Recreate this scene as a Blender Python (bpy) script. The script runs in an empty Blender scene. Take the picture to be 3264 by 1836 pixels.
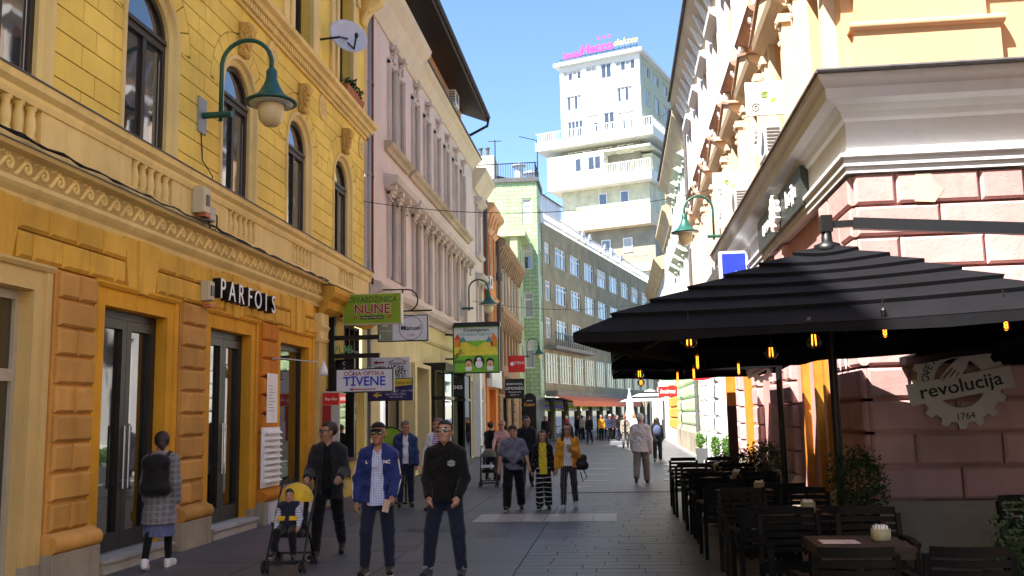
import bpy, math, random
import numpy as np
from mathutils import Matrix, Vector
random.seed(7)
R = math.radians
SC = bpy.context.scene
COL = SC.collection

# ------------------------------------------------------------------ camera
cam_data = bpy.data.cameras.new('camera')
cam_data.lens = 36.0 * 2960.0 / 3264.0
cam_data.sensor_width = 36.0
cam_data.clip_start = 0.1
cam_data.clip_end = 3000.0
cam = bpy.data.objects.new('camera', cam_data)
COL.objects.link(cam)
CAM_H = 1.78
cam.matrix_world = (Matrix.Translation((0, 0, CAM_H)) @ Matrix.Rotation(R(6.35), 4, 'Z')
                    @ Matrix.Rotation(R(90 + 7.83), 4, 'X') @ Matrix.Rotation(R(-1.14), 4, 'Z'))
SC.camera = cam
# ------------------------------------------------------------------ world and sun
SUN_AZ = R(43)      # towards the left behind the viewer
SUN_EL = R(56)
to_sun = Vector((-math.sin(SUN_AZ) * math.cos(SUN_EL), -math.cos(SUN_AZ) * math.cos(SUN_EL), math.sin(SUN_EL)))
world = bpy.data.worlds.new('World')
SC.world = world
world.use_nodes = True
wn = world.node_tree.nodes
wl = world.node_tree.links
bgn = wn['Background']
sky = wn.new('ShaderNodeTexSky')
sky.sky_type = 'NISHITA'
sky.sun_disc = False
sky.sun_elevation = SUN_EL
sky.sun_rotation = math.atan2(to_sun.x, to_sun.y)
sky.altitude = 500
sky.air_density = 1.15
sky.dust_density = 0.6
sky.ozone_density = 6.0
wl.new(sky.outputs['Color'], bgn.inputs['Color'])
bgn.inputs['Strength'].default_value = 0.08
sun_data = bpy.data.lights.new('sun', 'SUN')
sun_data.energy = 5.0
sun_data.angle = R(0.55)
sun_data.color = (1.0, 0.95, 0.87)
sun = bpy.data.objects.new('sun', sun_data)
sun.rotation_euler = to_sun.to_track_quat('Z', 'Y').to_euler()
sun.location = (0, -20, 60)
COL.objects.link(sun)
SC.view_settings.view_transform = 'Standard'
SC.view_settings.look = 'None'
SC.view_settings.gamma = 1.0
SC.view_settings.use_curve_mapping = False
SC.view_settings.exposure = 1.95
SC.render.engine = 'CYCLES'
SC.cycles.use_denoising = True
SC.cycles.max_bounces = 8
SC.cycles.diffuse_bounces = 4
SC.cycles.glossy_bounces = 4
SC.cycles.transparent_max_bounces = 12
SC.cycles.sample_clamp_indirect = 6.0

# ------------------------------------------------------------------ materials
MATS = {}
def _new(name):
    m = bpy.data.materials.new(name)
    m.use_nodes = True
    nt = m.node_tree
    return m, nt, nt.nodes['Principled BSDF']
def _mixc(nt, fac, a, b, mode='MIX'):
    n = nt.nodes.new('ShaderNodeMix'); n.data_type = 'RGBA'; n.blend_type = mode
    for sock, v in ((n.inputs[0], fac), (n.inputs[6], a), (n.inputs[7], b)):
        if hasattr(v, 'links'): nt.links.new(v, sock)
        elif isinstance(v, (tuple, list)): sock.default_value = (v[0], v[1], v[2], 1)
        else: sock.default_value = v
    return n.outputs[2]
def _noise(nt, vec, scale, detail=4, rough=.55):
    n = nt.nodes.new('ShaderNodeTexNoise')
    n.inputs['Scale'].default_value = scale; n.inputs['Detail'].default_value = detail; n.inputs['Roughness'].default_value = rough
    nt.links.new(vec, n.inputs['Vector'])
    return n.outputs['Fac']
def _ramp(nt, fac, a, b):
    n = nt.nodes.new('ShaderNodeMapRange'); n.inputs[1].default_value = a; n.inputs[2].default_value = b
    nt.links.new(fac, n.inputs[0]); return n.outputs[0]
def _math(nt, op, a, b=0.0, c=None):
    n = nt.nodes.new('ShaderNodeMath'); n.operation = op
    for i, v in enumerate((a, b) if c is None else (a, b, c)):
        if hasattr(v, 'links'): nt.links.new(v, n.inputs[i])
        else: n.inputs[i].default_value = v
    return n.outputs[0]
def _map(nt, vec, scale):
    n = nt.nodes.new('ShaderNodeMapping'); n.inputs['Scale'].default_value = scale
    nt.links.new(vec, n.inputs['Vector']); return n.outputs[0]
def _bump(nt, h, strength, dist=.02):
    n = nt.nodes.new('ShaderNodeBump'); n.inputs['Strength'].default_value = strength; n.inputs['Distance'].default_value = dist
    nt.links.new(h, n.inputs['Height']); return n.outputs[0]
def plaster(name, col, rough=.85, var=.16, stain=.35, bump=.25, piece=.10, dirt=(.16, .13, .09), patch=None, pamt=.62):
    """weathered render / stone: blotches, streaks of dirt, fine grain"""
    if name in MATS: return MATS[name]
    m, nt, b = _new(name)
    pos = nt.nodes.new('ShaderNodeNewGeometry').outputs['Position']
    n1 = _noise(nt, pos, .9, 5); n2 = _noise(nt, pos, 7, 6, .65)
    st = _noise(nt, _map(nt, pos, (4.5, 4.5, .45)), 1.0, 5, .6)
    fine = _noise(nt, pos, 60, 3)
    lo = tuple(c * (1 - var * 1.5) for c in col); hi = tuple(min(.9, c * (1 + var * .6)) for c in col)
    c = _mixc(nt, _ramp(nt, n1, .3, .7), lo, hi)
    c = _mixc(nt, _math(nt, 'MULTIPLY', _ramp(nt, n2, .5, .85), stain * .7), c, tuple(x * .55 + d * .3 for x, d in zip(col, dirt)))
    c = _mixc(nt, _math(nt, 'MULTIPLY', _ramp(nt, st, .52, .82), stain), c, dirt)
    if patch:
        c = _mixc(nt, _ramp(nt, n2, pamt, pamt + .02), c, patch)
    if piece:
        oi = nt.nodes.new('ShaderNodeObjectInfo')
        k = _math(nt, 'MULTIPLY_ADD', oi.outputs['Random'], piece * 2, 1 - piece)
        hs = nt.nodes.new('ShaderNodeHueSaturation'); nt.links.new(k, hs.inputs['Value']); nt.links.new(c, hs.inputs['Color']); c = hs.outputs[0]
    nt.links.new(c, b.inputs['Base Color'])
    b.inputs['Roughness'].default_value = rough
    b.inputs['Specular IOR Level'].default_value = .25 if rough > .6 else .5
    h = _math(nt, 'MULTIPLY_ADD', fine, .35, n2)
    nt.links.new(_bump(nt, h, bump), b.inputs['Normal'])
    MATS[name] = m; return m
def paint(name, col, rough=.5, metal=0.0, var=.08, spec=.4, scale=5.0, bump=0.0, emit=None, es=0.0):
    """painted / plastic / metal / cloth with slight wear"""
    if name in MATS: return MATS[name]
    m, nt, b = _new(name)
    pos = nt.nodes.new('ShaderNodeNewGeometry').outputs['Position']
    n = _noise(nt, pos, scale, 5, .6)
    c = _mixc(nt, _ramp(nt, n, .3, .7), tuple(x * (1 - var) for x in col), tuple(min(.92, x * (1 + var)) for x in col))
    nt.links.new(c, b.inputs['Base Color'])
    b.inputs['Roughness'].default_value = rough; b.inputs['Metallic'].default_value = metal
    b.inputs['Specular IOR Level'].default_value = spec
    if bump: nt.links.new(_bump(nt, _noise(nt, pos, scale * 12, 4), bump, .01), b.inputs['Normal'])
    if emit:
        b.inputs['Emission Color'].default_value = (*emit, 1); b.inputs['Emission Strength'].default_value = es
    MATS[name] = m; return m
def glass(name, col=(.006, .008, .010), rough=.03, ior=2.1):
    if name in MATS: return MATS[name]
    m, nt, b = _new(name)
    pos = nt.nodes.new('ShaderNodeNewGeometry').outputs['Position']
    b.inputs['Base Color'].default_value = (*col, 1)
    b.inputs['Roughness'].default_value = rough; b.inputs['IOR'].default_value = ior
    b.inputs['Coat Weight'].default_value = .6; b.inputs['Coat Roughness'].default_value = .02
    nt.links.new(_bump(nt, _noise(nt, pos, 1.3, 2), .05, .05), b.inputs['Normal'])
    MATS[name] = m; return m

# ------------------------------------------------------------------ mesh helpers
class Frame:
    """a facade: s runs along it, d sticks out of it, z is up"""
    def __init__(self, o, u, n):
        self.o = o; self.u = u; self.n = n
        self.flip = (u[0] * n[1] - u[1] * n[0]) < 0
        self.rz = math.atan2(-n[0], n[1])   # local x = (n.y,-n.x)
    def p(self, s, d, z):
        return (self.o[0] + self.u[0] * s + self.n[0] * d, self.o[1] + self.u[1] * s + self.n[1] * d, z)
BASE = {}
class MB:
    def __init__(self): self.v = []; self.f = []; self.m = []
    def add(self, vs, fs, mi=0):
        k = len(self.v); self.v += [tuple(x) for x in vs]; self.f += [tuple(i + k for i in f) for f in fs]; self.m += [mi] * len(fs)
        return self
    def box(self, F, s0, s1, d0, d1, z0, z1, mi=0):
        P = F.p if F else (lambda a, b, c: (a, b, c))
        vs = [P(s, d, z) for z in (z0, z1) for d in (d0, d1) for s in (s0, s1)]
        fs = [(0, 2, 3, 1), (4, 5, 7, 6), (0, 1, 5, 4), (2, 6, 7, 3), (0, 4, 6, 2), (1, 3, 7, 5)]
        if F and F.flip: fs = [f[::-1] for f in fs]
        return self.add(vs, fs, mi)
    def poly(self, F, pts, d0, d1, mi=0, back=True):
        """polygon (s,z) in the facade plane, thick from d0 to d1"""
        n = len(pts)
        vs = [F.p(s, d0, z) for s, z in pts] + [F.p(s, d1, z) for s, z in pts]
        fs = [tuple(range(n, 2 * n))] + ([tuple(range(n))[::-1]] if back else [])
        fs += [(i, (i + 1) % n, n + (i + 1) % n, n + i) for i in range(n)]
        return self.add(vs, fs, mi)
    def prof(self, F, pr, s0, s1, mi=0, e0=0.0, e1=0.0):
        """profile (d,z) run along s; e0/e1 mitre the ends by e*d"""
        n = len(pr)
        vs = [F.p(s0 - e0 * d, d, z) for d, z in pr] + [F.p(s1 + e1 * d, d, z) for d, z in pr]
        fs = [tuple(range(n))[::-1], tuple(range(n, 2 * n))] + [(i, (i + 1) % n, n + (i + 1) % n, n + i) for i in range(n)]
        return self.add(vs, fs, mi)
    def lathe(self, c, pr, n=12, mi=0, F=None, axis='z', sc=(1, 1)):
        """pr = (r,h); axis z or d (sticking out of a frame)"""
        vs = []
        for r, h in pr:
            for i in range(n):
                a = 2 * math.pi * i / n; x, y = r * math.cos(a) * sc[0], r * math.sin(a) * sc[1]
                if axis == 'z': vs.append((c[0] + x, c[1] + y, c[2] + h))
                else: vs.append(F.p(c[0] + x, c[1] + h, c[2] + y))
        fs = []
        for j in range(len(pr) - 1):
            for i in range(n):
                fs.append((j * n + i, j * n + (i + 1) % n, (j + 1) * n + (i + 1) % n, (j + 1) * n + i))
        fs += [tuple(range(n))[::-1], tuple(range((len(pr) - 1) * n, len(pr) * n))]
        return self.add(vs, fs, mi)
    def tube(self, pts, r, n=8, mi=0, cap=True):
        P = [Vector(p) for p in pts]; rs = r if isinstance(r, (list, tuple)) else [r] * len(P)
        vs = []; up = None
        for i, p in enumerate(P):
            t = (P[min(i + 1, len(P) - 1)] - P[max(i - 1, 0)]).normalized()
            if up is None:
                up = Vector((0, 0, 1)) if abs(t.z) < .9 else Vector((1, 0, 0))
            a = t.cross(up)
            if a.length < 1e-4: a = t.cross(Vector((.3, 1, .2)))
            a.normalize(); b = a.cross(t).normalized(); up = b
            for k in range(n):
                w = 2 * math.pi * k / n
                vs.append(p + (a * math.cos(w) + b * math.sin(w)) * rs[i])
        fs = [(j * n + k, j * n + (k + 1) % n, (j + 1) * n + (k + 1) % n, (j + 1) * n + k) for j in range(len(P) - 1) for k in range(n)]
        if cap: fs += [tuple(range(n))[::-1], tuple(range((len(P) - 1) * n, len(P) * n))]
        return self.add(vs, fs, mi)
    def bar(self, a, b, w, h, mi=0):
        """rectangular bar between two points"""
        a = Vector(a); b = Vector(b); t = (b - a).normalized()
        up = Vector((0, 0, 1)) if abs(t.z) < .95 else Vector((0, 1, 0))
        x = t.cross(up).normalized() * (w / 2); y = x.cross(t).normalized() * (h / 2)
        vs = [p + i * x + j * y for p in (a, b) for i, j in ((-1, -1), (1, -1), (1, 1), (-1, 1))]
        return self.add(vs, [(3, 2, 1, 0), (4, 5, 6, 7), (0, 1, 5, 4), (1, 2, 6, 5), (2, 3, 7, 6), (3, 0, 4, 7)], mi)
    def ball(self, c, r, n=10, mi=0):
        rx, ry, rz = r if isinstance(r, (list, tuple)) else (r, r, r)
        m = n // 2 + 1; vs = []; fs = []
        for j in range(m + 1):
            t = math.pi * j / m
            for i in range(n):
                a = 2 * math.pi * i / n
                vs.append((c[0] + rx * math.sin(t) * math.cos(a), c[1] + ry * math.sin(t) * math.sin(a), c[2] - rz * math.cos(t)))
        for j in range(m):
            for i in range(n): fs.append((j * n + i, j * n + (i + 1) % n, (j + 1) * n + (i + 1) % n, (j + 1) * n + i))
        return self.add(vs, fs, mi)
    def build(self, name, mat, parent=None, smooth=False, label=None):
        base = BASE.get(parent.name, (0, 0, 0)) if parent else (0, 0, 0)
        me = bpy.data.meshes.new(name)
        bx, by, bz = base
        me.from_pydata([(x - bx, y - by, z - bz) for x, y, z in self.v], [], self.f)
        ms = mat if isinstance(mat, (list, tuple)) else [mat]
        for m in ms: me.materials.append(m)
        if len(ms) > 1: me.polygons.foreach_set('material_index', self.m)
        if smooth: me.polygons.foreach_set('use_smooth', [True] * len(me.polygons))
        me.update()
        o = bpy.data.objects.new(name, me); COL.objects.link(o)
        if parent: o.parent = parent
        BASE[o.name] = base
        if label: o['label'] = label
        return o
def smooth_by_angle(o, ang=35):
    me = o.data
    me.polygons.foreach_set('use_smooth', [True] * len(me.polygons))
    me.set_sharp_from_angle(angle=R(ang)); return o
def thing(name, label, cat, loc=(0, 0, 0), group=None, rz=0.0):
    o = bpy.data.objects.new(name, None); COL.objects.link(o)
    o.empty_display_size = .1
    o.location = loc; o.rotation_euler = (0, 0, rz)
    BASE[o.name] = tuple(loc) if rz == 0 else (0, 0, 0)
    return tag(o, label, cat, group)
def tag(o, label=None, cat=None, group=None, kind=None):
    if label: o['label'] = label
    if cat: o['category'] = cat
    if group: o['group'] = group
    if kind: o['kind'] = kind
    return o
def struct(o): o['kind'] = 'structure'; return o
def stuff(o): o['kind'] = 'stuff'; return o
def copy_tree(o, parent=None):
    c = o.copy(); COL.objects.link(c); c.parent = parent
    BASE[c.name] = BASE.get(o.name, (0, 0, 0))
    for ch in list(o.children): copy_tree(ch, c)
    return c
BLK = {}
def place(me, name, mat, parent, loc, rz=0.0, scale=None):
    """one more object on a shared mesh, at a world location"""
    o = bpy.data.objects.new(name, me); COL.objects.link(o)
    b = BASE.get(parent.name, (0, 0, 0)) if parent else (0, 0, 0)
    o.location = (loc[0] - b[0], loc[1] - b[1], loc[2] - b[2]); o.rotation_euler = (0, 0, rz)
    if scale: o.scale = scale
    if parent: o.parent = parent
    BASE[o.name] = tuple(loc)
    return o
def block(F, s0, s1, z0, z1, d0, d1, ch, mat, parent, name='block'):
    """one chamfered stone of a facade; alike stones share their mesh"""
    w, h, t = round(s1 - s0, 3), round(z1 - z0, 3), round(d1 - d0, 3)
    key = (w, h, t, ch, mat.name)
    if key not in BLK:
        x = w / 2; c = min(ch, x * .6, h * .4)
        ring = lambda y, i: [(-x + i, y, i), (x - i, y, i), (x - i, y, h - i), (-x + i, y, h - i)]
        vs = ring(0, 0) + ring(max(t - c, t * .15), 0) + ring(t, c)
        fs = [(3, 2, 1, 0), (8, 9, 10, 11)] + [(k * 4 + i, k * 4 + (i + 1) % 4, k * 4 + 4 + (i + 1) % 4, k * 4 + 4 + i) for k in (0, 1) for i in range(4)]
        me = bpy.data.meshes.new(name); me.from_pydata(vs, [], fs); me.materials.append(mat); me.update()
        bm_fix(me)
        BLK[key] = me
    return place(BLK[key], name, mat, parent, F.p((s0 + s1) / 2, d0, z0), F.rz)
def bm_fix(me):
    import bmesh
    bm = bmesh.new(); bm.from_mesh(me); bmesh.ops.recalc_face_normals(bm, faces=bm.faces); bm.to_mesh(me); bm.free()
GLY = {}
def glyphs(body, align, bold, shear):
    """flat letter outlines, filled in a scene of their own so that the street is not re-evaluated"""
    key = (body, align, bold, shear)
    if key not in GLY:
        ts = bpy.data.scenes.get('letter_scene') or bpy.data.scenes.new('letter_scene')
        c = bpy.data.curves.new('lettering', 'FONT'); c.body = body; c.size = 1.0; c.align_x = align; c.align_y = 'CENTER'
        c.offset = bold; c.shear = shear; c.resolution_u = 3
        o = bpy.data.objects.new('lettering', c); ts.collection.objects.link(o)
        vl = ts.view_layers[0]; vl.update()
        GLY[key] = bpy.data.meshes.new_from_object(o.evaluated_get(vl.depsgraph))
        bpy.data.objects.remove(o); bpy.data.curves.remove(c)
    return GLY[key]
def text(body, F, s, d, z, size, mat, parent, name='lettering', depth=.006, align='CENTER', mirror=1, bold=0.0, shear=0.0, width=1.0, rot=0.0):
    """lettering set on a facade frame, reading along +s*mirror"""
    me0 = glyphs(body, align, bold, shear)
    mb = MB(); ca, sa = math.cos(rot), math.sin(rot)
    V = [(v.co.x * size * width, v.co.y * size) for v in me0.vertices]
    V = [(x * ca - y * sa, x * sa + y * ca) for x, y in V]
    fs = [tuple(p.vertices) for p in me0.polygons]
    n = len(V)
    front = [F.p(s + mirror * x, d + depth, z + y) for x, y in V]; back = [F.p(s + mirror * x, d, z + y) for x, y in V]
    from collections import Counter
    cnt = Counter(); dirn = {}
    for f in fs:
        for i in range(len(f)):
            a, b = f[i], f[(i + 1) % len(f)]; k = (min(a, b), max(a, b)); cnt[k] += 1; dirn[k] = (a, b)
    side = [(a, b, b + n, a + n) for k, (a, b) in dirn.items() if cnt[k] == 1]
    mb.add(front + back, fs + [tuple(i + n for i in f[::-1]) for f in fs] + side)
    return mb.build(name, mat, parent)
def arc(cx, cz, r, a0, a1, n, rz=None):
    rz = rz or r
    return [(cx + r * math.cos(a0 + (a1 - a0) * i / n), cz + rz * math.sin(a0 + (a1 - a0) * i / n)) for i in range(n + 1)]
FL = Frame((-6.3, 0), (0, 1), (1, 0))      # houses on the yellow side
FR = Frame((3.2, 0), (0, 1), (-1, 0))      # houses on the sunny side
FS = Frame((0, 12.5), (1, 0), (0, -1))     # end wall of the corner house
def FC(y):                                 # a plate across the street, facing the viewer
    return Frame((0, y), (1, 0), (0, -1))
# ------------------------------------------------------------------ ground
def ground_mat():
    m, nt, b = _new('street_asphalt_slabs')
    pos = nt.nodes.new('ShaderNodeNewGeometry').outputs['Position']
    br = nt.nodes.new('ShaderNodeTexBrick'); br.offset = .43
    br.inputs['Scale'].default_value = 1.0; br.inputs['Mortar Size'].default_value = .008
    br.inputs['Brick Width'].default_value = .72; br.inputs['Row Height'].default_value = .26
    br.inputs['Color1'].default_value = (.082, .086, .100, 1); br.inputs['Color2'].default_value = (.100, .104, .118, 1); br.inputs['Mortar'].default_value = (.03, .03, .032, 1)
    nt.links.new(pos, br.inputs['Vector'])
    n1 = _noise(nt, pos, .5, 5); n2 = _noise(nt, pos, 9, 6, .7); n3 = _noise(nt, pos, 70, 3)
    c = _mixc(nt, _ramp(nt, n1, .3, .7), (.82, .82, .84), (1.12, 1.1, 1.08))
    c = _mixc(nt, 1.0, br.outputs['Color'], c, 'MULTIPLY')
    c = _mixc(nt, _math(nt, 'MULTIPLY', _ramp(nt, n2, .58, .8), .5), c, (.07, .068, .065))
    nt.links.new(c, b.inputs['Base Color'])
    b.inputs['Roughness'].default_value = .46
    nt.links.new(_bump(nt, _math(nt, 'MULTIPLY_ADD', n3, .3, n2), .2, .01), b.inputs['Normal'])
    return m
g = MB().add([(-400, -60, -.016), (400, -60, -.016), (400, 900, -.016), (-400, 900, -.016)], [(0, 1, 2, 3)]).build('ground', ground_mat())
struct(g)
M_slab = plaster('smooth_street_surface', (.084, .088, .102), rough=.48, var=.2, stain=.45, bump=.2, dirt=(.07, .07, .07), piece=0)
MB().box(None, -7.2, -1.256, -4, 24, -.05, -.003).build('pavement', M_slab)
struct(bpy.data.objects['pavement'])
# big asphalt-smooth flags on the yellow side: faint straight joints and a couple of saw cuts
pvm = bpy.data.objects['pavement']; M_jt = plaster('flag_joint', (.035, .035, .037), piece=0)
for i in range(5): MB().box(None, -6.0, -1.26, 8.6 + i * 3.1, 8.612 + i * 3.1, -.004, -.0022).build('joint', M_jt, pvm)
for i, x_ in enumerate((-2.9, -4.6)): MB().box(None, x_, x_ + .012, 6, 24, -.004, -.0019).build('joint', M_jt, pvm)
for i, (x_, y_, w_, l_) in enumerate(((-5.2, 14.2, .9, .5), (-3.4, 12.6, .6, .6), (-2.2, 14.0, .5, .8))):
    MB().box(None, x_, x_ + w_, y_, y_ + l_, -.006, -.0015).build('repair_patch', plaster('patched_asphalt', (.062, .063, .068), rough=.5, piece=.1), pvm)
# a steel manhole cover
mh = MB().lathe((-3.1, 15.0, -.004), [(.34, 0), (.34, .004), (.30, .005), (.0, .005)], 28).build('manhole_cover', paint('worn_iron', (.06, .058, .055), rough=.45, metal=.6)); tag(mh, 'round iron manhole cover in the smooth pavement', 'manhole cover')
# long pavers laid in courses across the street, each one a piece
M_pav = plaster('grey_paver', (.088, .092, .106), rough=.46, var=.16, stain=.35, bump=.25, dirt=(.06, .06, .06), piece=.16)
pv = MB().box(None, -1.25, 3.19, 4.0, 22.1, -.05, -.013).build('paver_bed', plaster('paver_joint', (.05, .05, .05), piece=0))
pv.name = 'paved_path'; struct(pv)
BASE['paved_path'] = (0, 0, 0)
PV = {}
rng = random.Random(3); cnt = 0
y = 9.2
while y < 21.7 and cnt < 296:
    x = -1.245 - rng.random() * .45
    while x < 2.2:
        w = rng.choice((.56, .66, .78, .9))
        x0, x1 = max(x, -1.245), min(x + w, 3.18)
        if x1 - x0 > .12:
            k = round(x1 - x0, 2)
            if k not in PV:
                c = .006; h = .0125
                q = lambda i, zz: [(-k / 2 + i + .004, -.126 + i, zz), (k / 2 - i - .004, -.126 + i, zz), (k / 2 - i - .004, .126 - i, zz), (-k / 2 + i + .004, .126 - i, zz)]
                me = bpy.data.meshes.new('paver')
                me.from_pydata(q(0, 0) + q(0, h - .003) + q(c, h), [], [(8, 9, 10, 11)] + [(a * 4 + i, a * 4 + (i + 1) % 4, a * 4 + 4 + (i + 1) % 4, a * 4 + 4 + i) for a in (0, 1) for i in range(4)])
                me.materials.append(M_pav); PV[k] = me
            place(PV[k], 'paver', M_pav, pv, ((x0 + x1) / 2, y, -.0128 + rng.uniform(-.001, .001))); cnt += 1
        x += w
    y += .262
M_pale = plaster('pale_slab_and_light_streak', (.34, .32, .31), rough=.45, var=.12, stain=.3, bump=.15, dirt=(.14, .13, .12), piece=.06)
il = struct(MB().box(None, -2.56, -.1, 15.98, 17.22, -.02, -.001).build('stone_path', plaster('paver_joint', (.05, .05, .05))))
for i in range(6):
    block_top = MB().box(None, -2.55 + i * .41, -2.55 + i * .41 + .4, 15.99, 17.2, -.001, .004)
    block_top.build('slab_or_light_streak', M_pale, il)
sun_streaks = [(-1.5, -.35, 19.0), (-1.2, -.5, 21.3), (-1.35, -.7, 23.4), (-1.1, -.35, 25.6), (-1.2, -.3, 28.2), (-1.0, -.2, 31), (-1.1, -.1, 34.5), (-.9, -.05, 38), (-.9, 0, 42), (-.8, .15, 46.5), (-2.5, 1.2, 53), (-2.2, 1.6, 61)]  # light streaks on the street, put into pale strips here and below
st = struct(MB().box(None, -1.6, -1.58, 19, 19.02, -.02, -.002).build('light_streak_path', M_pale))
for a, b_, yy in sun_streaks:
    MB().box(None, a, b_, yy, yy + .018 * yy * .55, -.02, -.006).build('slab_or_light_streak', M_pale, st)
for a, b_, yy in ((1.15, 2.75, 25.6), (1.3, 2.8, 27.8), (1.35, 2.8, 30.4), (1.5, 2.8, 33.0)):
    MB().box(None, a, b_, yy, yy + .62, -.02, -.006).build('slab_or_light_streak', M_pale, st)
# raised kerb and footway along the sunny houses
struct(MB().box(None, 2.9, 3.6, 22.3, 62, -.05, .10).build('kerb', plaster('kerb_stone', (.34, .33, .31), piece=0)))
# ------------------------------------------------------------------ yellow house
M_yel = plaster('yellow_render', (.88, .62, .13), var=.12, stain=.30, bump=.2, piece=.06, dirt=(.42, .27, .09))
M_cream = plaster('cream_stucco', (.80, .61, .25), var=.12, stain=.35, bump=.15, piece=.05, dirt=(.25, .18, .10))
M_ora = plaster('orange_render', (.70, .34, .024), var=.18, stain=.5, bump=.12, piece=.03, dirt=(.30, .13, .03))
M_blk = plaster('ochre_block', (.60, .31, .08), var=.22, stain=.6, bump=.35, piece=.16, dirt=(.33, .13, .02), patch=(.62, .50, .36), pamt=.735)
M_band = plaster('yellow_ochre_band', (.72, .41, .06), var=.2, stain=.55, bump=.15, piece=.06, dirt=(.30, .15, .03))
M_plinth = plaster('limestone_plinth', (.36, .32, .25), var=.2, stain=.5, bump=.3, piece=.06, dirt=(.13, .11, .08))
M_groove = plaster('groove_shade', (.22, .13, .025), piece=0)
M_bwood = paint('dark_brown_window_wood', (.028, .019, .012), rough=.5, var=.2)
M_anth = paint('anthracite_metal', (.016, .017, .020), rough=.4, metal=.2)
M_lead = paint('lead_flashing', (.09, .087, .09), rough=.6, var=.25)
M_gl = glass('window_glass', (.03, .035, .045)); M_gl2 = glass('shop_glass', (.005, .006, .006), ior=2.0)
M_white = paint('white_paint', (.8, .8, .8), rough=.55)
M_black = paint('black_paint', (.004, .004, .0045), rough=.45)
M_cable = paint('black_cable', (.005, .005, .005), rough=.6)

yh = thing('yellow_house', 'yellow stucco house with arched windows, balustrade and orange rusticated shop floor', 'building', (-6.3, 12, 0))
PER = 3.03
C0 = 11.76
cw = [C0 + PER * k for k in range(-1, 4)]          # window centres
SPR, RO, RI, RV = 7.24, .71, .60, 1.16
# backing walls (with real openings)
w = MB()
edges = [7.0] + [e for c in cw for e in (c - RO, c + RO)] + [22.75]
for a, b_ in zip(edges[::2], edges[1::2]): w.box(FL, a, b_, -.6, -.022, 4.4, 9.0)
for c in cw:
    w.poly(FL, [(c - RO, 9.0)] + arc(c, SPR, RO, math.pi, 0, 14) + [(c + RO, 9.0)], -.6, -.022)
    w.box(FL, c - RO, c + RO, -.6, -.022, 4.4, 5.45)
w.build('wall', M_groove, yh)
MB().box(FL, -14, 7.0, -.6, 0, 0, 21.0).build('side_wall', M_yel, yh)
# ashlar: each stone its own piece, joints open to the backing
NC = 12; H0, HC = 5.46, .2895
def edge(c, z, sgn):
    if z <= SPR: return c + sgn * RO
    q = RV * RV - (z - SPR) ** 2
    return c + sgn * (math.sqrt(q) if q > 0 else 0)
def stone(pts, d=0.0):
    MB().poly(FL, pts, -.03, d, back=False).build('ashlar_stone', M_yel, yh)
g_ = .0085
bounds = [None] + cw + [None]
for i in range(NC):
    z0, z1 = H0 + i * HC + g_, H0 + (i + 1) * HC - g_
    zs = [z0 + (z1 - z0) * t / 3 for t in range(4)]
    for j in range(len(cw) + 1):
        lo = cw[j - 1] if j else None; hi = cw[j] if j < len(cw) else None
        if lo is not None and z0 > SPR + RV: Lz = [lo + (0 if j else 0)] * 4
        else: Lz = [edge(lo, z, 1) if lo is not None else 7.2 for z in zs]
        Rz_ = [edge(hi, z, -1) if hi is not None else 22.75 for z in zs]
        if lo is not None and z1 > SPR + RV: Lz = [max(x, lo) for x in Lz]
        a, b_ = max(Lz), min(Rz_)
        if b_ - a < .1: continue
        n = 2 if (hi is not None and lo is not None) else (3 if hi is None else 1)
        if b_ - a > 2.2: n = 3
        cut = [a + (b_ - a) * (t + (.18 if i % 2 else -.18)) / n for t in range(1, n)]
        vb = [Lz] + [[q] * 4 for q in cut] + [Rz_]
        for p_, q_ in zip(vb[:-1], vb[1:]):
            stone([(x + g_, z) for x, z in zip(q_, zs)][::-1] and [(p_[t] + g_, zs[t]) for t in range(4)] + [(q_[t] - g_, zs[t]) for t in (3, 2, 1, 0)])
for c in cw:       # voussoirs round each arch
    for t in range(9):
        a0, a1 = math.pi * t / 9 + .010, math.pi * (t + 1) / 9 - .010
        stone(arc(c, SPR, RO + .004, a0, a1, 3) + arc(c, SPR, RV - .012, a1, a0, 3))
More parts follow.
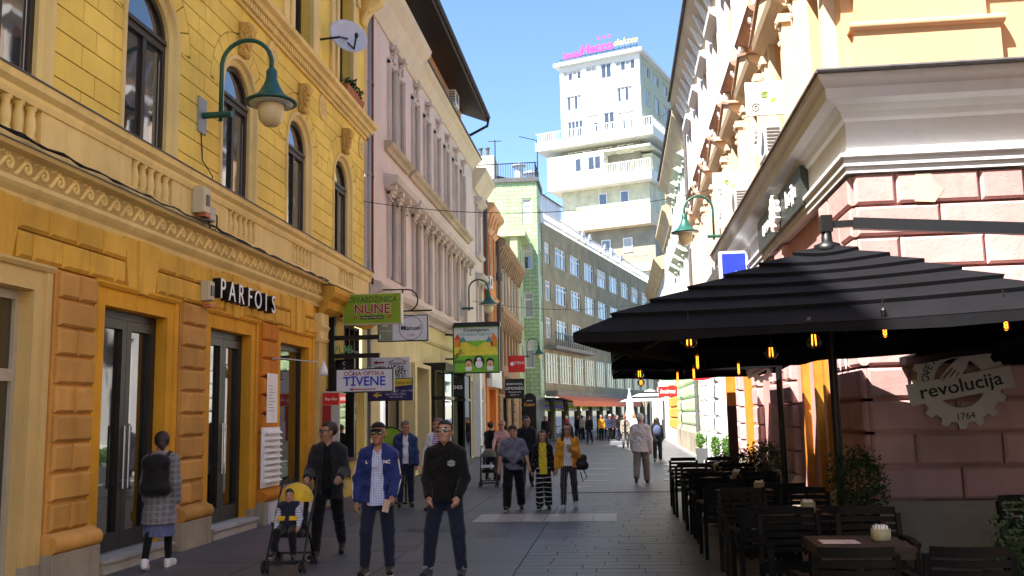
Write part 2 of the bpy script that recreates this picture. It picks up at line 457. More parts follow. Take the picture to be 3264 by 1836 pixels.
# splayed cream surrounds and windows
def arch_ring(mb, c, r0, d0, r1, d1, zb, n=18):
    P = lambda r: [(c + r, zb)] + arc(c, SPR, r, 0, math.pi, n) + [(c - r, zb)]
    A, B = P(r0), P(r1); k = len(A)
    mb.add([FL.p(s, d0, z) for s, z in A] + [FL.p(s, d1, z) for s, z in B], [(i, i + 1, k + i + 1, k + i) for i in range(k - 1)])
for j, c in enumerate(cw):
    m = MB()
    arch_ring(m, c, RO + .07, .0, RO + .07, .035, 5.46); arch_ring(m, c, RO + .07, .035, RO, .03, 5.46); arch_ring(m, c, RO, .03, RO - .03, -.03, 5.46)
    arch_ring(m, c, RO - .03, -.03, RO - .05, -.02, 5.46); arch_ring(m, c, RO - .05, -.02, RI, -.06, 5.46)
    arch_ring(m, c, RI, -.06, RI, -.18, 5.46)
    smooth_by_angle(m.build('window_surround', M_cream, yh))
    f = MB()
    def ring(r0, r1, d0, d1, zb, zt=None):
        arch_ring(f, c, r0, d0, r0, d1, zb); arch_ring(f, c, r0, d1, r1, d1, zb); arch_ring(f, c, r1, d1, r1, d0, zb)
    ring(RI, RI - .08, -.18, -.115, 5.46)
    f.box(FL, c - RI + .08, c + RI - .08, -.18, -.10, 7.12, 7.24); f.box(FL, c - RI + .05, c + RI - .05, -.14, -.07, 7.22, 7.28)
    f.box(FL, c - .045, c + .045, -.18, -.11, 5.46, 7.12)
    f.box(FL, c - .5, c + .5, -.18, -.13, 5.46, 5.54)
    fr = f.build('window', M_bwood, yh)
    for a, b_ in ((c - RI + .1, c - .05), (c + .05, c + RI - .1)):
        MB().box(FL, a, b_, -.175, -.155, 5.5, 7.12).build('pane', M_gl, fr)
    MB().poly(FL, arc(c, 7.26, RI - .08, 0, math.pi, 16), -.175, -.155).build('pane', M_gl, fr)
    # pale curtain seen through the lower panes
# keystone scrolls and medallions
def spiral(cx, cz, r0, turns, dirn, a0, n=26):
    return [(cx + r0 * (1 - .85 * i / n) * math.cos(a0 + dirn * turns * 2 * math.pi * i / n), cz + r0 * (1 - .85 * i / n) * math.sin(a0 + dirn * turns * 2 * math.pi * i / n)) for i in range(n + 1)]
km = MB(); KF = Frame((0, 0), (1, 0), (0, 1))
prof_k = [(0, -.02), (.10, -.03), (.15, .03), (.13, .10), (.09, .18), (.11, .28), (.19, .36), (.25, .44), (.24, .52), (.17, .57), (0, .58)]
km.prof(KF, prof_k, -.10, .10)
for sg in (-1, 1):
    km.tube([(sg * .105, d, z) for d, z in spiral(.15, .45, .105, 1.6, 1, 1.2)], .017, 6)
    km.tube([(sg * .105, d, z) for d, z in spiral(.09, .05, .07, 1.5, -1, -1.2)], .014, 6)
    km.tube([(sg * .105, .10 + .05 * math.sin(t * 3.1), .10 + t * .3) for t in (0, .25, .5, .75, 1)], .016, 6)
for z_ in (.12, .2, .28, .36): km.ball((0, .12 + z_ * .22, z_), (.05, .035, .05), 8)
for sx in (-.055, .055):
    for z_ in (.16, .26): km.ball((sx, .12 + z_ * .2, z_), (.035, .03, .05), 8)
KEY = km.build('keystone_scroll', plaster('ochre_ornament', (.72, .46, .13), stain=.35, piece=.05, dirt=(.3, .18, .06)), yh, smooth=True)
for j, c in enumerate(cw):
    o = KEY if j == 0 else KEY.copy()
    if j: COL.objects.link(o)
    p = FL.p(c, .0, 8.05); o.parent = yh
    o.location = (p[0] - BASE[yh.name][0], p[1] - BASE[yh.name][1], p[2]); o.rotation_euler = (0, 0, FL.rz)
for v in KEY.data.vertices: v.co = (v.co.x + BASE[yh.name][0], v.co.y + BASE[yh.name][1], v.co.z)
mm = MB(); mm.lathe((0, 0, 0), [(.29, 0), (.29, .03), (.25, .05), (.235, .02), (.20, .035), (.17, .02), (0.01, .03)], 24, F=KF, axis='d', sc=(.78, 1))
for t in range(12):
    a = t * math.pi / 6; mm.ball((.12 * .78 * math.cos(a), .03, .12 * math.sin(a)), (.028, .02, .034), 6)
mm.ball((0, .03, 0), (.05, .03, .06), 8); mm.ball((0, .03, .36), (.05, .03, .07), 6)
MED = mm.build('medallion', M_cream, None, smooth=True); medme = MED.data; bpy.data.objects.remove(MED)
for c in [x + PER / 2 - .08 for x in cw[:-1]] + [22.38]: place(medme, 'medallion', M_cream, yh, FL.p(c, 0, 8.62), FL.rz)
# dentil cornice
m = MB()
m.prof(FL, [(0, 8.93), (.05, 8.93), (.06, 8.98), (.06, 9.1), (.17, 9.12), (.2, 9.2), (.29, 9.24), (.31, 9.32), (.0, 9.36)], 7.0, 22.95)
m.build('cornice', M_cream, yh)
m = MB(); s = 8.0
while s < 22.75: m.box(FL, s, s + .065, .05, .125, 8.985, 9.105); s += .115
stuff(m.build('dentil', M_cream, yh))
# second floor
w = MB(); e2 = [7.0] + [e for c in cw for e in (c - .58, c + .58)] + [22.75]
for a, b_ in zip(e2[::2], e2[1::2]): w.box(FL, a, b_, -.6, 0, 9.2, 13.6)
for c in cw: w.box(FL, c - .58, c + .58, -.6, 0, 12.3, 13.6); w.box(FL, c - .58, c + .58, -.6, 0, 9.2, 9.55)
w.box(FL, 7.0, 22.75, -.6, 0, 13.6, 18.2)
w.build('upper_wall', M_yel, yh)
for c in cw:
    s_ = MB()
    for sg in (-1, 1):
        s_.box(FL, c + sg * .66 - .09, c + sg * .66 + .09, 0, .09, 9.36, 12.5); s_.box(FL, c + sg * .95 - .12, c + sg * .95 + .12, 0, .06, 9.36, 12.3)
        s_.box(FL, c + sg * .95 - .15, c + sg * .95 + .15, 0, .12, 12.3, 12.6)
    s_.prof(FL, [(0, 12.5), (.12, 12.52), (.2, 12.62), (.38, 12.7), (.4, 12.8), (0, 12.84)], c - 1.15, c + 1.15)
    s_.build('window_surround', M_cream, yh)
    f = MB()
    for a, b_ in ((-.58, -.48), (-.05, .05), (.48, .58)): f.box(FL, c + a, c + b_, -.3, -.2, 9.55, 12.3)
    f.box(FL, c - .58, c + .58, -.29, -.18, 11.4, 11.52); f.box(FL, c - .58, c + .58, -.29, -.2, 9.55, 9.68)
    fr = f.build('window', M_bwood, yh)
    MB().box(FL, c - .48, c - .05, -.28, -.26, 9.6, 12.3).build('pane', M_gl, fr); MB().box(FL, c + .05, c + .48, -.28, -.26, 9.6, 12.3).build('pane', M_gl, fr)
for c in cw:                                                        # leafy capitals of the pilasters
    for sg in (-1, 1):
        m = MB()
        for t in range(5): m.ball(FL.p(c + sg * .95 + (t - 2) * .055, .1, 12.2 + (t % 2) * .06), (.05, .04, .08), 6)
        m.build('capital', M_cream, yh, smooth=True)
m = MB(); Fk = Frame(FL.p(22.45, 0, 0)[:2], (0, 1), (1, 0))
m.prof(Fk, [(0, 11.9), (.1, 11.95), (.16, 12.15), (.3, 12.35), (.52, 12.45), (.6, 12.7), (.55, 12.95), (0, 13.0)], -.2, .2)
for t in range(7): m.ball(Fk.p((t % 3 - 1) * .1, .22 + t * .055, 12.28 + t * .08), (.07, .09, .08), 7)
for sg in (-1, 1): m.tube([Fk.p(sg * .21, d, z) for d, z in spiral(.4, 12.65, .2, 1.5, 1, 1.2)], .03, 6)
m.prof(Fk, [(0, 13.0), (.7, 13.0), (.85, 13.12), (.85, 13.25), (0, 13.3)], -16, .45)
m.build('eaves_bracket', M_cream, yh, smooth=True)
# frieze of running scrolls, ledge, balustrade
m = MB()
m.prof(FL, [(0, 4.15), (.03, 4.15), (.05, 4.22), (.10, 4.27), (.13, 4.31), (.13, 4.36), (.085, 4.37), (.085, 4.62), (.20, 4.64), (.23, 4.68), (.08, 4.73), (0, 4.73)], 7, 19.15)
m.build('frieze', M_cream, yh)
MB().box(FL, 7, 19.14, .07, .0875, 4.375, 4.615).build('frieze_ground', plaster('dirty_ochre_ground', (.50, .35, .13), stain=.6, piece=0, dirt=(.2, .13, .05)), yh)
MB().prof(FL, [(.08, 4.733), (.24, 4.678), (.246, 4.69), (.08, 4.745)], 7, 19.15).build('flashing', M_lead, yh)
sm = MB()
pts = [(-.16 + .02 * i, .03 + .075 * (1 - math.cos(math.pi * min(1, i / 9))) * .95) for i in range(10)]
pts += spiral(.045, .115, .075, 1.25, -1, 2.2, 18)
sm.tube([(x, .0, z) for x, z in pts], [.026] * 10 + [.027 - .0006 * i for i in range(len(pts) - 10)], 6)
sm.tube([(x * .8 - .01, .0, z * .72) for x, z in pts[:16]], .010, 5)
for t in range(4): sm.ball((-.1 + t * .05, .0, .21 + (t % 2) * .015), (.022, .012, .014), 6)
sme = sm.build('scroll', M_cream, None, smooth=True); scr = sme.data; bpy.data.objects.remove(sme)
s = 8.1
while s < 19.0:
    place(scr, 'scroll', M_cream, yh, FL.p(s, .088, 4.375), FL.rz, (-1, 1, 1)); s += .30
def balustrade(ranges, posts, d0, s0, s1):
    m = MB()
    m.prof(FL, [(0, 5.20), (d0 + .03, 5.20), (d0 + .05, 5.26), (d0 + .05, 5.31), (d0 + .11, 5.36), (d0 + .13, 5.44), (d0 + .1, 5.47), (0, 5.49)], s0, s1)
    m.prof(FL, [(0, 4.735), (d0 + .02, 4.735), (d0 + .02, 4.82), (0, 4.83)], s0, s1)
    m.build('coping', M_cream, yh)
    MB().prof(FL, [(0, 5.494), (d0 + .1, 5.475), (d0 + .14, 5.44), (d0 + .145, 5.452), (d0 + .1, 5.487), (0, 5.506)], s0, s1).build('flashing', M_lead, yh)
    for a, b_ in posts: block(FL, a, b_, 4.82, 5.21, -.02, d0 + .01, .006, M_cream, yh, 'balustrade_panel')
    for a, b_ in ranges:
        MB().box(FL, a, b_, -.03, .01, 4.82, 5.21).build('recess_back', M_cream, yh)
        n = 5; stp = (b_ - a) / (n + .35)
        for i in range(n):
            sc_ = a + stp * (i + .68)
            place(BAL, 'baluster', M_cream, yh, FL.p(sc_, d0 - .035, 4.825))
bm_ = MB().lathe((0, 0, 0), [(.062, 0), (.062, .04), (.045, .055), (.058, .09), (.062, .16), (.052, .25), (.04, .30), (.05, .315), (.04, .33), (.064, .35), (.064, .385)], 10).build('baluster', M_cream, None, smooth=True)
BAL = bm_.data; bpy.data.objects.remove(bm_)
rg, ps = [], []
for c in cw:
    rg.append((c - .62, c + .50)); ps.append((c + .50, c + .74)); ps.append((c - .72, c - .62)); ps.append((c + .74, c + PER - .72))
ps = [(a, min(b_, 22.8)) for a, b_ in ps if a < 22.7]
balustrade(rg, ps, .10, 7.0, 22.9)
# shop floor: band of blocks, keystones, pillars, doors
CG = [11.59 + 3.03 * k for k in range(-1, 3)]
w = MB(); eg = [7.0] + [e for c in CG for e in (c - .81, c + .81)] + [19.2]
for a, b_ in zip(eg[::2], eg[1::2]): w.box(FL, a, b_, -.6, -.02, 0, 4.4)
for c in CG: w.box(FL, c - .81, c + .81, -.6, -.02, 3.24, 4.4)
w.build('shop_wall', M_ora, yh)
rowz = [(3.54, 3.845), (3.855, 4.16)]
for r, (z0, z1) in enumerate(rowz):
    for k, c in enumerate(CG):
        a, b_ = c + .42, c + PER - .42
        n = 4; off = .0 if r else .5
        cuts = sorted({a, b_, *[a + (b_ - a) * (t + off) / n for t in range(0, n + 1) if .12 < (t + off) / n < .9]})
        for p_, q_ in zip(cuts[:-1], cuts[1:]):
            if q_ < 19.0: block(FL, p_ + .014, q_ - .014, z0 + .004, z1 - .004, -.02, .085, .036, M_band, yh, 'band_block')
for c in CG:
    for a, b_, d in ((-.42, -.14, .07), (-.13, .13, .10), (.14, .42, .07)):
        t0, t1 = a * 1.12, b_ * 1.12
        MB().poly(FL, [(c + a * .8, 3.47), (c + b_ * .8, 3.47), (c + t1, 4.17), (c + t0, 4.17)], -.02, d, back=False).build('keystone', M_band, yh)
PIL = [(c - .81 - PER / 2 + 1.515 - .36 - .0, 0) for c in CG]
def pillar(a, b_, mat, rows=9, z0=.60):
    MB().box(FL, a - .05, b_ + .05, -.02, .045, z0 - .02, 3.52).build('pilaster', mat, yh)
    for r in range(rows):
        zz0 = z0 + r * .3245
        if r % 2 == (0): pr = [(a, (a + b_) / 2 - .012), ((a + b_) / 2 + .012, b_)]
        else: pr = [(a, b_)]
        for p_, q_ in pr: block(FL, p_, q_, zz0 + .018, zz0 + .3065, .04, .105, .028, mat, yh, 'pillar_block')
    m = MB(); pr = [(0, .385)] + [(.16 + .07 * math.cos(t), .475 + .09 * math.sin(t)) for t in np.linspace(-1.57, 1.57, 9)] + [(.10, .60), (0, .60)]
    m.prof(FL, pr, a - .09, b_ + .09)
    smooth_by_angle(m.build('torus_moulding', mat, yh))
    block(FL, a - .1, b_ + .1, -.01, .385, -.02, .20, .012, M_plinth, yh, 'plinth_stone')
M_blk2 = plaster('orange_block', (.60, .215, .02), var=.12, stain=.2, bump=.2, piece=.08, dirt=(.33, .12, .02))
for i, (a, b_) in enumerate(((9.76, 10.50), (12.79, 13.53), (15.82, 16.56))):
    pillar(a, b_, M_blk2 if i == 2 else M_blk)
for k, c in enumerate(CG):
    mat = plaster('pale_cream_surround', (.68, .48, .19), var=.1, stain=.3, dirt=(.25, .2, .1)) if k == 0 else M_ora
    a, b_ = c - .81, c + .81
    m = MB()
    for s0, s1 in ((a - .28, a), (b_, b_ + .28)):
        m.box(FL, s0, s1, -.02, .03, .3, 3.24); m.box(FL, (s0 if s0 < c else s1 - .1), (s0 + .1 if s0 < c else s1), .03, .055, .3, 3.46)
    m.box(FL, a - .28, b_ + .28, -.02, .03, 3.24, 3.46); m.prof(FL, [(0, 3.46), (.06, 3.46), (.09, 3.50), (.09, 3.53), (0, 3.53)], a - .3, b_ + .3)
    m.box(FL, a - .02, a + .006, -.4, -.025, .1, 3.23); m.box(FL, b_ - .006, b_ + .02, -.4, -.025, .1, 3.23); m.box(FL, a, b_, -.4, -.025, 3.232, 3.25)
    m.build('door_surround', mat, yh)
    for s0, s1 in ((a - .28, a), (b_, b_ + .28)): MB().box(FL, s0, s1, -.02, .06, -.01, .3).build('plinth_stone', M_plinth, yh)
    if k < 3: MB().box(FL, a - .02, b_ + .06, -.42, .16, -.01, .13).box(FL, a - .05, b_ + .08, -.42, .20, .13, .17).build('door_step', plaster('grey_step_stone', (.42, .41, .40), stain=.4, piece=0), yh)
    # grey metal glazed double door
    sill = .18 if k < 3 else .55
    f = MB(); d0, d1 = -.22, -.14
    f.box(FL, a, a + .07, d0, d1, sill, 3.23); f.box(FL, b_ - .07, b_, d0, d1, sill, 3.23); f.box(FL, a + .07, b_ - .07, d0, d1, 3.13, 3.23)
    dr = f.build('door' if 0 < k < 3 else 'shop_window', M_anth if k else paint('beige_metal', (.42, .37, .28), rough=.5), yh)
    fm = M_anth if k else MATS['beige_metal']
    if k in (1, 2):
        for p_, q_ in ((a + .075, c - .004), (c + .004, b_ - .075)):
            l = MB()
            l.box(FL, p_, p_ + .11, d0 + .005, d1 + .02, sill + .01, 3.12); l.box(FL, q_ - .11, q_, d0 + .005, d1 + .02, sill + .01, 3.12)
            l.box(FL, p_ + .11, q_ - .11, d0 + .005, d1 + .02, 3.0, 3.12); l.box(FL, p_ + .11, q_ - .11, d0 + .005, d1 + .02, sill + .01, .42)
            l.build('door_leaf', fm, dr)
            MB().box(FL, p_ + .11, q_ - .11, d0 + .02, d0 + .04, .42, 3.0).build('pane', M_gl2, dr)
        for p_ in (c - .06, c + .06):
            MB().tube([FL.p(p_, -.07, .95), FL.p(p_, -.07, 1.75)], .014, 8).tube([FL.p(p_, -.13, 1.05), FL.p(p_, -.07, 1.05)], .009, 6).tube([FL.p(p_, -.13, 1.65), FL.p(p_, -.07, 1.65)], .009, 6).build('door_handle', paint('brushed_steel', (.5, .5, .5), rough=.3, metal=.9), dr)
    else:
        l = MB()
        if k == 0: l.box(FL, a + .07, b_ - .07, d0, d1 + .01, 2.25, 2.38); l.box(FL, c - .05, c + .05, d0, d1 + .01, sill, 2.25)
        l.box(FL, a + .07, b_ - .07, d0, d1, sill, sill + .08)
        l.build('mullion', fm, dr)
        if k == 0:
            MB().box(FL, a + .07, b_ - .07, d0 + .02, d0 + .04, 2.38, 3.13).build('pane', M_gl2, dr)
            MB().box(FL, a + .07, c - .05, d0 + .02, d0 + .04, sill + .08, 2.25).build('pane', M_gl2, dr); MB().box(FL, c + .05, b_ - .07, d0 + .02, d0 + .04, sill + .08, 2.25).build('pane', M_gl2, dr)
        else:
            MB().box(FL, a + .07, b_ - .07, d0 + .02, d0 + .04, sill + .08, 3.13).build('pane', M_gl2, dr)
            MB().box(FL, a - .28, b_ + .28, -.42, .05, -.01, .55).build('plinth_stone', M_plinth, yh)
# white louvred grille on the third pillar and the whitewashed foot below it
m = MB(); m.box(FL, 15.76, 16.62, .10, .125, .62, 1.66)
gr = m.build('vent_grille', M_white, yh)
for i in range(9):
    z = .70 + i * .105
    MB().prof(FL, [(.125, z), (.20, z + .01), (.20, z + .025), (.125, z + .085)], 15.86, 16.55).build('slat', M_white, gr)
MB().box(FL, 15.9, 18.9, .06, .24, -.01, .36).build('whitewashed_base', plaster('whitewash', (.62, .63, .66), stain=.2, piece=0), yh)
# end bay: pilaster, jutting ledge, pub front
MB().box(FL, 18.85, 19.3, -.02, .12, 0, 3.45).build('end_pilaster', plaster('pale_yellow_render', (.72, .52, .18), stain=.35, dirt=(.3, .22, .1)), yh)
m = MB()
m.prof(FL, [(0, 3.40), (.14, 3.40), (.18, 3.46), (.14, 3.5), (.15, 3.62), (.2, 3.72), (.16, 3.76), (.16, 4.0), (0, 4.0)], 18.82, 19.34)
m.build('end_capital', M_cream, yh)
m = MB()
m.prof(FL, [(0, 4.0), (.12, 4.02), (.25, 4.12), (.28, 4.28), (.38, 4.36), (.42, 4.46), (.42, 4.58), (.0, 4.64)], 19.12, 22.9, e0=.4)
m.build('jutting_ledge', M_band, yh)
MB().prof(FL, [(.0, 4.644), (.43, 4.584), (.44, 4.596), (0, 4.656)], 19.12, 22.9, e0=.42).build('flashing', M_lead, yh)
M_olive = plaster('olive_yellow_render', (.52, .40, .10), stain=.5, bump=.3, dirt=(.16, .13, .05))
w = MB(); w.box(FL, 19.2, 20.3, -.6, .0, 0, 4.4); w.box(FL, 21.0, 22.75, -.6, .0, 0, 2.9); w.box(FL, 20.3, 21.0, -.6, -.0, 2.5, 4.4); w.box(FL, 21.0, 22.75, -.6, -.25, 2.9, 4.4)
w.build('pub_wall', M_olive, yh)
MB().box(FL, 20.3, 21.0, -.5, -.35, 0, 2.5).build('pub_door', M_black, yh)
f = MB()
for i in range(5): f.box(FL, 21.0 + i * .42, 21.06 + i * .42, -.25, -.12, 2.95, 3.95)
f.box(FL, 21.0, 22.75, -.25, -.12, 2.9, 2.96); f.box(FL, 21.0, 22.75, -.25, -.12, 3.4, 3.45); f.box(FL, 21.0, 22.75, -.25, -.12, 3.95, 4.02)
fr = f.build('pub_transom', M_bwood, yh)
for i in range(4): MB().box(FL, 21.06 + i * .42, 21.42 + i * .42, -.22, -.2, 2.96, 3.95).build('pane', M_gl, fr)
# downpipe at the party wall
for s_, r_, mt, nm in ((22.83, .055, paint('zinc', (.3, .31, .34), rough=.45, metal=.3), 'downpipe'), (23.1, .05, paint('rust_red_pipe', (.16, .035, .02), rough=.7), 'rusty_downpipe')):
    m = MB().tube([FL.p(s_, .10, 1.0 if nm == 'downpipe' else 5.2), FL.p(s_, .10, 13.4)], r_, 10)
    for z in (3, 5.5, 8, 10.5): m.tube([FL.p(s_, .10, z), FL.p(s_, .10, z + .06)], r_ + .012, 10)
    m.build(nm, mt, yh, smooth=True)
# ------------------------------------------------------------------ helpers for houses
def wall_open(F, s0, s1, z0, z1, ops, d0=-.5, d1=0.0):
    """solid wall with real rectangular openings"""
    m = MB(); ss = sorted({s0, s1, *[max(s0, o[0]) for o in ops], *[min(s1, o[1]) for o in ops]})
    for a, b_ in zip(ss[:-1], ss[1:]):
        if b_ - a < 1e-4: continue
        mid = (a + b_) / 2; zc = z0
        for o in sorted([o for o in ops if o[0] <= mid <= o[1]], key=lambda o: o[2]):
            if o[2] > zc + 1e-4: m.box(F, a, b_, d0, d1, zc, o[2])
            zc = max(zc, o[3])
        if zc < z1 - 1e-4: m.box(F, a, b_, d0, d1, zc, z1)
    return m
def win(F, s0, s1, z0, z1, root, fm, gm, d=-.18, nv=2, tr=None, fw=.07, name='window', sill=None, panes=True):
    """framed window set back in its opening; panes are sub-parts"""
    f = MB(); t = .06
    f.box(F, s0, s0 + fw, d - t, d, z0, z1); f.box(F, s1 - fw, s1, d - t, d, z0, z1)
    f.box(F, s0 + fw, s1 - fw, d - t, d, z0, z0 + fw); f.box(F, s0 + fw, s1 - fw, d - t, d, z1 - fw, z1)
    cut = [s0 + (s1 - s0) * i / nv for i in range(nv + 1)]
    for x in cut[1:-1]: f.box(F, x - fw * .55, x + fw * .55, d - t, d + .012, z0 + fw, z1 - fw)
    if tr: f.box(F, s0 + fw, s1 - fw, d - t, d + .006, tr - fw * .5, tr + fw * .5)
    o = f.build(name, fm, root)
    if panes:
        for a, b_ in zip(cut[:-1], cut[1:]): MB().box(F, a + fw * .5, b_ - fw * .5, d - t + .01, d - t + .03, z0 + .02, z1 - .02).build('pane', M_cur if (fm.name == 'white_window_frame' and WR.random() < .38) else gm, o)
        if fm.name == 'white_window_frame' and WR.random() < .22:
            hz_ = WR.uniform(.25, .6); MB().box(F, s0 + fw, s1 - fw, d - t + .031, d - t + .045, z1 - (z1 - z0) * hz_, z1 - fw).build('blind', M_blnd, o)
    else: MB().box(F, s0 + .02, s1 - .02, d - t + .01, d - t + .03, z0 + .02, z1 - .02).build('pane', gm, o)
    if sill: MB().box(F, s0 - .08, s1 + .08, d, sill, z0 - .07, z0 - .002).build('sill', M_white if sill is True else MATS.get('window_sill') or plaster('window_sill', (.5, .48, .44), piece=0), o)
    return o
WR = random.Random(5)
M_cur = glass('curtained_glass', (.34, .34, .33), rough=.08, ior=1.6)
M_blnd = paint('roller_blind', (.55, .52, .46), rough=.7)
def ornament(m, F, s, d, z, k=1.0, seed=0):
    rr = random.Random(seed)
    for i in range(6): m.ball(F.p(s + rr.uniform(-.10, .10) * k, d + rr.uniform(0, .05), z + (i - 2.5) * .075 * k), (.06 * k, .07 * k, .065 * k), 6)
    m.ball(F.p(s, d + .06, z + .22 * k), (.08 * k, .09 * k, .08 * k), 7)
M_mauve = plaster('mauve_render', (.66, .535, .47), var=.07, stain=.16, bump=.1, dirt=(.35, .28, .26), piece=0)
M_mauve2 = plaster('mauve_ornament', (.62, .53, .46), var=.12, stain=.4, bump=.25, dirt=(.20, .17, .14), piece=.05)
M_ply = plaster('boarded_panel', (.50, .48, .45), var=.12, stain=.35, bump=.1, dirt=(.25, .23, .2), piece=.08)
M_crm2 = plaster('cream_cove', (.68, .58, .42), var=.08, stain=.15, bump=.08, piece=0)
M_apr = plaster('apricot_render', (.62, .34, .19), var=.08, stain=.1, piece=0)
M_soff = paint('dark_timber_soffit', (.012, .006, .007), rough=.6, var=.25)
M_wfr = paint('white_window_frame', (.75, .75, .73), rough=.5)
M_pyl = plaster('pale_yellow_shopwall', (.66, .58, .30), var=.08, stain=.25, piece=0)

# ------------------------------------------------------------------ mauve house beside the yellow one
ph = thing('mauve_house', 'pale mauve house with blind ornate windows under a dark timber eave', 'building', (-6.3, 32, 0))
S2 = [28.5 + 1.87 * i for i in range(6)]
ops = [(25.35, 26.12, 9.68, 12.0), (26.42, 27.19, 9.68, 12.0)] + [(s, s + .85, 9.6, 12.0) for s in S2]
ops1 = [(25.3, 26.1, 5.7, 8.1), (26.4, 27.2, 5.7, 8.1)] + [(s, s + .9, 5.6, 8.1) for s in S2]
shop = [(24.4, 27.0, .1, 3.0), (27.6, 29.4, .1, 3.4), (30.0, 32.2, .1, 3.4), (33.2, 34.4, .1, 3.3), (35.0, 36.9, .1, 3.3), (37.6, 40.6, .1, 3.3)]
wall_open(FL, 23.2, 41.3, 4.9, 13.4, ops + ops1, -.55, -.03).build('wall', M_mauve, ph)
wall_open(FL, 23.2, 41.3, 0, 4.9, shop, -.55, -.02).build('shop_wall', M_pyl, ph)
for i, (a, b_, z0, z1) in enumerate(ops + ops1):
    up = z0 > 9; m = MB()
    for s in (a, b_): m.box(FL, s - .09, s + .09, -.03, .045, z0, z1 + .1); m.box(FL, s - .03, s + .03, .045, .075, z0, z1 + .05)
    m.box(FL, a - .09, b_ + .09, -.03, .045, z1, z1 + .16)
    if up:
        ornament(m, FL, (a + b_) / 2, .04, z1 + .32, .95, i); m.box(FL, (a + b_) / 2 - .16, (a + b_) / 2 + .16, 0, .2, z1 + .55, z1 + .66)
    m.build('window_surround', M_mauve2, ph)
    MB().box(FL, a, b_, -.26, -.2, z0, z1).build('blind_panel', M_ply, ph)
    if not up and i < 9: win(FL, a + .05, b_ - .05, z0 + .05, z1 - .05, ph, M_wfr, M_gl, -.12, 1, z1 - .8)
for a, b_ in ((24.9, 27.7), (28.0, 39.7)):
    MB().prof(FL, [(-.03, 9.28), (.05, 9.28), (.10, 9.38), (.20, 9.44), (.24, 9.52), (-.03, 9.58)], a, b_).build('sill_ledge', plaster('ochre_ledge', (.48, .38, .26), stain=.4, piece=0), ph)
    m = MB(); m.prof(FL, [(-.03, 8.2), (.08, 8.2), (.12, 8.28), (.34, 8.36), (.40, 8.48), (.38, 8.55), (-.03, 8.62)], a, b_); m.build('hood_cornice', M_mauve2, ph)
    s = a + .2; k = 0
    while s < b_:
        m = MB(); ornament(m, FL, s, .10, 8.0, .75, k); m.box(FL, s - .09, s + .09, 0, .28, 8.16, 8.3); m.build('console', M_mauve2, ph); s += .93; k += 1
MB().prof(FL, [(-.03, 4.86), (.06, 4.86), (.14, 4.98), (.30, 5.08), (.36, 5.2), (.33, 5.28), (-.03, 5.4)], 23.2, 41.3).build('shop_cornice', M_mauve2, ph)
MB().prof(FL, [(-.02, 4.25), (.05, 4.25), (.10, 4.33), (.10, 4.42), (-.02, 4.46)], 23.2, 41.3).build('shop_moulding', M_pyl, ph)
MB().prof(FL, [(-.03, 12.75), (.02, 12.75), (.28, 13.35), (.5, 13.62), (.55, 13.75), (.55, 13.8), (-.03, 13.9)], 23.2, 29.0).build('cove', M_crm2, ph)
MB().prof(FL, [(-.03, 13.0), (.02, 13.0), (.22, 13.3), (.36, 13.42), (.40, 13.48), (-.03, 13.56)], 29.0, 41.3).build('cove', M_crm2, ph)
MB().prof(FL, [(-.03, 13.57), (.40, 13.485), (.46, 13.49), (.46, 13.53), (-.03, 13.62)], 29.0, 41.3).build('gutter', M_lead, ph)
aw_ = [(24.5, 26.6, 13.95, 14.85), (28.3, 31.6, 13.95, 14.85), (36.6, 37.8, 13.95, 14.85)]
wall_open(FL, 23.2, 38.9, 13.4, 15.3, aw_, -.8, -.12).build('attic_wall', M_apr, ph)
for a, b_, z0, z1 in aw_: win(FL, a, b_, z0, z1, ph, M_wfr, M_gl, -.3, 3, None, .08)
MB().prof(FL, [(-.9, 15.3), (1.0, 14.55), (1.06, 14.62), (1.06, 14.72), (-.9, 15.9)], 22.9, 39.0).build('eave', M_soff, ph)
smooth_by_angle(MB().tube([FL.p(22.9, 1.12, 14.66), FL.p(38.7, 1.12, 14.66)], .085, 8).tube([FL.p(38.7, 1.12, 14.66), FL.p(38.75, 1.05, 14.3), FL.p(38.8, .3, 13.95), FL.p(38.8, 0, 13.9)], .06, 8).build('eaves_gutter', M_soff, ph))
MB().box(FL, 22.9, 39.0, -5, -.9, 13, 15.85).build('roof_block', M_soff, ph)
# shop fronts of the mauve house
M_sfw = paint('white_shopfront', (.72, .72, .74), rough=.4); M_sfb = paint('black_shopfront', (.006, .006, .007), rough=.35)
for i, (a, b_, z0, z1) in enumerate(shop):
    fm = (M_sfb, M_sfw, M_sfb, M_sfb, M_sfw, M_sfw)[i]
    win(FL, a, b_, z0, z1, ph, fm, M_gl2, -.12 if i != 2 else .15, 2, 2.5, .09, 'shop_window')
MB().box(FL, 27.3, 27.6, -.02, .30, .1, 3.3).box(FL, 29.4, 29.7, -.02, .30, .1, 3.3).box(FL, 27.3, 29.7, -.02, .30, 3.3, 3.42).build('shop_portal', M_pyl, ph)
for a, b_ in ((36.95, 37.45), (40.65, 41.2)): MB().box(FL, a, b_, -.02, .28, .05, 3.9).build('white_pier', M_sfw, ph)
MB().box(FL, 36.95, 41.2, -.02, .30, 3.9, 4.3).build('white_fascia', M_sfw, ph)
MB().box(FL, 37.5, 38.4, -.1, .05, 1.9, 3.3).build('purple_panel', paint('purple', (.10, .05, .22), rough=.5), ph)
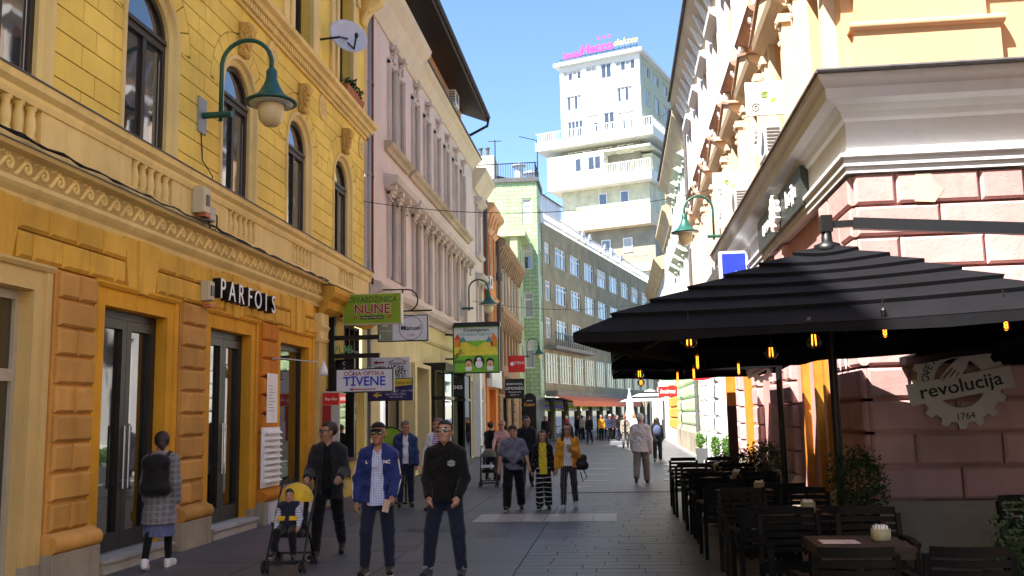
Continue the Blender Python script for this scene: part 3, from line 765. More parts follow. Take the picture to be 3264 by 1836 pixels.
# glass showcases jutting out of the shop front
for a, b_, lab in ((30.0, 31.6, 'tall black glazed showcase on the shop wall below the kindergarten sign'), (34.0, 35.4, 'narrower black showcase carrying the word hoes in white letters')):
    sc_ = thing('showcase', lab, 'showcase', FL.p((a + b_) / 2, .0, 0))
    f = MB()
    for s in (a, b_ - .07): f.box(FL, s, s + .07, .62, .69, .05, 3.3); f.box(FL, s, s + .07, .0, .07, .05, 3.3)
    f.box(FL, a - .05, b_ + .05, 0, .74, 3.3, 3.55); f.box(FL, a - .03, b_ + .03, 0, .72, 2.35, 2.45); f.box(FL, a, b_, 0, .69, .0, .25)
    f.build('frame', M_sfb, sc_)
    MB().box(FL, a + .07, b_ - .07, .64, .66, .25, 3.3).build('pane', M_gl2, sc_)
    MB().box(FL, a + .01, a + .03, .07, .62, .25, 3.3).build('pane', M_gl2, sc_)
    if a > 33:
        MB().box(FL, a - .03, a - .01, .05, .66, 2.5, 3.25).build('sign_panel', M_sfb, sc_)
        text('hoes', FC(a - .03), -6.3 + .36, .0, 2.88, .27, M_white, sc_)
# ------------------------------------------------------------------ narrow mauve house
nh = thing('narrow_mauve_house', 'narrow mauve house with one window column before the orange facade', 'building', (-6.3, 43, 0))
o2 = [(42.2, 43.3, 9.3, 11.6), (42.2, 43.3, 5.6, 8.0)]; o0 = [(42.0, 44.2, .1, 3.2)]
wall_open(FL, 41.35, 44.6, 0, 12.6, o2 + o0, -.5, -.05).build('wall', M_mauve, nh)
for a, b_, z0, z1 in o2:
    m = MB(); m.box(FL, a - .2, a, -.05, .04, z0, z1); m.box(FL, b_, b_ + .2, -.05, .04, z0, z1); m.prof(FL, [(-.05, z1), (.05, z1), (.32, z1 + .18), (.34, z1 + .3), (-.05, z1 + .36)], a - .35, b_ + .35)
    ornament(m, FL, a - .1, .05, z1 - .1, .9, 3); ornament(m, FL, b_ + .1, .05, z1 - .1, .9, 4); m.prof(FL, [(-.05, z0 - .2), (.1, z0 - .2), (.22, z0 - .05), (-.05, z0)], a - .3, b_ + .3)
    m.build('window_surround', M_mauve2, nh); MB().box(FL, a, b_, -.25, -.2, z0, z1).build('blind_panel', M_ply, nh)
win(FL, 42.0, 44.2, .1, 3.2, nh, M_sfw, M_gl2, -.1, 2, 2.5, .1, 'shop_window')
MB().prof(FL, [(-.05, 12.2), (.05, 12.2), (.5, 12.9), (.6, 13.0), (.6, 13.15), (-.05, 13.2)], 41.35, 44.6).build('cove', M_crm2, nh)
smooth_by_angle(MB().tube([FL.p(44.62, .1, 3.6), FL.p(44.62, .1, 12.8)], .09, 8).build('downpipe', M_lead, nh))
# ------------------------------------------------------------------ orange house
oh = thing('orange_house', 'narrow bright orange house wedged between mauve and brown facades', 'building', (-6.3, 46.7, 0))
M_oran = plaster('bright_orange_render', (.70, .24, .06), var=.1, stain=.15, piece=0); M_oranl = plaster('pale_orange_trim', (.72, .40, .22), piece=0)
oo = [(45.6, 46.6, 8.8, 11.0), (47.2, 48.2, 8.8, 11.0), (45.6, 46.6, 5.2, 7.6), (47.2, 48.2, 5.2, 7.6)]
wall_open(FL, 44.75, 48.9, 0, 12.2, oo + [(45.5, 48.0, 0.05, 3.1)], -.5, 0).build('wall', M_oran, oh)
for i, (a, b_, z0, z1) in enumerate(oo):
    m = MB(); m.box(FL, a - .12, a, 0, .06, z0, z1); m.box(FL, b_, b_ + .12, 0, .06, z0, z1); m.prof(FL, [(0, z1), (.08, z1), (.25, z1 + .2), (0, z1 + .3)], a - .2, b_ + .2); m.build('window_surround', M_oranl, oh)
    win(FL, a, b_, z0, z1, oh, M_wfr, M_gl, -.1, 2)
m = MB(); m.prof(FL, [(0, 11.4), (.1, 11.4), (.2, 11.8), (.5, 12.1), (.5, 12.3), (0, 12.35)], 44.75, 48.9)
for s in (45.2, 46.1, 47, 47.9): m.prof(FL, [(0, 11.0), (.15, 11.1), (.4, 12.0), (0, 12.0)], s, s + .2)
m.build('cornice', M_oranl, oh)
MB().box(FL, 45.5, 48.0, -.4, -.3, .05, 3.1).build('door', M_oran, oh)
MB().box(FL, 44.9, 48.7, .0, .25, 3.2, 4.1).build('fascia_board', M_sfw, oh)
# ------------------------------------------------------------------ brown house
bh = thing('brown_house', 'weathered brown stucco house with heavy cornices past the orange house', 'building', (-6.3, 54.5, 0))
M_brn = plaster('brown_stucco', (.36, .24, .14), var=.18, stain=.5, bump=.3, dirt=(.13, .10, .07), piece=.05)
bo = [(50.3 + 1.55 * i, 51.3 + 1.55 * i, 8.1, 10.2) for i in range(6)] + [(50.3 + 1.55 * i, 51.3 + 1.55 * i, 4.6, 6.5) for i in range(6)]
wall_open(FL, 49.1, 60.3, 0, 11.2, bo + [(51, 53, .1, 2.8), (55, 57.5, .1, 2.8)], -.5, 0).build('wall', M_brn, bh)
for i, (a, b_, z0, z1) in enumerate(bo):
    if i < 6: win(FL, a, b_, z0, z1, bh, M_wfr, M_gl, -.06, 1, None, .1)
    else: MB().box(FL, a, b_, -.3, -.2, z0, z1).build('blind_panel', M_brn, bh)
for z, d in ((10.4, .55), (6.75, .35), (3.3, .3)):
    m = MB(); m.prof(FL, [(0, z), (.08, z), (d * .5, z + .45), (d, z + .6), (d, z + .8), (0, z + .85)], 49.1, 60.3); m.build('cornice', M_brn, bh)
    for k in range(15):
        m = MB(); s = 49.4 + k * .76; m.prof(FL, [(0, z - .35), (.1, z - .3), (d * .7, z + .4), (0, z + .45)], s, s + .25); ornament(m, FL, s + .12, .1, z - .1, .7, k); m.build('console', M_brn, bh)
for k in range(8):
    for z in np.arange(.2, 2.9, .45): block(FL, 49.2 + (k % 2) * .12 + (k // 2) * 3.4, 49.9 + (k // 2) * 3.4, z, z + .41, -.01, .09, .04, M_brn, bh, 'quoin') if k % 2 == 0 else None
win(FL, 51, 53, .1, 2.8, bh, M_sfb, M_gl2, -.1, 2, None, .1, 'shop_window'); win(FL, 55, 57.5, .1, 2.8, bh, M_sfb, M_gl2, -.1, 2, None, .1, 'shop_window')
smooth_by_angle(MB().tube([FL.p(49.0, .15, 3.3), FL.p(49.0, .15, 11.2)], .10, 8).tube([FL.p(49.0, .15, 9.0), FL.p(49.0, .15, 9.4)], .19, 8).build('downpipe', M_lead, bh))
MB().prof(FL, [(0, 11.2), (.5, 11.25), (-3.2, 13.6), (-3.2, 11.2)], 49.1, 60.3).build('roof', plaster('old_red_tiles', (.30, .16, .11), stain=.5, piece=0), bh)
# ------------------------------------------------------------------ green tiled house
gh = thing('green_tiled_house', 'tall green tiled corner house with white windows and roof railing', 'building', (-6.3, 64, 0))
def tile_mat(name, c1, c2, mort, bw, rh):
    m, nt, b = _new(name); pos = nt.nodes.new('ShaderNodeNewGeometry').outputs['Position']
    sp = nt.nodes.new('ShaderNodeSeparateXYZ'); nt.links.new(pos, sp.inputs[0])
    cb = nt.nodes.new('ShaderNodeCombineXYZ'); nt.links.new(_math(nt, 'ADD', sp.outputs[0], sp.outputs[1]), cb.inputs[0]); nt.links.new(sp.outputs[2], cb.inputs[1])
    br = nt.nodes.new('ShaderNodeTexBrick'); br.inputs['Scale'].default_value = 1; br.inputs['Brick Width'].default_value = bw; br.inputs['Row Height'].default_value = rh; br.inputs['Mortar Size'].default_value = .018
    br.inputs['Color1'].default_value = (*c1, 1); br.inputs['Color2'].default_value = (*c2, 1); br.inputs['Mortar'].default_value = (*mort, 1)
    nt.links.new(cb.outputs[0], br.inputs['Vector'])
    st = _noise(nt, _map(nt, pos, (2, 2, .2)), 1, 5)
    c = _mixc(nt, _math(nt, 'MULTIPLY', _ramp(nt, st, .5, .8), .5), br.outputs['Color'], tuple(x * .35 for x in c1))
    nt.links.new(c, b.inputs['Base Color']); b.inputs['Roughness'].default_value = .45
    nt.links.new(_bump(nt, br.outputs['Fac'], -.4, .02), b.inputs['Normal']); return m
M_gt = tile_mat('green_glazed_tile', (.30, .42, .21), (.36, .47, .26), (.13, .18, .09), .55, .27)
M_gp = plaster('green_render', (.40, .49, .27), stain=.3, piece=0)
FT = Frame((0, 64), (1, 0), (0, -1)); FTE = Frame((-5.25, 0), (0, 1), (1, 0))
go = [(-6.3, -5.62, z, z + h) for z, h in ((5.0, 1.95), (8.5, 1.8), (11.9, 1.8), (15.2, 1.8))]
wall_open(FT, -12, -5.25, 3.0, 18.2, go, -.6, 0).build('wall', M_gt, gh)
ge = [(65.1, 66.8, z, z + 1.7) for z in (5.0, 8.4, 11.8, 15.0)]
wall_open(FTE, 64.62, 67.4, 3.0, 18.2, ge, -.6, -.002).build('street_wall', M_gt, gh)
for a, b_, z0, z1 in go: win(FT, a, b_, z0, z1, gh, M_wfr, M_gl, -.08, 1, z0 + 1.3, .09)
for a, b_, z0, z1 in ge: win(FTE, a, b_, z0, z1, gh, M_wfr, M_gl, -.08, 2, None, .08)
gw = [(61.2, 62.6, z, z + 1.8) for z in (4.6, 7.9, 11.2)]
wall_open(FL, 60.35, 63.95, 3.0, 13.6, gw, -.5, 0).build('wing_wall', M_gp, gh)
for a, b_, z0, z1 in gw: win(FL, a, b_, z0, z1, gh, M_wfr, M_gl, -.08, 2, None, .08)
MB().box(FL, 60.2, 63.9, -2.5, .55, 13.6, 13.95).build('wing_roof', M_gp, gh)
MB().box(None, -6.3, -5.3, 60.4, 67.4, 0, 3.0).build('shop_base', M_sfb, gh)
MB().box(None, -12.2, -5.1, 63.85, 67.6, 18.2, 18.5).build('roof_slab', M_lead, gh)
rl = MB()
for i in range(40): rl.box(FT, -12 + i * .175, -11.975 + i * .175, -.1, -.07, 18.5, 19.6)
rl.box(FT, -12, -5.2, -.1, -.05, 19.58, 19.64)
for i in range(17): rl.box(FTE, 64 + i * .2, 64.03 + i * .2, -.1, -.07, 18.5, 19.6)
rl.box(FTE, 64, 67.4, -.1, -.05, 19.58, 19.64)
stuff(rl.build('roof_railing', M_sfb, gh))
MB().box(None, -12.4, -8.9, 69, 72, 18.2, 21.7).build('chimney_block', plaster('cream_block', (.66, .62, .50), piece=0), gh)
for i in range(5): smooth_by_angle(MB().lathe((-11.7 + i * .55, 70, 21.7), [(.13, 0), (.13, .8), (.2, .82), (.2, .9)], 8).build('chimney_pipe', M_lead, gh))
an = MB().tube([(-8.4, 66, 18.5), (-8.4, 66, 22)], .04, 6).tube([(-8.9, 66, 21.9), (-7.9, 66, 21.9)], .03, 6)
an.build('aerial', M_sfb, gh)
MB().tube([(-5.6, 70, 18.5), (-5.6, 70, 23)], .04, 6).tube([(-7.0, 70, 23.4), (-5.6, 70, 23)], .03, 6).build('aerial', M_sfb, gh)
# ------------------------------------------------------------------ grey modernist block closing the street
ta = R(14.3)
FG = Frame((-6, 64), (math.sin(ta), math.cos(ta)), (math.cos(ta), -math.sin(ta)))
gb = thing('grey_apartment_block', 'grey concrete block with ribbon rows of white windows closing the street', 'building', (*FG.p(22, 0, 0)[:2], 0))
M_conc = plaster('stained_grey_render', (.31, .26, .16), var=.2, stain=.45, bump=.2, dirt=(.09, .08, .06), piece=0, patch=(.42, .36, .27), pamt=.70)
xs = [(3.6, 5.3), (6.1, 9.3), (10, 13.2), (14, 17.4), (18.1, 21.7), (22.3, 26.0), (26.7, 30.2), (31, 34.6), (35.7, 39), (40, 43.2)]
rows = [(13.0, 14.6), (10.15, 11.7), (7.4, 8.95)]
gops = [(a + .2, b_ - .2, z0, z1) for z0, z1 in rows for a, b_ in xs]
band = [(3.5 + i * 3.4, 6.7 + i * 3.4, 4.1, 6.3) for i in range(11)]
wall_open(FG, 3.3, 44, 3.25, 15.9, gops + band, -.6, 0).build('wall', M_conc, gb)
for a, b_, z0, z1 in gops: win(FG, a, b_, z0, z1, gb, M_wfr, M_gl, -.1, 3, z0 + 1.15, .09)
M_gold = glass('gold_tinted_glass', (.22, .17, .06), rough=.12, ior=1.5)
for a, b_, z0, z1 in band: win(FG, a, b_, z0, z1, gb, paint('cream_metal_frame', (.6, .57, .44), rough=.5), M_gold, -.05, 5, z0 + 1.5, .06, 'ribbon_window', None, True)
MB().box(FG, 3.3, 44, 0, .9, 3.1, 3.5).build('canopy_slab', plaster('grey_concrete', (.22, .21, .19), stain=.5, piece=0), gb)
MB().box(FG, 3.3, 14, 0, .9, 6.55, 6.8).build('balcony_slab', MATS['grey_concrete'], gb)
rl = MB()
for i in range(7, 29): rl.box(FG, i * .5, i * .5 + .05, .8, .85, 6.8, 7.7)
rl.box(FG, 3.4, 14, .78, .86, 7.7, 7.76); rl.box(FG, 3.4, 14, .8, .84, 7.2, 7.24)
stuff(rl.build('balcony_railing', M_sfb, gb))
rl = MB()
for i in range(12, 150): rl.box(FG, i * .29, i * .29 + .05, -.3, -.26, 15.9, 17.0)
rl.box(FG, 3.4, 44, -.32, -.24, 17.0, 17.08); rl.box(FG, 3.4, 44, -.32, -.24, 16.4, 16.45)
stuff(rl.build('roof_railing', paint('white_railing', (.7, .7, .7), rough=.5), gb))
# penthouse hut, ladder side and flues on the roof
Fp = Frame(FG.p(9, -2.5, 0)[:2], FG.u, FG.n)
MB().box(Fp, -3, 7, -5, 0, 15.9, 19.9).build('roof_hut', tile_mat('white_corrugated', (.62, .62, .64), (.66, .66, .68), (.4, .4, .42), .4, 9), gb)
MB().prof(Fp, [(.2, 19.9), (-2.5, 20.7), (-5, 20.4), (-5, 19.9)], -3.2, 7.2).build('hut_roof', M_lead, gb)
for i in range(2):
    smooth_by_angle(MB().lathe(Fp.p(.6 + i * 2.7, -1.5, 20.3), [(.38, 0), (.38, 1.8), (.62, 1.85), (.62, 1.95), (.1, 2.2)], 10).build('flue', paint('galvanised', (.5, .5, .52), rough=.4, metal=.5), gb))
# ground floor: posts and glazing behind the cafe
gz = MB()
for i in range(13): MB().box(FG, i * 3.4 - .2, i * 3.4 + .2, -.9, -.5, 0, 3.1).build('column', M_conc, gb)
for i in range(12): MB().box(FG, i * 3.4 + .2, i * 3.4 + 3.2, -.8, -.75, 0, 3.1).build('shop_pane', M_gl2, gb)
# satellite dishes on the parapet rail
for i, s in enumerate((13.5, 15.5, 20.5, 23, 26.5)):
    dd = thing('parapet_dish', 'small white satellite dish, %s along the grey block roof rail' % ('first', 'second', 'third', 'fourth', 'fifth')[i], 'satellite dish', FG.p(s, 0, 16.4), 'dishes along the grey roof rail')
    smooth_by_angle(MB().lathe((s, .1, 16.7), [(.02, .0), (.25, .04), (.42, .13), (.44, .15), (.42, .17), (.0, .05)], 12, F=FG, axis='d').build('reflector', M_white, dd))
    MB().tube([FG.p(s, -.3, 16.2), FG.p(s, .1, 16.6), FG.p(s, .55, 16.6)], .03, 5).build('arm', M_sfb, dd)
# ------------------------------------------------------------------ coral awning and cafe
aw = thing('coral_awning', 'long coral red awning over the cafe front at the street end', 'awning', FG.p(12.5, 1, 2.6))
M_coral = paint('coral_canvas', (.62, .17, .08), rough=.8, var=.12)
MB().prof(FG, [(.9, 3.15), (2.3, 2.75), (2.3, 2.35), (2.27, 2.35), (2.25, 2.72), (.9, 3.1)], 2.5, 23.6).build('canvas', M_coral, aw)
for s in (2.7, 8, 13, 18, 23.3): MB().bar(FG.p(s, .9, 2.9), FG.p(s, 2.2, 2.68), .05, .05).build('awning_arm', M_sfb, aw)
M_lime = paint('lime_reflection', (.40, .60, .05), rough=.8, var=.3, scale=9); M_lil = paint('lilac_reflection', (.25, .22, .62), rough=.8, var=.3, scale=9)  # parasol reflections in the cafe glass, put into coloured stripes
for i in range(6):
    nm = 'blind'
    m_ = M_lil if i < 2 else M_lime
    b0 = thing('glass_reflection', '%s striped blind, %s from the green house under the coral awning' % ('lilac' if i < 2 else 'lime green', ('first', 'second', 'third', 'fourth', 'fifth', 'sixth')[i]), 'blind', FG.p(3.6 + i * 3.4, -.4, 2.3), 'striped blinds in the cafe windows')  # not blinds: parasol reflections in the glass, built as coloured stripes
    for j in range(5): MB().prof(FG, [(-.4 + j * .02, 2.9 - j * .17), (-.33 + j * .02, 2.86 - j * .17), (-.36 + j * .02, 2.75 - j * .17), (-.42 + j * .02, 2.76 - j * .17)], 2.9 + i * 3.4, 5.0 + i * 3.4).build('fold', m_ if j % 3 != 1 else (M_lime if i < 2 else M_white), b0)
# ------------------------------------------------------------------ hotel tower
th = R(20)
HF = Frame((3.3, 118), (-math.cos(th), math.sin(th)), (-math.sin(th), -math.cos(th)))
HE = Frame((3.3, 118), (math.sin(th), math.cos(th)), (math.cos(th), -math.sin(th)))
ht = thing('hotel_tower', 'white hotel tower with stepped balconies rising over the street end', 'building', (3.3, 124, 0))
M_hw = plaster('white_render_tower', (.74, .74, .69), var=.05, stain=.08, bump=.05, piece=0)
M_hg = plaster('shaded_sage_render', (.46, .49, .36), var=.06, stain=.12, bump=.05, piece=0)  # side wall only: its shade is put into a duller, darker render
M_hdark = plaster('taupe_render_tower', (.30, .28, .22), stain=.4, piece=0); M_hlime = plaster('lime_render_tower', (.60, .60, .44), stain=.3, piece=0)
ho = [(7.2, 9.8, 46.6, 48.0), (5.0, 6.5, 46.0, 48.1), (2.9, 4.4, 46.0, 48.1), (-.4, 2.3, 46.6, 48.0),
      (7.3, 9.4, 42.4, 44.4), (.1, 2.2, 42.4, 44.4), (7.2, 9.4, 38.6, 40.9), (5.0, 6.4, 38.9, 41.3), (2.7, 4.2, 38.9, 41.3), (.0, 2.2, 38.6, 41.0)]
wall_open(HF, -1.0, 10.3, 37.4, 48.7, ho, -.5, 0).build('wall', M_hw, ht)
for a, b_, z0, z1 in ho: win(HF, a, b_, z0, z1, ht, M_wfr, M_gl, -.15, 2 if b_ - a < 1.8 else 4, None, .1)
HE2 = Frame(HF.p(-1.0, 0, 0)[:2], HE.u, HE.n)
he = [(1.8 + i * 4.2, 4.4 + i * 4.2, z0, z1) for i in range(3) for z0, z1 in ((46.4, 47.9), (42.2, 44.6), (38.6, 40.9))]
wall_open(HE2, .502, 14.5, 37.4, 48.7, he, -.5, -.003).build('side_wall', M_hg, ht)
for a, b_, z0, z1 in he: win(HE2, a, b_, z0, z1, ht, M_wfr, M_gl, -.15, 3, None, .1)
def slab(name, s0, s1, depth, z0, z1, mat, d1=0.0):
    m = MB(); P = [HF.p(s0, d1, 0), HF.p(s1, d1, 0), HF.p(s1, -depth, 0), HF.p(s0, -depth, 0)]
    m.add([(x, y, z) for z in (z0, z1) for x, y, _ in P], [(3, 2, 1, 0), (4, 5, 6, 7)] + [(i, (i + 1) % 4, 4 + (i + 1) % 4, 4 + i) for i in range(4)])
    return m.build(name, mat, ht)
slab('roof_slab', -1.6, 11.0, 15.2, 48.7, 49.15, M_hw, .6)
def rail(F, s0, s1, d, z0, z1, step=.32, mat=None):
    m = MB(); s = s0
    while s < s1: m.box(F, s, s + .07, d - .05, d, z0, z1 - .08); s += step
    m.box(F, s0, s1, d - .08, d + .02, z1 - .08, z1); stuff(m.build('railing', mat or M_hw, ht))
slab('terrace_slab', -2.9, 13.6, 17, 37.0, 38.2, M_hw, 1.4)
rail(HF, -2.8, 13.5, 1.35, 38.2, 39.4); HE3 = Frame(HF.p(-2.9, 1.4, 0)[:2], HE.u, HE.n); rail(HE3, .1, 17, -.05, 38.2, 39.4)
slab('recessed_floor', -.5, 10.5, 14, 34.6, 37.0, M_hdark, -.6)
for a, b_ in ((6.3, 9.6), (3.4, 5.3), (.4, 2.6)): win(HF, a, b_, 35.5, 36.7, ht, M_wfr, M_gl, -.5, 3, None, .1)
slab('loggia_slab', -2.4, 12.0, 16, 31.3, 32.6, M_hw, 1.2)
slab('loggia_front', 4.0, 12.0, 14, 32.6, 35.6, M_hw, 1.15)
win(HF, 4.3, 8.0, 33.4, 35.3, ht, M_wfr, M_gl, 1.22, 4, None, .12)
slab('loggia_back', -2.0, 4.0, 12, 32.6, 35.2, M_hlime, -1.0); slab('loggia_roof', -2.4, 12.0, 16, 35.6, 35.9, M_hlime, 1.2)
win(HF, 1.2, 2.2, 33.0, 35.0, ht, M_wfr, M_gl, -.9, 1); rail(HF, -2.3, 4.0, 1.1, 32.6, 34.0)
slab('lower_floor', -1.6, 10.6, 14, 27.6, 31.3, M_hlime, -.4)
for s in (1.2, 4.2): win(HF, s, s + 1.2, 28.8, 30.5, ht, M_wfr, M_gl, -.3, 1, None, .12)
slab('lower_terrace', -2.0, 12.0, 16, 25.6, 27.4, M_crm2, 1.0); rail(HF, -2.0, 8, .95, 27.4, 28.7)
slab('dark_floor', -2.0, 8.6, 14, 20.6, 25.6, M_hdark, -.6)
for s in (1.0, 4.0): win(HF, s, s + 1.3, 22.4, 24.3, ht, M_wfr, M_gl, -.5, 1, None, .14)
slab('base_terrace', -2.2, 9.0, 16, 19.6, 20.6, M_crm2, .8); rail(HF, -2.0, 8.6, .75, 20.6, 21.6, mat=M_hdark)
slab('base_block', -2.4, 12, 16, 0, 19.6, M_crm2, .4)
for s in (-1.6, .6, 2.8): win(HF, s, s + 1.9, 16.4, 18.3, ht, M_wfr, M_gl, .47, 2, None, .12)
slab('bay_window', 5.2, 9.6, 6, 14, 18.9, M_hw, 1.2); win(HF, 6.2, 8.4, 16.0, 18.2, ht, M_wfr, M_gl, 1.28, 2, None, .12)
# rooftop lettering
M_pink = paint('pink_sign_letter', (.75, .04, .30), rough=.4); M_gold2 = paint('yellow_sign_letter', (.85, .55, .12), rough=.4)
sg = thing('rooftop_sign', 'pink and yellow hotel lettering standing on the white tower roof', 'sign', HF.p(5, .3, 49.15))
text('hotel', HF, 8.3, .3, 50.0, 1.25, M_pink, sg, 'pink_lettering', .12, mirror=-1, bold=.02)
text('Hecco', HF, 4.7, .3, 50.3, 1.75, M_pink, sg, 'pink_lettering', .12, mirror=-1, bold=.03)
text('deluxe', HF, .7, .3, 50.4, 1.25, M_gold2, sg, 'yellow_lettering', .12, mirror=-1, shear=.3)
for i in range(3):
    h_ = MB(); s = 4.4 - i * .75
    h_.poly(HF, [(s, 51.3), (s + .24, 51.6), (s + .18, 51.76), (s, 51.64), (s - .18, 51.76), (s - .24, 51.6)], .3, .4); h_.build('heart', M_pink, sg)
f = MB()
for i in range(14): f.tube([HF.p(-.8 + i * .8, .2, 49.1), HF.p(-.8 + i * .8, .2, 49.9)], .03, 5)
f.box(HF, -1, 10.2, .15, .22, 49.6, 49.68)
f.build('sign_frame', M_sfb, sg)
# yellow-eaved house beyond on the sunny side
# ------------------------------------------------------------------ corner house on the sunny side
ch = thing('corner_house', 'corner house with pink block ground floor, white cornice and peach upper walls', 'building', (3.2, 20, 0))
M_pink2 = plaster('dusty_pink_render', (.55, .30, .275), var=.16, stain=.35, bump=.12, dirt=(.3, .12, .1), piece=.03)
M_pblk = plaster('pink_block', (.60, .36, .34), var=.2, stain=.45, bump=.5, dirt=(.33, .16, .14), piece=.13)
M_wst = plaster('white_stucco', (.70, .70, .70), var=.06, stain=.2, bump=.1, dirt=(.4, .36, .3), piece=.02)
M_peach = plaster('peach_render', (.68, .42, .24), var=.08, stain=.12, bump=.1, dirt=(.45, .27, .14), piece=.03)
M_peachl = plaster('pale_peach_trim', (.72, .56, .40), var=.08, stain=.25, bump=.15, dirt=(.35, .25, .16), piece=.05)
M_brtop = plaster('brown_coping', (.40, .25, .18), stain=.3, piece=0)
M_orw = paint('orange_varnished_wood', (.55, .22, .03), rough=.35, var=.15)
M_pnch = plaster('chipped_patch', (.70, .60, .36), piece=0)
wall_open(FR, 12.5, 26.0, 0, 5.0, [(14.95, 16.85, .1, 3.25), (23.0, 24.3, .1, 3.2)], -.6, -.06).build('wall', M_pink2, ch)
wall_open(FS, 3.26, 14, 0, 5.0, [(6.4, 8.2, .1, 3.2)], -.6, -.06).build('end_wall', M_pink2, ch)
def block_pil(F, s0, s1, z0, z1, n, mat, root, cuts, d1=.07, nm='pillar_block', ch_=.032):
    h = (z1 - z0) / n
    for i in range(n):
        cc = cuts[i % len(cuts)]
        e = [s0] + [s0 + (s1 - s0) * t for t in cc] + [s1]
        for a, b_ in zip(e[:-1], e[1:]): block(F, a + .012, b_ - .012, z0 + i * h + .02, z0 + (i + 1) * h - .02, -.06, d1, ch_, mat, root, nm)
block_pil(FR, 12.5, 14.35, .62, 4.86, 10, M_pblk, ch, [(.34,), (.65,)])
block_pil(FS, 3.19, 5.35, .62, 4.86, 10, M_pblk, ch, [(.5,), (.25, .74)])
for s in (17.5, 19.0, 21.6, 24.9): block_pil(FR, s, s + .95, .62, 4.86, 10, M_pblk, ch, [(.5,), ()])
block_pil(FS, 9.0, 11.2, .62, 4.86, 10, M_pblk, ch, [(.5,), (.25, .74)])
for F, a, b_ in ((FR, 12.45, 14.4), (FS, 3.13, 5.4), (FR, 17.45, 20.0), (FR, 21.5, 22.7), (FR, 24.8, 26.0)):
    MB().prof(F, [(-.06, -.01), (.16, -.01), (.16, .50), (.09, .62), (-.06, .62)], a, b_).build('plinth_stone', M_plinth, ch)
MB().poly(FS, [(3.95, 4.46), (4.2, 4.44), (4.32, 4.6), (4.2, 4.72), (4.18, 4.83), (3.98, 4.83)], .071, .074).build('chipped_plaster', M_pnch, ch)
cpr = [(-.06, 4.87), (.10, 4.87), (.10, 4.95), (.13, 4.96), (.13, 5.05), (.17, 5.08), (.17, 5.13), (.10, 5.15), (.06, 5.20), (.06, 5.58), (.10, 5.62), (.13, 5.7), (.2, 5.78), (.34, 5.82), (.36, 5.96), (.44, 6.06), (.46, 6.13), (-.06, 6.22)]
m = MB(); m.prof(FR, cpr, 12.5, 26.4, e0=1.0); m.build('cornice', M_wst, ch)
m = MB(); m.prof(FS, cpr, 3.2, 14, e0=1.0); m.build('cornice', M_wst, ch)
for F, a, b_ in ((FR, 12.5, 26.4), (FS, 3.2, 14)):
    MB().prof(F, [(-.06, 6.225), (.47, 6.135), (.50, 6.13), (.50, 6.16), (-.06, 6.25)], a, b_, e0=1.0).build('gutter_flashing', plaster('rusty_flashing', (.13, .10, .09), stain=.4, piece=0), ch)
smooth_by_angle(MB().tube([FS.p(2.72, .49, 6.16), FS.p(14, .49, 6.16)], .035, 8).build('gutter', M_lead, ch))
# orange shop door
f = MB()
f.box(FR, 14.95, 15.12, -.25, .0, .1, 3.25); f.box(FR, 16.68, 16.85, -.25, .0, .1, 3.25); f.box(FR, 15.12, 16.68, -.25, .0, 3.05, 3.25); f.box(FR, 15.75, 15.88, -.25, -.02, .1, 3.05)
d_ = f.build('door', M_orw, ch)
MB().box(FR, 15.12, 15.75, -.2, -.18, .1, 3.05).build('pane', M_gl2, d_); MB().box(FR, 15.88, 16.68, -.15, -.12, .1, 3.05).build('door_leaf', M_pink2, d_)
f = MB(); f.box(FR, 23.0, 23.12, -.25, .0, .1, 3.2); f.box(FR, 24.18, 24.3, -.25, 0, .1, 3.2); f.box(FR, 23.12, 24.18, -.25, 0, 3.05, 3.2); d_ = f.build('door', M_orw, ch)
MB().box(FR, 23.12, 24.18, -.2, -.18, .1, 3.05).build('pane', M_gl2, d_)
MB().box(FS, 6.4, 8.2, -.3, -.28, .1, 3.2).build('end_pane', M_gl2, ch)
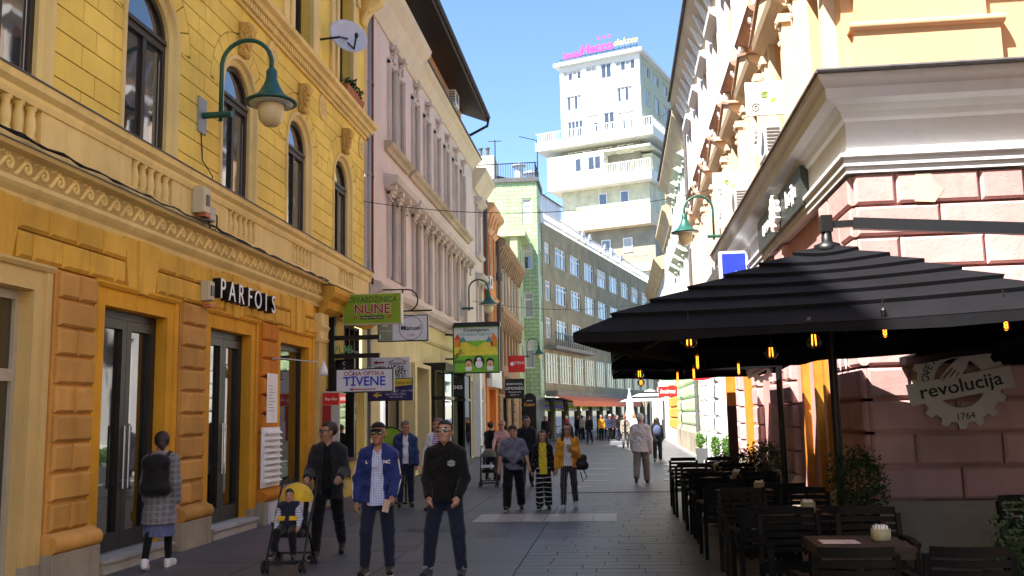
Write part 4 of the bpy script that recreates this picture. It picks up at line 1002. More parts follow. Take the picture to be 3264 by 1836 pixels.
# upper storeys
CR = [13.9, 16.9] + [19.8 + 3.1 * k for k in range(6)]
u1 = [(c - .55, c + .55, 6.75, 8.7) for c in CR]; u2 = [(c - .5, c + .5, 10.5, 12.6) for c in CR]
wall_open(FR, 12.5, 37.5, 6.15, 14.3, u1 + u2, -.7, 0).build('upper_wall', M_peach, ch)
MB().box(FS, 3.902, 14, -.7, 0, 6.15, 14.3).build('upper_end_wall', M_peach, ch)
for i, c in enumerate(CR):
    m = MB()
    for sg in (-1, 1):
        m.box(FR, c + sg * .66 - .1, c + sg * .66 + .1, 0, .10, 6.3, 8.75); m.box(FR, c + sg * .98 - .13, c + sg * .98 + .13, 0, .16, 6.25, 8.6); m.box(FR, c + sg * .98 - .17, c + sg * .98 + .17, 0, .22, 8.45, 8.6)
    m.build('window_surround', M_peachl, ch)
    if i % 1 == 0:
        pr = [(0, 8.72), (.12, 8.72), (.2, 8.8), (.30, 8.86), (.34, 8.98), (0, 9.02)]
        MB().prof(FR, pr, c - 1.2, c + 1.2).build('window_hood', M_peachl, ch)
        MB().poly(FR, [(c - 1.25, 9.02), (c + 1.25, 9.02), (c, 9.45)], 0, .32).build('pediment', M_peachl, ch)
        MB().poly(FR, [(c - 1.32, 9.0), (c - 1.25, 8.98), (c, 9.42), (c + 1.25, 8.98), (c + 1.32, 9.0), (c, 9.5)], .0, .37).build('pediment_coping', M_brtop, ch)
    for sg in (-1, 1):
        m = MB(); ornament(m, FR, c + sg * .98, .12, 8.3, .9, i + sg); m.build('console', M_peachl, ch)
    win(FR, c - .55, c + .55, 6.75, 8.7, ch, M_bwood, M_gl, -.3, 2, 8.0, .07)
    # second row
    m = MB()
    for sg in (-1, 1): m.box(FR, c + sg * .62 - .11, c + sg * .62 + .11, 0, .09, 10.3, 12.7); m.box(FR, c + sg * 1.2 - .16, c + sg * 1.2 + .16, 0, .13, 10.1, 13.4)
    m.prof(FR, [(0, 12.65), (.1, 12.65), (.3, 12.8), (.32, 12.95), (0, 13.0)], c - .9, c + .9)
    m.build('window_surround', M_wst, ch)
    MB().prof(FR, [(0, 9.95), (.12, 9.95), (.22, 10.02), (.27, 10.1), (0, 10.14)], c - 1.1, c + 1.1).build('sill_cornice', M_brtop, ch)
    for sg in (-1, 1):
        m = MB(); ornament(m, FR, c + sg * .8, .10, 9.68, 1.0, i + 20); m.build('sill_console', M_wst, ch)
    win(FR, c - .5, c + .5, 10.5, 12.6, ch, M_bwood, M_gl, -.3, 2, 11.9, .07)
MB().prof(FR, [(0, 13.3), (.08, 13.3), (.12, 13.45), (.12, 13.7), (.3, 13.95), (.62, 14.3), (.66, 14.5), (0, 14.6)], 12.5, 37.5, e0=1.0).build('eaves_cornice', plaster('ochre_eaves', (.52, .42, .28), stain=.35, dirt=(.2, .16, .1), piece=0), ch)
for k in range(26):
    s = 12.9 + k * .95
    MB().prof(FR, [(.1, 13.5), (.2, 13.5), (.5, 14.2), (.1, 14.25)], s, s + .22).build('eaves_bracket', M_wst, ch)
MB().prof(FR, [(0, 14.6), (.70, 14.5), (.76, 14.5), (.76, 14.62), (-4, 17.0)], 11.9, 37.5).build('roof', plaster('dark_slate', (.07, .065, .07), piece=0), ch)
# peach end wall: pedestal and moulding
MB().box(FS, 3.32, 5.2, 0, .12, 6.2, 6.82).build('pedestal', M_peach, ch)
smooth_by_angle(MB().prof(FS, [(0, 6.82)] + [(.12 + .06 * math.cos(t), 6.88 + .06 * math.sin(t)) for t in np.linspace(-1.5, 1.5, 7)] + [(0, 6.94)], 3.26, 5.26).build('pedestal_moulding', M_peach, ch))
MB().box(FS, 3.36, 5.05, 0, .10, 6.94, 9.6).build('pilaster', M_peach, ch)
MB().prof(FS, [(0, 7.95), (.3, 8.0), (.5, 8.15), (.55, 8.3), (0, 8.35)], 3.2, 14, e0=1.0).build('string_course', M_peachl, ch)
MB().prof(FR, [(0, 7.95), (.3, 8.0), (.5, 8.15), (.55, 8.3), (0, 8.35)], 12.5, 12.62, e0=1.0).build('string_course', M_peachl, ch)
MB().box(FS, 5.75, 6.4, 0, .3, 6.6, 6.68).box(FS, 5.85, 6.4, 0, .22, 6.68, 6.9).box(FS, 5.9, 6.4, 0, .18, 6.9, 9).build('neighbouring_pilaster', M_peachl, ch)
# white ground floor next door (same house)
wall_open(FR, 26.0, 37.5, 0, 6.15, [(28.3, 29.7, .9, 4.6), (32.4, 33.8, .9, 4.6)], -.6, -.02).build('white_shop_wall', M_wst, ch)
for s in (26.4, 30.2, 31.0, 34.3, 35.6): block_pil(FR, s, s + .9, 1.1, 5.4, 8, M_wst, ch, [(), (.5,)], .09, 'white_block', .06)
for a in (28.3, 32.4): win(FR, a, a + 1.4, .9, 4.6, ch, M_wfr, M_gl2, -.15, 2, 3.6, .1, 'shop_window')
MB().prof(FR, [(-.02, .05), (.14, .05), (.12, 1.0), (-.02, 1.08)], 26.1, 37.4).build('white_plinth', M_wst, ch)
MB().prof(FR, [(-.02, 5.5), (.1, 5.5), (.35, 5.8), (.35, 5.95), (-.02, 6.0)], 26.45, 37.5).build('white_string_course', M_wst, ch)
smooth_by_angle(MB().tube([FR.p(37.55, .12, 1), FR.p(37.55, .12, 14)], .08, 8).build('downpipe', M_lead, ch))
# ------------------------------------------------------------------ pale green house
pg = thing('pale_green_house', 'pale green house with faceted block base beyond the white shop floor', 'building', (3.2, 43, 0))
M_pg = plaster('pale_green_block', (.40, .54, .32), var=.1, stain=.15, piece=.05); M_pgw = plaster('pale_green_white', (.66, .72, .60), piece=0, stain=.15)
go2 = [(39.2 + 2.6 * k, 40.2 + 2.6 * k, z, z + 2) for k in range(4) for z in (6.8, 10.4)]
wall_open(FR, 37.7, 49.8, 0, 14.0, go2, -.6, -.03).build('wall', M_pgw, pg)
for a, b_, z0, z1 in go2:
    win(FR, a, b_, z0, z1, pg, M_wfr, M_gl, -.2, 2, None, .08)
    m = MB(); m.box(FR, a - .2, a, -.03, .08, z0, z1); m.box(FR, b_, b_ + .2, -.03, .08, z0, z1); m.prof(FR, [(-.03, z1 + .1), (.1, z1 + .1), (.4, z1 + .3), (-.03, z1 + .5)], a - .4, b_ + .4); ornament(m, FR, a - .15, .1, z1 - .1, 1, 5); m.build('window_surround', M_pgw, pg)
for k in range(11):
    for r in range(7): block(FR, 37.9 + k * 1.08, 38.72 + k * 1.08, 1.25 + r * .58, 1.79 + r * .58, -.03, .16, .1, M_pg, pg, 'faceted_block')
    MB().prof(FR, [(-.03, .05), (.2, .05), (.22, .95), (.1, 1.2), (-.03, 1.22)], 37.85 + k * 1.08, 38.78 + k * 1.08).build('plinth_stone', M_plinth, pg)
for k in range(16): block(FR, 37.75, 38.15, 5.6 + k * .5, 6.06 + k * .5, -.03, .10, .05, M_pg, pg, 'quoin')
MB().prof(FR, [(-.03, 5.3), (.12, 5.3), (.35, 5.5), (.35, 5.6), (-.03, 5.65)], 37.7, 49.8).build('string_course', M_pgw, pg)
MB().prof(FR, [(-.03, 13.2), (.1, 13.2), (.5, 13.9), (.6, 14.0), (.6, 14.2), (-.03, 14.3)], 37.7, 49.8).build('eaves_cornice', MATS['ochre_eaves'], pg)
MB().prof(FR, [(0, 14.3), (.66, 14.2), (.7, 14.3), (-4, 16.5)], 37.7, 49.8).build('roof', MATS['dark_slate'], pg)
# ------------------------------------------------------------------ orange-based house and the last house
ob = thing('ochre_eaved_house', 'house with orange block base and ochre eaves near the street end', 'building', (3.2, 54, 0))
wall_open(FR, 49.9, 58.5, 0, 12.6, [(51.5 + 2.4 * k, 52.6 + 2.4 * k, z, z + 2) for k in range(3) for z in (6.3, 9.6)], -.6, 0).build('wall', plaster('warm_white_render', (.70, .66, .56), piece=0), ob)
for k in range(3):
    for z in (6.3, 9.6): win(FR, 51.5 + 2.4 * k, 52.6 + 2.4 * k, z, z + 2, ob, M_wfr, M_gl, -.2, 2, None, .08)
M_obk = plaster('amber_block', (.60, .33, .06), piece=.08)
for k in range(8):
    for r in range(7): block(FR, 50.0 + k * 1.06, 50.98 + k * 1.06, .9 + r * .6, 1.45 + r * .6, 0, .13, .06, M_obk, ob, 'amber_block')
MB().box(FR, 49.9, 58.5, 0, .18, 0, .85).build('plinth', M_wst, ob)
MB().prof(FR, [(0, 11.8), (.1, 11.8), (.3, 12.5), (.5, 12.7), (.5, 12.9), (0, 13.0)], 49.9, 58.5).build('eaves', plaster('ochre_soffit', (.56, .46, .28), piece=0), ob)
MB().box(FR, 49.9, 58.5, -6, -.2, 13, 16.5).build('attic', plaster('yellow_attic', (.66, .50, .26), piece=0), ob)
lh = thing('white_end_house', 'white house with fluted pilasters at the far bend of the sunny side', 'building', (3.2, 64, 0))
wall_open(FR, 58.7, 78, 0, 11.5, [(61 + 3 * k, 62.2 + 3 * k, z, z + 2) for k in range(5) for z in (5.4, 8.6)], -.6, 0).build('wall', M_wst, lh)
for k in range(5):
    for z in (5.4, 8.6): win(FR, 61 + 3 * k, 62.2 + 3 * k, z, z + 2, lh, M_wfr, M_gl, -.2, 2, None, .08)
    MB().box(FR, 59.6 + 3 * k, 60.4 + 3 * k, 0, .14, 0, 4.4).build('pilaster', M_wst, lh)
MB().prof(FR, [(0, 4.4), (.2, 4.4), (.4, 4.7), (0, 4.8)], 58.7, 78).build('string_course', M_wst, lh)
MB().prof(FR, [(0, 10.8), (.2, 10.8), (.7, 11.5), (0, 11.7)], 58.7, 78).build('eaves', MATS['ochre_soffit'], lh)
# wall-mounted board with the cafe name, and the gear shaped emblem
M_board = paint('grey_green_board', (.03, .036, .03), rough=.5)
bd = thing('fascia_sign', 'grey-green fascia board with white lettering and gear on the white cornice', 'sign', FR.p(17.2, .1, 5.1))
MB().box(FR, 14.9, 19.5, .065, .19, 5.02, 5.66).build('board', M_board, bd)
text('lucija', FR, 15.75, .19, 5.36, .42, M_white, bd, 'lettering', .03, mirror=-1, bold=.01)
text('revo', FR, 18.35, .19, 5.36, .42, M_white, bd, 'lettering', .03, mirror=-1, bold=.01)
gm_ = MB(); N = 14
def gear_pts(c, cz, r, tooth, n):
    P = []
    for i in range(n):
        for a, rr in ((-.30, r), (-.18, r + tooth), (.18, r + tooth), (.30, r)):
            t = 2 * math.pi * (i + a) / n; P.append((c + rr * math.cos(t), cz + rr * math.sin(t)))
    return P
def ring_gear(mb, F, c, cz, r, tooth, ri, n, d0, d1):
    P = gear_pts(c, cz, r, tooth, n); k = len(P)
    I = [(c + ri * math.cos(math.atan2(z - cz, s - c)), cz + ri * math.sin(math.atan2(z - cz, s - c))) for s, z in P]
    vs = [F.p(s, d, z) for d in (d0, d1) for s, z in P] + [F.p(s, d, z) for d in (d0, d1) for s, z in I]
    fs = []
    for i in range(k):
        j = (i + 1) % k
        fs += [(k + i, k + j, 3 * k + j, 3 * k + i), (i, j, k + j, k + i), (2 * k + i, 3 * k + i, 3 * k + j, 2 * k + j)]
    mb.add(vs, fs)
ring_gear(gm_, FR, 17.05, 5.34, .28, .06, .18, 12, .20, .30); gm_.bar(FR.p(17.05, .28, 5.1), FR.p(17.05, .28, 5.6), .06, .06)
gm_.build('gear', M_white, bd)
M_steel = paint('pale_steel_plate', (.50, .49, .44), rough=.4, metal=.3)
ge_ = thing('gear_sign', 'pale metal gear and fork cafe emblem reading revolucija on the shaded pink wall', 'sign', FS.p(4.3, .2, 1.5))
GX, GZ = 4.27, 2.08
m = MB(); ring_gear(m, FS, GX, GZ, .50, .075, .31, 16, .17, .20); m.build('gear', M_steel, ge_)
rot = math.atan2(.11, .65)
ca, sa = math.cos(rot), math.sin(rot)
RP = lambda x, z: (GX + x * ca - z * sa, GZ - .04 + x * sa + z * ca)
MB().poly(FS, [RP(-.64, -.135), RP(.64, -.135), RP(.64, .135), RP(-.64, .135)], .2, .235).build('name_plate', M_steel, ge_)
M_ink = paint('dark_ink', (.015, .015, .015), rough=.6)
text('revolucija', FS, *[GX, .235, GZ - .04], .235, M_ink, ge_, 'lettering', .004, rot=rot, bold=.012, width=1.12)
def arc_text(s, F, cx, cz, r, a0, a1, size, d, mat, root):
    for i, ch1 in enumerate(s):
        if ch1 == ' ': continue
        a = a0 + (a1 - a0) * i / (len(s) - 1)
        text(ch1, F, cx + r * math.cos(a), d, cz + r * math.sin(a), size, mat, root, 'letter', .004, rot=a - math.pi / 2)
arc_text('CAFE RESTAURANT', FS, GX, GZ, .405, R(172), R(68), .13, .2, M_ink, ge_)
text('1764', FS, GX + .04, .2, GZ - .42, .12, M_ink, ge_, 'lettering', .004, rot=.1)
fk = MB(); FKd = (math.cos(.83), math.sin(.83)); FKn = (-FKd[1], FKd[0])
fp = lambda t, w_: (GX - .1 + FKd[0] * t + FKn[0] * w_, GZ + .1 + FKd[1] * t + FKn[1] * w_)
fk.poly(FS, [fp(.08, -.09), fp(.2, -.075), fp(.32, -.03), fp(.55, -.03), fp(.82, -.05), fp(.86, 0), fp(.82, .05), fp(.55, .03), fp(.32, .03), fp(.2, .075), fp(.08, .09)], .215, .25)
for k in range(4): fk.poly(FS, [fp(-.12, -.085 + k * .05), fp(-.12, -.065 + k * .05), fp(.085, -.06 + k * .05), fp(.085, -.09 + k * .05)], .216, .249)
fk.build('fork', M_steel, ge_)
MB().tube([FS.p(GX - .1, .25, GZ + .5), FS.p(GX - .12, .25, GZ + .95)], .02, 6).build('hanger', M_sfb, ge_)
# black panel at the far end of the end-wall frieze
o = MB().box(FS, 6.35, 8.2, .06, .12, 5.2, 5.72).build('frieze_panel', M_sfb); tag(o, 'black panel set in the white frieze of the end wall', 'panel')
ig = text('Café', FS, 7.3, .12, 5.46, .3, M_white, o)

# unseen house added behind the viewer to keep sky light off the terrace
nb = thing('light_block_house', 'plain plastered house across the side lane behind the viewer', 'building', (8, -6, 0))  # added unseen house, there to block sky light
MB().box(None, 3.7, 18, -16, 5.4, 0, 15).build('wall', M_peachl, nb)
for k in range(4):
    for z in (1.0, 5.2, 9.2): win(Frame((3.7, 0), (0, 1), (-1, 0)), -14 + 4 * k, -12.6 + 4 * k, z, z + 2.2, nb, M_wfr, M_gl, .05, 2)
# ------------------------------------------------------------------ street lamps
M_lgr = paint('lamp_green', (.012, .085, .065), rough=.4, var=.15); M_lamp = paint('frosted_globe', (.62, .52, .30), rough=.25, var=.1)
def street_lamp(F, s, z, label, sun_green=None):
    o = thing('street_lamp', label, 'street lamp', F.p(s, 0, z), 'gooseneck wall lamps')
    MB().box(F, s - .14, s + .14, .0, .03, z - .28, z + .28).build('wall_plate', paint('grey_plate', (.25, .28, .28), rough=.5), o)
    smooth_by_angle(MB().tube([F.p(s, .03, z), F.p(s, .50, z)], .05, 10).build('arm', M_lgr, o))
    pts = [F.p(s, .32, z - .1), F.p(s, .32, z + .75)] + [F.p(s, .725 - .405 * math.cos(t), z + .78 + .405 * math.sin(t)) for t in np.linspace(.15, math.pi - .05, 14)] + [F.p(s, 1.13, z + .66)]
    MB().tube(pts, .034, 10).build('gooseneck', M_lgr, o, smooth=True)
    c = F.p(s, 1.13, z + .13)
    MB().lathe(c, [(.39, 0), (.40, .015), (.39, .03), (.30, .07), (.20, .16), (.13, .28), (.09, .38), (.085, .40), (.085, .52), (.05, .57)], 24).build('shade', M_lgr, o, smooth=True)
    MB().lathe((c[0], c[1], c[2] - .02), [(.33, .0), (.33, .02), (.24, .025), (.22, -.01), (.18, .02)], 20).build('reflector_rim', M_steel, o, smooth=True)
    MB().lathe((c[0], c[1], c[2] - .37), [(.02, 0), (.10, .02), (.17, .09), (.20, .2), (.20, .37)], 16).build('globe', M_lamp, o, smooth=True)
    return o
street_lamp(FL, 13.33, 6.5, 'big green gooseneck lamp on the yellow house between arched windows')
street_lamp(FL, 37.6, 6.2, 'green gooseneck lamp on the mauve house above the kindergarten sign')
street_lamp(FL, 62.0, 5.7, 'farthest dark green gooseneck lamp on the green tiled house')
street_lamp(FR, 26.6, 6.75, 'sunlit green gooseneck lamp on the peach house of the sunny side')
# ------------------------------------------------------------------ lettering and boxes on the yellow house
lt = thing('shop_letters', 'white faced black box letters PARFOIS over the second shop door', 'sign', FL.p(15.3, .1, 3.75))
for i, chx in enumerate('PARFOIS'):
    s = 13.78 + i * .36
    text(chx, FL, s, .07, 3.82, .45, M_sfb, lt, 'letter_box', .15, bold=.008, width=.9)
    text(chx, FL, s, .2205, 3.82, .45, M_white, lt, 'letter_face', .008, bold=.0, width=.9)
def box_thing(name, label, cat, F, s0, s1, d0, d1, z0, z1, mat, extra=None, group=None):
    o = thing(name, label, cat, F.p((s0 + s1) / 2, d0, z0), group)
    block(F, s0, s1, z0, z1, d0, d1, .02, mat, o, 'casing')
    if extra: extra(o)
    return o
M_beige = paint('beige_plastic', (.52, .45, .30), rough=.5); M_redp = paint('faded_red_plastic', (.45, .12, .06), rough=.5)
def alarm(o_, s, z, d):
    MB().box(FL, s - .05, s + .05, d, d + .012, z + .12, z + .28).build('vent', M_sfb, o_); MB().box(FL, s - .09, s + .09, d - .10, d + .01, z - .05, z).build('beacon', M_redp, o_)
box_thing('alarm_box', 'beige alarm siren box beside the shop letters', 'alarm', FL, 13.30, 13.50, .08, .22, 3.60, 3.90, M_beige, lambda o_: alarm(o_, 13.4, 3.55, .22))
box_thing('alarm_box', 'beige alarm siren with red beacon on the balustrade panel', 'alarm', FL, 12.86, 13.12, .12, .30, 4.86, 5.26, M_beige, lambda o_: alarm(o_, 13.0, 4.86, .3))
box_thing('junction_box', 'small grey junction box next to the balustrade alarm', 'junction box', FL, 13.16, 13.36, .12, .27, 4.80, 5.02, paint('grey_plastic', (.4, .36, .33), rough=.5))
cb = MB()
def sag(F, s0, s1, d, z0, z1, dip, n=12, rr=1): return [F.p(s0 + (s1 - s0) * i / n, d + .02 * math.sin(i * 1.7), z0 + (z1 - z0) * i / n - dip * 4 * (i / n) * (1 - i / n) + .012 * math.sin(i * 2.3 + rr)) for i in range(n + 1)]
for k in range(3): cb.tube(sag(FL, 7.5, 13.3, .17 + k * .03, 4.80, 4.78 - k * .02, .02, 24, k), .010, 5)
for k in range(2): cb.tube(sag(FL, 13.3, 19.2, .17 + k * .03, 4.76, 4.74, .03, 24, k), .012, 5)
cb.tube([FL.p(13.25, .2, 4.8), FL.p(13.3, .22, 4.68), FL.p(13.5, .2, 4.72)], .014, 5)
cb.tube([FL.p(13.36, .18, 4.96), FL.p(13.55, .2, 4.95), FL.p(13.6, .18, 4.78)], .012, 5).tube([FL.p(13.33, .01, 6.22), FL.p(13.38, .02, 5.8), FL.p(13.45, .16, 5.55), FL.p(13.3, .14, 5.3)], .009, 5)
o = cb.build('facade_cable', M_cable, None, smooth=True); tag(o, 'bundle of black cables lying along the scroll frieze ledge', 'cable')
sd = thing('satellite_dish', 'large white satellite dish on an arm on the yellow upper storey', 'satellite dish', FL.p(19.2, 0, 10.2))
dc = Vector(FL.p(19.45, .55, 10.35)); ax = Vector((.55, -.75, .28)).normalized()
def disc_mesh(c, ax_, r, depth, n=20):
    u = ax_.cross(Vector((0, 0, 1))).normalized(); v = u.cross(ax_)
    m = MB(); pr = [(0.001, -depth), (r * .5, -depth * .75), (r * .85, -depth * .25), (r, 0), (r * 1.02, -.015), (r * .85, -depth * .25 - .03), (r * .5, -depth * .75 - .03), (.001, -depth - .03)]
    vs = [c + ax_ * h + (u * math.cos(2 * math.pi * i / n) + v * math.sin(2 * math.pi * i / n)) * rr for rr, h in pr for i in range(n)]
    return m.add(vs, [(j * n + i, j * n + (i + 1) % n, (j + 1) * n + (i + 1) % n, (j + 1) * n + i) for j in range(len(pr) - 1) for i in range(n)])
disc_mesh(dc, ax, .44, .12).build('reflector', paint('pale_grey_paint', (.55, .56, .62), rough=.4), sd, smooth=True)
MB().tube([FL.p(19.0, 0, 10.1), FL.p(19.05, .45, 10.15), dc - ax * .12], .025, 6).build('arm', M_sfb, sd)
MB().tube([dc - ax * .1 + Vector((0, 0, -.1)), dc + ax * .2 + Vector((.05, 0, -.45)), dc + ax * .48 + Vector((0, 0, -.35))], .022, 6).ball(dc + ax * .5 + Vector((0, 0, -.33)), (.05, .05, .07), 8).build('feed_arm', M_sfb, sd)
def leaves(m, c, r, n, size, seed=0, mi=0, shell=.35):
    rr = random.Random(seed)
    for i in range(n):
        a, b_ = rr.uniform(0, 6.283), math.acos(rr.uniform(-1, 1)); q = rr.uniform(shell, 1) ** .6 * (1 + .18 * math.sin(3 * a + seed) * math.sin(2 * b_))
        p = Vector((c[0] + r[0] * q * math.sin(b_) * math.cos(a), c[1] + r[1] * q * math.sin(b_) * math.sin(a), c[2] + r[2] * q * math.cos(b_)))
        u = Vector((rr.uniform(-1, 1), rr.uniform(-1, 1), rr.uniform(-.2, 1))).normalized(); v = u.orthogonal().normalized(); v.rotate(Matrix.Rotation(rr.uniform(0, 6), 3, u)); s = size * rr.uniform(.6, 1.3)
        m.add([p, p + u * s * .5 + v * s * .28, p + u * s, p + u * s * .5 - v * s * .28], [(0, 1, 2, 3)], mi)
    return m
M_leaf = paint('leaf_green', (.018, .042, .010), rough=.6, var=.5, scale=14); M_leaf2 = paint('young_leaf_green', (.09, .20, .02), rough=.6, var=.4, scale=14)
M_stem = paint('stem_brown', (.07, .045, .025), rough=.8)
fb = thing('flower_box', 'terracotta window box with trailing plants on the dentil cornice', 'planter', FL.p(20.9, .2, 9.36))
MB().prof(FL, [(.12, 9.36), (.28, 9.36), (.32, 9.52), (.08, 9.52)], 20.2, 21.6).build('trough', paint('terracotta', (.35, .12, .05), rough=.8), fb)
leaves(MB(), FL.p(20.9, .22, 9.62), (.16, .75, .18), 300, .09, 3).build('plant', M_leaf, fb)
sl = thing('spot_lamp', 'slim white arm lamp on the orange pillar beside the third window', 'lamp', FL.p(16.2, .1, 2.9))
MB().tube([FL.p(16.25, .1, 2.88), FL.p(16.3, .18, 2.9), FL.p(17.0, .75, 2.84)], .014, 6).build('arm', M_steel, sl)
MB().lathe(FL.p(17.05, .80, 2.6), [(.09, 0), (.08, .08), (.035, .22), (.02, .26)], 10).build('lamp_head', M_white, sl, smooth=True)
nt_ = thing('wall_notice', 'long white paper notice pasted on the orange pillar', 'notice', FL.p(16.2, .11, 1.75))
MB().box(FL, 15.98, 16.5, .108, .114, 1.74, 2.62).build('sheet', M_white, nt_)
m = MB()
for i in range(9): m.box(FL, 16.04, 16.36 - (i % 3) * .05, .114, .1155, 1.95 + i * .055, 1.958 + i * .055)
m.build('print', M_ink, nt_)
# ------------------------------------------------------------------ projecting signs over the passage
def sign(label, y, x0, x1, z0, z1, face, edge_m, thick=.14, cat='sign', fr=.02):
    o = thing('projecting_sign', label, cat, ((x0 + x1) / 2, y, z0), 'signs projecting over the street')
    F = FC(y); MB().box(F, x0, x1, -thick, 0, z0, z1).build('box', edge_m, o)
    MB().box(F, x0 + fr, x1 - fr, 0, .008, z0 + fr, z1 - fr).build('face', face, o)
    return o, Frame((0, y - .008), (1, 0), (0, -1))
M_lim = paint('lime_sign_face', (.22, .36, .02), rough=.3, var=.12, scale=2); M_wsf = paint('white_sign_face', (.66, .68, .74), rough=.3, var=.04)
M_red = paint('dark_red', (.30, .015, .015), rough=.4); M_blue = paint('royal_blue', (.02, .04, .45), rough=.4); M_dgr = paint('dark_green_ink', (.02, .07, .03), rough=.4)
M_cream2 = paint('cream_edge', (.62, .58, .42), rough=.4); M_bred = paint('bright_red', (.60, .02, .02), rough=.4)
o, F = sign('lime green lightbox sign reading ĆEVABDŽINICA NUNE', 20.1, -6.05, -4.72, 4.10, 4.79, M_lim, M_cream2, .2)
text('ĆEVABDŽINICA', F, -5.38, 0, 4.645, .185, M_dgr, o, width=.86); text('NUNE', F, -5.38, 0, 4.43, .30, M_white, o, 'lettering_outline', .003, bold=.045, width=1.0); text('NUNE', F, -5.38, .0035, 4.43, .30, M_red, o, bold=.022, width=1.0)
MB().poly(F, [(-5.65, 4.21), (-5.12, 4.21), (-5.12, 4.29), (-5.65, 4.29)], 0, .003).build('ribbon', M_dgr, o); text('tradicija od 1966 godine', F, -5.38, .003, 4.25, .05, M_cream2, o)
for a in (-5.78, -5.0): MB().poly(F, [(a - .03, 4.22), (a + .05, 4.24), (a + .05, 4.30), (a - .03, 4.28)], 0, .003).build('ribbon_end', paint('rust_ribbon', (.35, .12, .03)), o)
MB().tube([(-6.28, 20.15, 4.3), (-6.05, 20.15, 4.3)], .02, 6).tube([(-6.28, 20.15, 4.7), (-6.05, 20.15, 4.7)], .02, 6).build('bracket', M_sfb, o)
o, F = sign('white OČNA OPTIKA TIVENE optician sign with blue letters and red arrow', 19.35, -5.98, -4.72, 2.63, 3.14, M_wsf, M_sfb, .14, fr=.025)
text('OČNA OPTIKA', F, -5.36, 0, 3.03, .125, M_red, o, bold=.008, width=1.05); text('TİVENE', F, -5.35, 0, 2.86, .27, M_blue, o, bold=.018, width=1.0)
MB().poly(F, [(-5.68, 2.70), (-5.6, 2.665), (-5.6, 2.69), (-5.1, 2.69), (-5.1, 2.71), (-5.6, 2.71), (-5.6, 2.735)], 0, .003).build('arrow', M_red, o)
MB().tube([(-6.28, 19.42, 2.7), (-5.98, 19.42, 2.7)], .018, 6).tube([(-6.28, 19.42, 3.05), (-5.98, 19.42, 3.05)], .018, 6).build('bracket', M_sfb, o)
o, F = sign('grey and white MANUEL cafe sign hanging from a scrolled iron bracket', 23.5, -6.15, -4.82, 3.74, 4.42, M_wsf, M_sfb, .12, fr=.025)
MB().box(F, -6.12, -5.75, 0, .002, 3.77, 4.40).build('olive_panel', paint('olive_panel', (.24, .29, .22)), o); text('Manuel', F, -5.27, .003, 4.08, .165, M_sfb, o, bold=.012, width=1.1); text('Caffe', F, -5.27, 0, 3.90, .10, paint('faded_pink', (.6, .35, .38)), o)
rg_ = MB(); rg_.add([F.p(-5.27 + r * math.cos(a), .002, 4.08 + r * math.sin(a)) for a in np.linspace(0, 6.283, 33) for r in (.315, .30)], [(2 * i, 2 * i + 2, 2 * i + 3, 2 * i + 1) for i in range(32)]); rg_.build('ring', M_lead, o)
for k in range(4): MB().ball(F.p(-5.95 + .05 * math.cos(k * 1.57 + .78), .004, 4.2 + .05 * math.sin(k * 1.57 + .78)), (.045, .004, .045), 8).build('clover_leaf', M_cream2, o)
text('KARAJAN', F, -5.94, 0.003, 4.02, .07, M_cream2, o)
br = MB().tube([(-6.3, 23.45, 4.52), (-4.7, 23.45, 4.52)], .022, 6).tube([(-6.3, 23.45, 5.1)] + [(-5.35 + .28 * math.cos(t), 23.45, 4.8 + .28 * math.sin(t)) for t in np.linspace(1.5, -1.6, 12)], .02, 6)
br.tube([(-5.5, 23.45, 4.4), (-5.47, 23.45, 5.1)], .025, 6); br.build('bracket', M_sfb, o)
o, F = sign('white for rent board SIGENX with red arrow and house outline', 22.9, -6.2, -5.16, 2.94, 3.52, M_wsf, M_wsf, .03)
text('iSigenX', F, -5.48, 0, 3.36, .15, M_ink, o, width=1.0); text('IZDAJE SE', F, -5.68, 0, 3.225, .165, M_ink, o, bold=.02, width=1.05); text('FOR RENT', F, -5.62, 0, 3.13, .15, M_ink, o, bold=.02, width=1.05); text('033 93 61', F, -5.5, 0, 3.04, .12, M_ink, o, bold=.01); text('sigenx.com', F, -5.5, 0, 2.97, .07, M_red, o)
MB().poly(F, [(-6.1, 3.39), (-6.0, 3.34), (-6.0, 3.37), (-5.82, 3.37), (-5.82, 3.41), (-6.0, 3.41), (-6.0, 3.44)], 0, .003).build('arrow', M_red, o)
MB().poly(F, [(-5.72, 3.40), (-5.47, 3.49), (-5.22, 3.40), (-5.23, 3.388), (-5.47, 3.475), (-5.71, 3.388)], 0, .003).build('roof_outline', M_red, o)
o, F = sign('yellow and navy travel agency sign with arrow and arabic script', 22.4, -6.1, -4.98, 2.38, 2.93, paint('navy_face', (.035, .03, .13), rough=.3), M_sfb, .1, fr=.02)
MB().poly(F, [(-6.08, 2.68), (-5.0, 2.76), (-5.0, 2.91), (-6.08, 2.91)], 0, .003).build('yellow_panel', paint('sign_yellow', (.66, .50, .04)), o)
MB().poly(F, [(-5.98, 2.52), (-5.86, 2.45), (-5.86, 2.5), (-5.76, 2.5), (-5.76, 2.54), (-5.86, 2.54), (-5.86, 2.6)], 0, .003).build('arrow', MATS['sign_yellow'], o)
text('رحلات سياحية - حجز فنادق', F, -5.38, 0, 2.63, .075, M_wsf, o); text('East Urban Tours', F, -5.4, 0, 2.54, .07, M_wsf, o); text('+387 33 202 303', F, -5.4, 0, 2.47, .05, M_wsf, o); text('لدينا عروض يومية', F, -5.25, .003, 2.83, .07, M_ink, o)
for o_ in list(bpy.data.objects):
    l_ = str(o_.get('label', ''))
    for key, dz in (('NUNE', .24), ('TIVENE', .30), ('SIGENX', .22), ('arabic', .18)):
        if o_.name.startswith('projecting_sign') and key in l_: o_.location.z -= dz
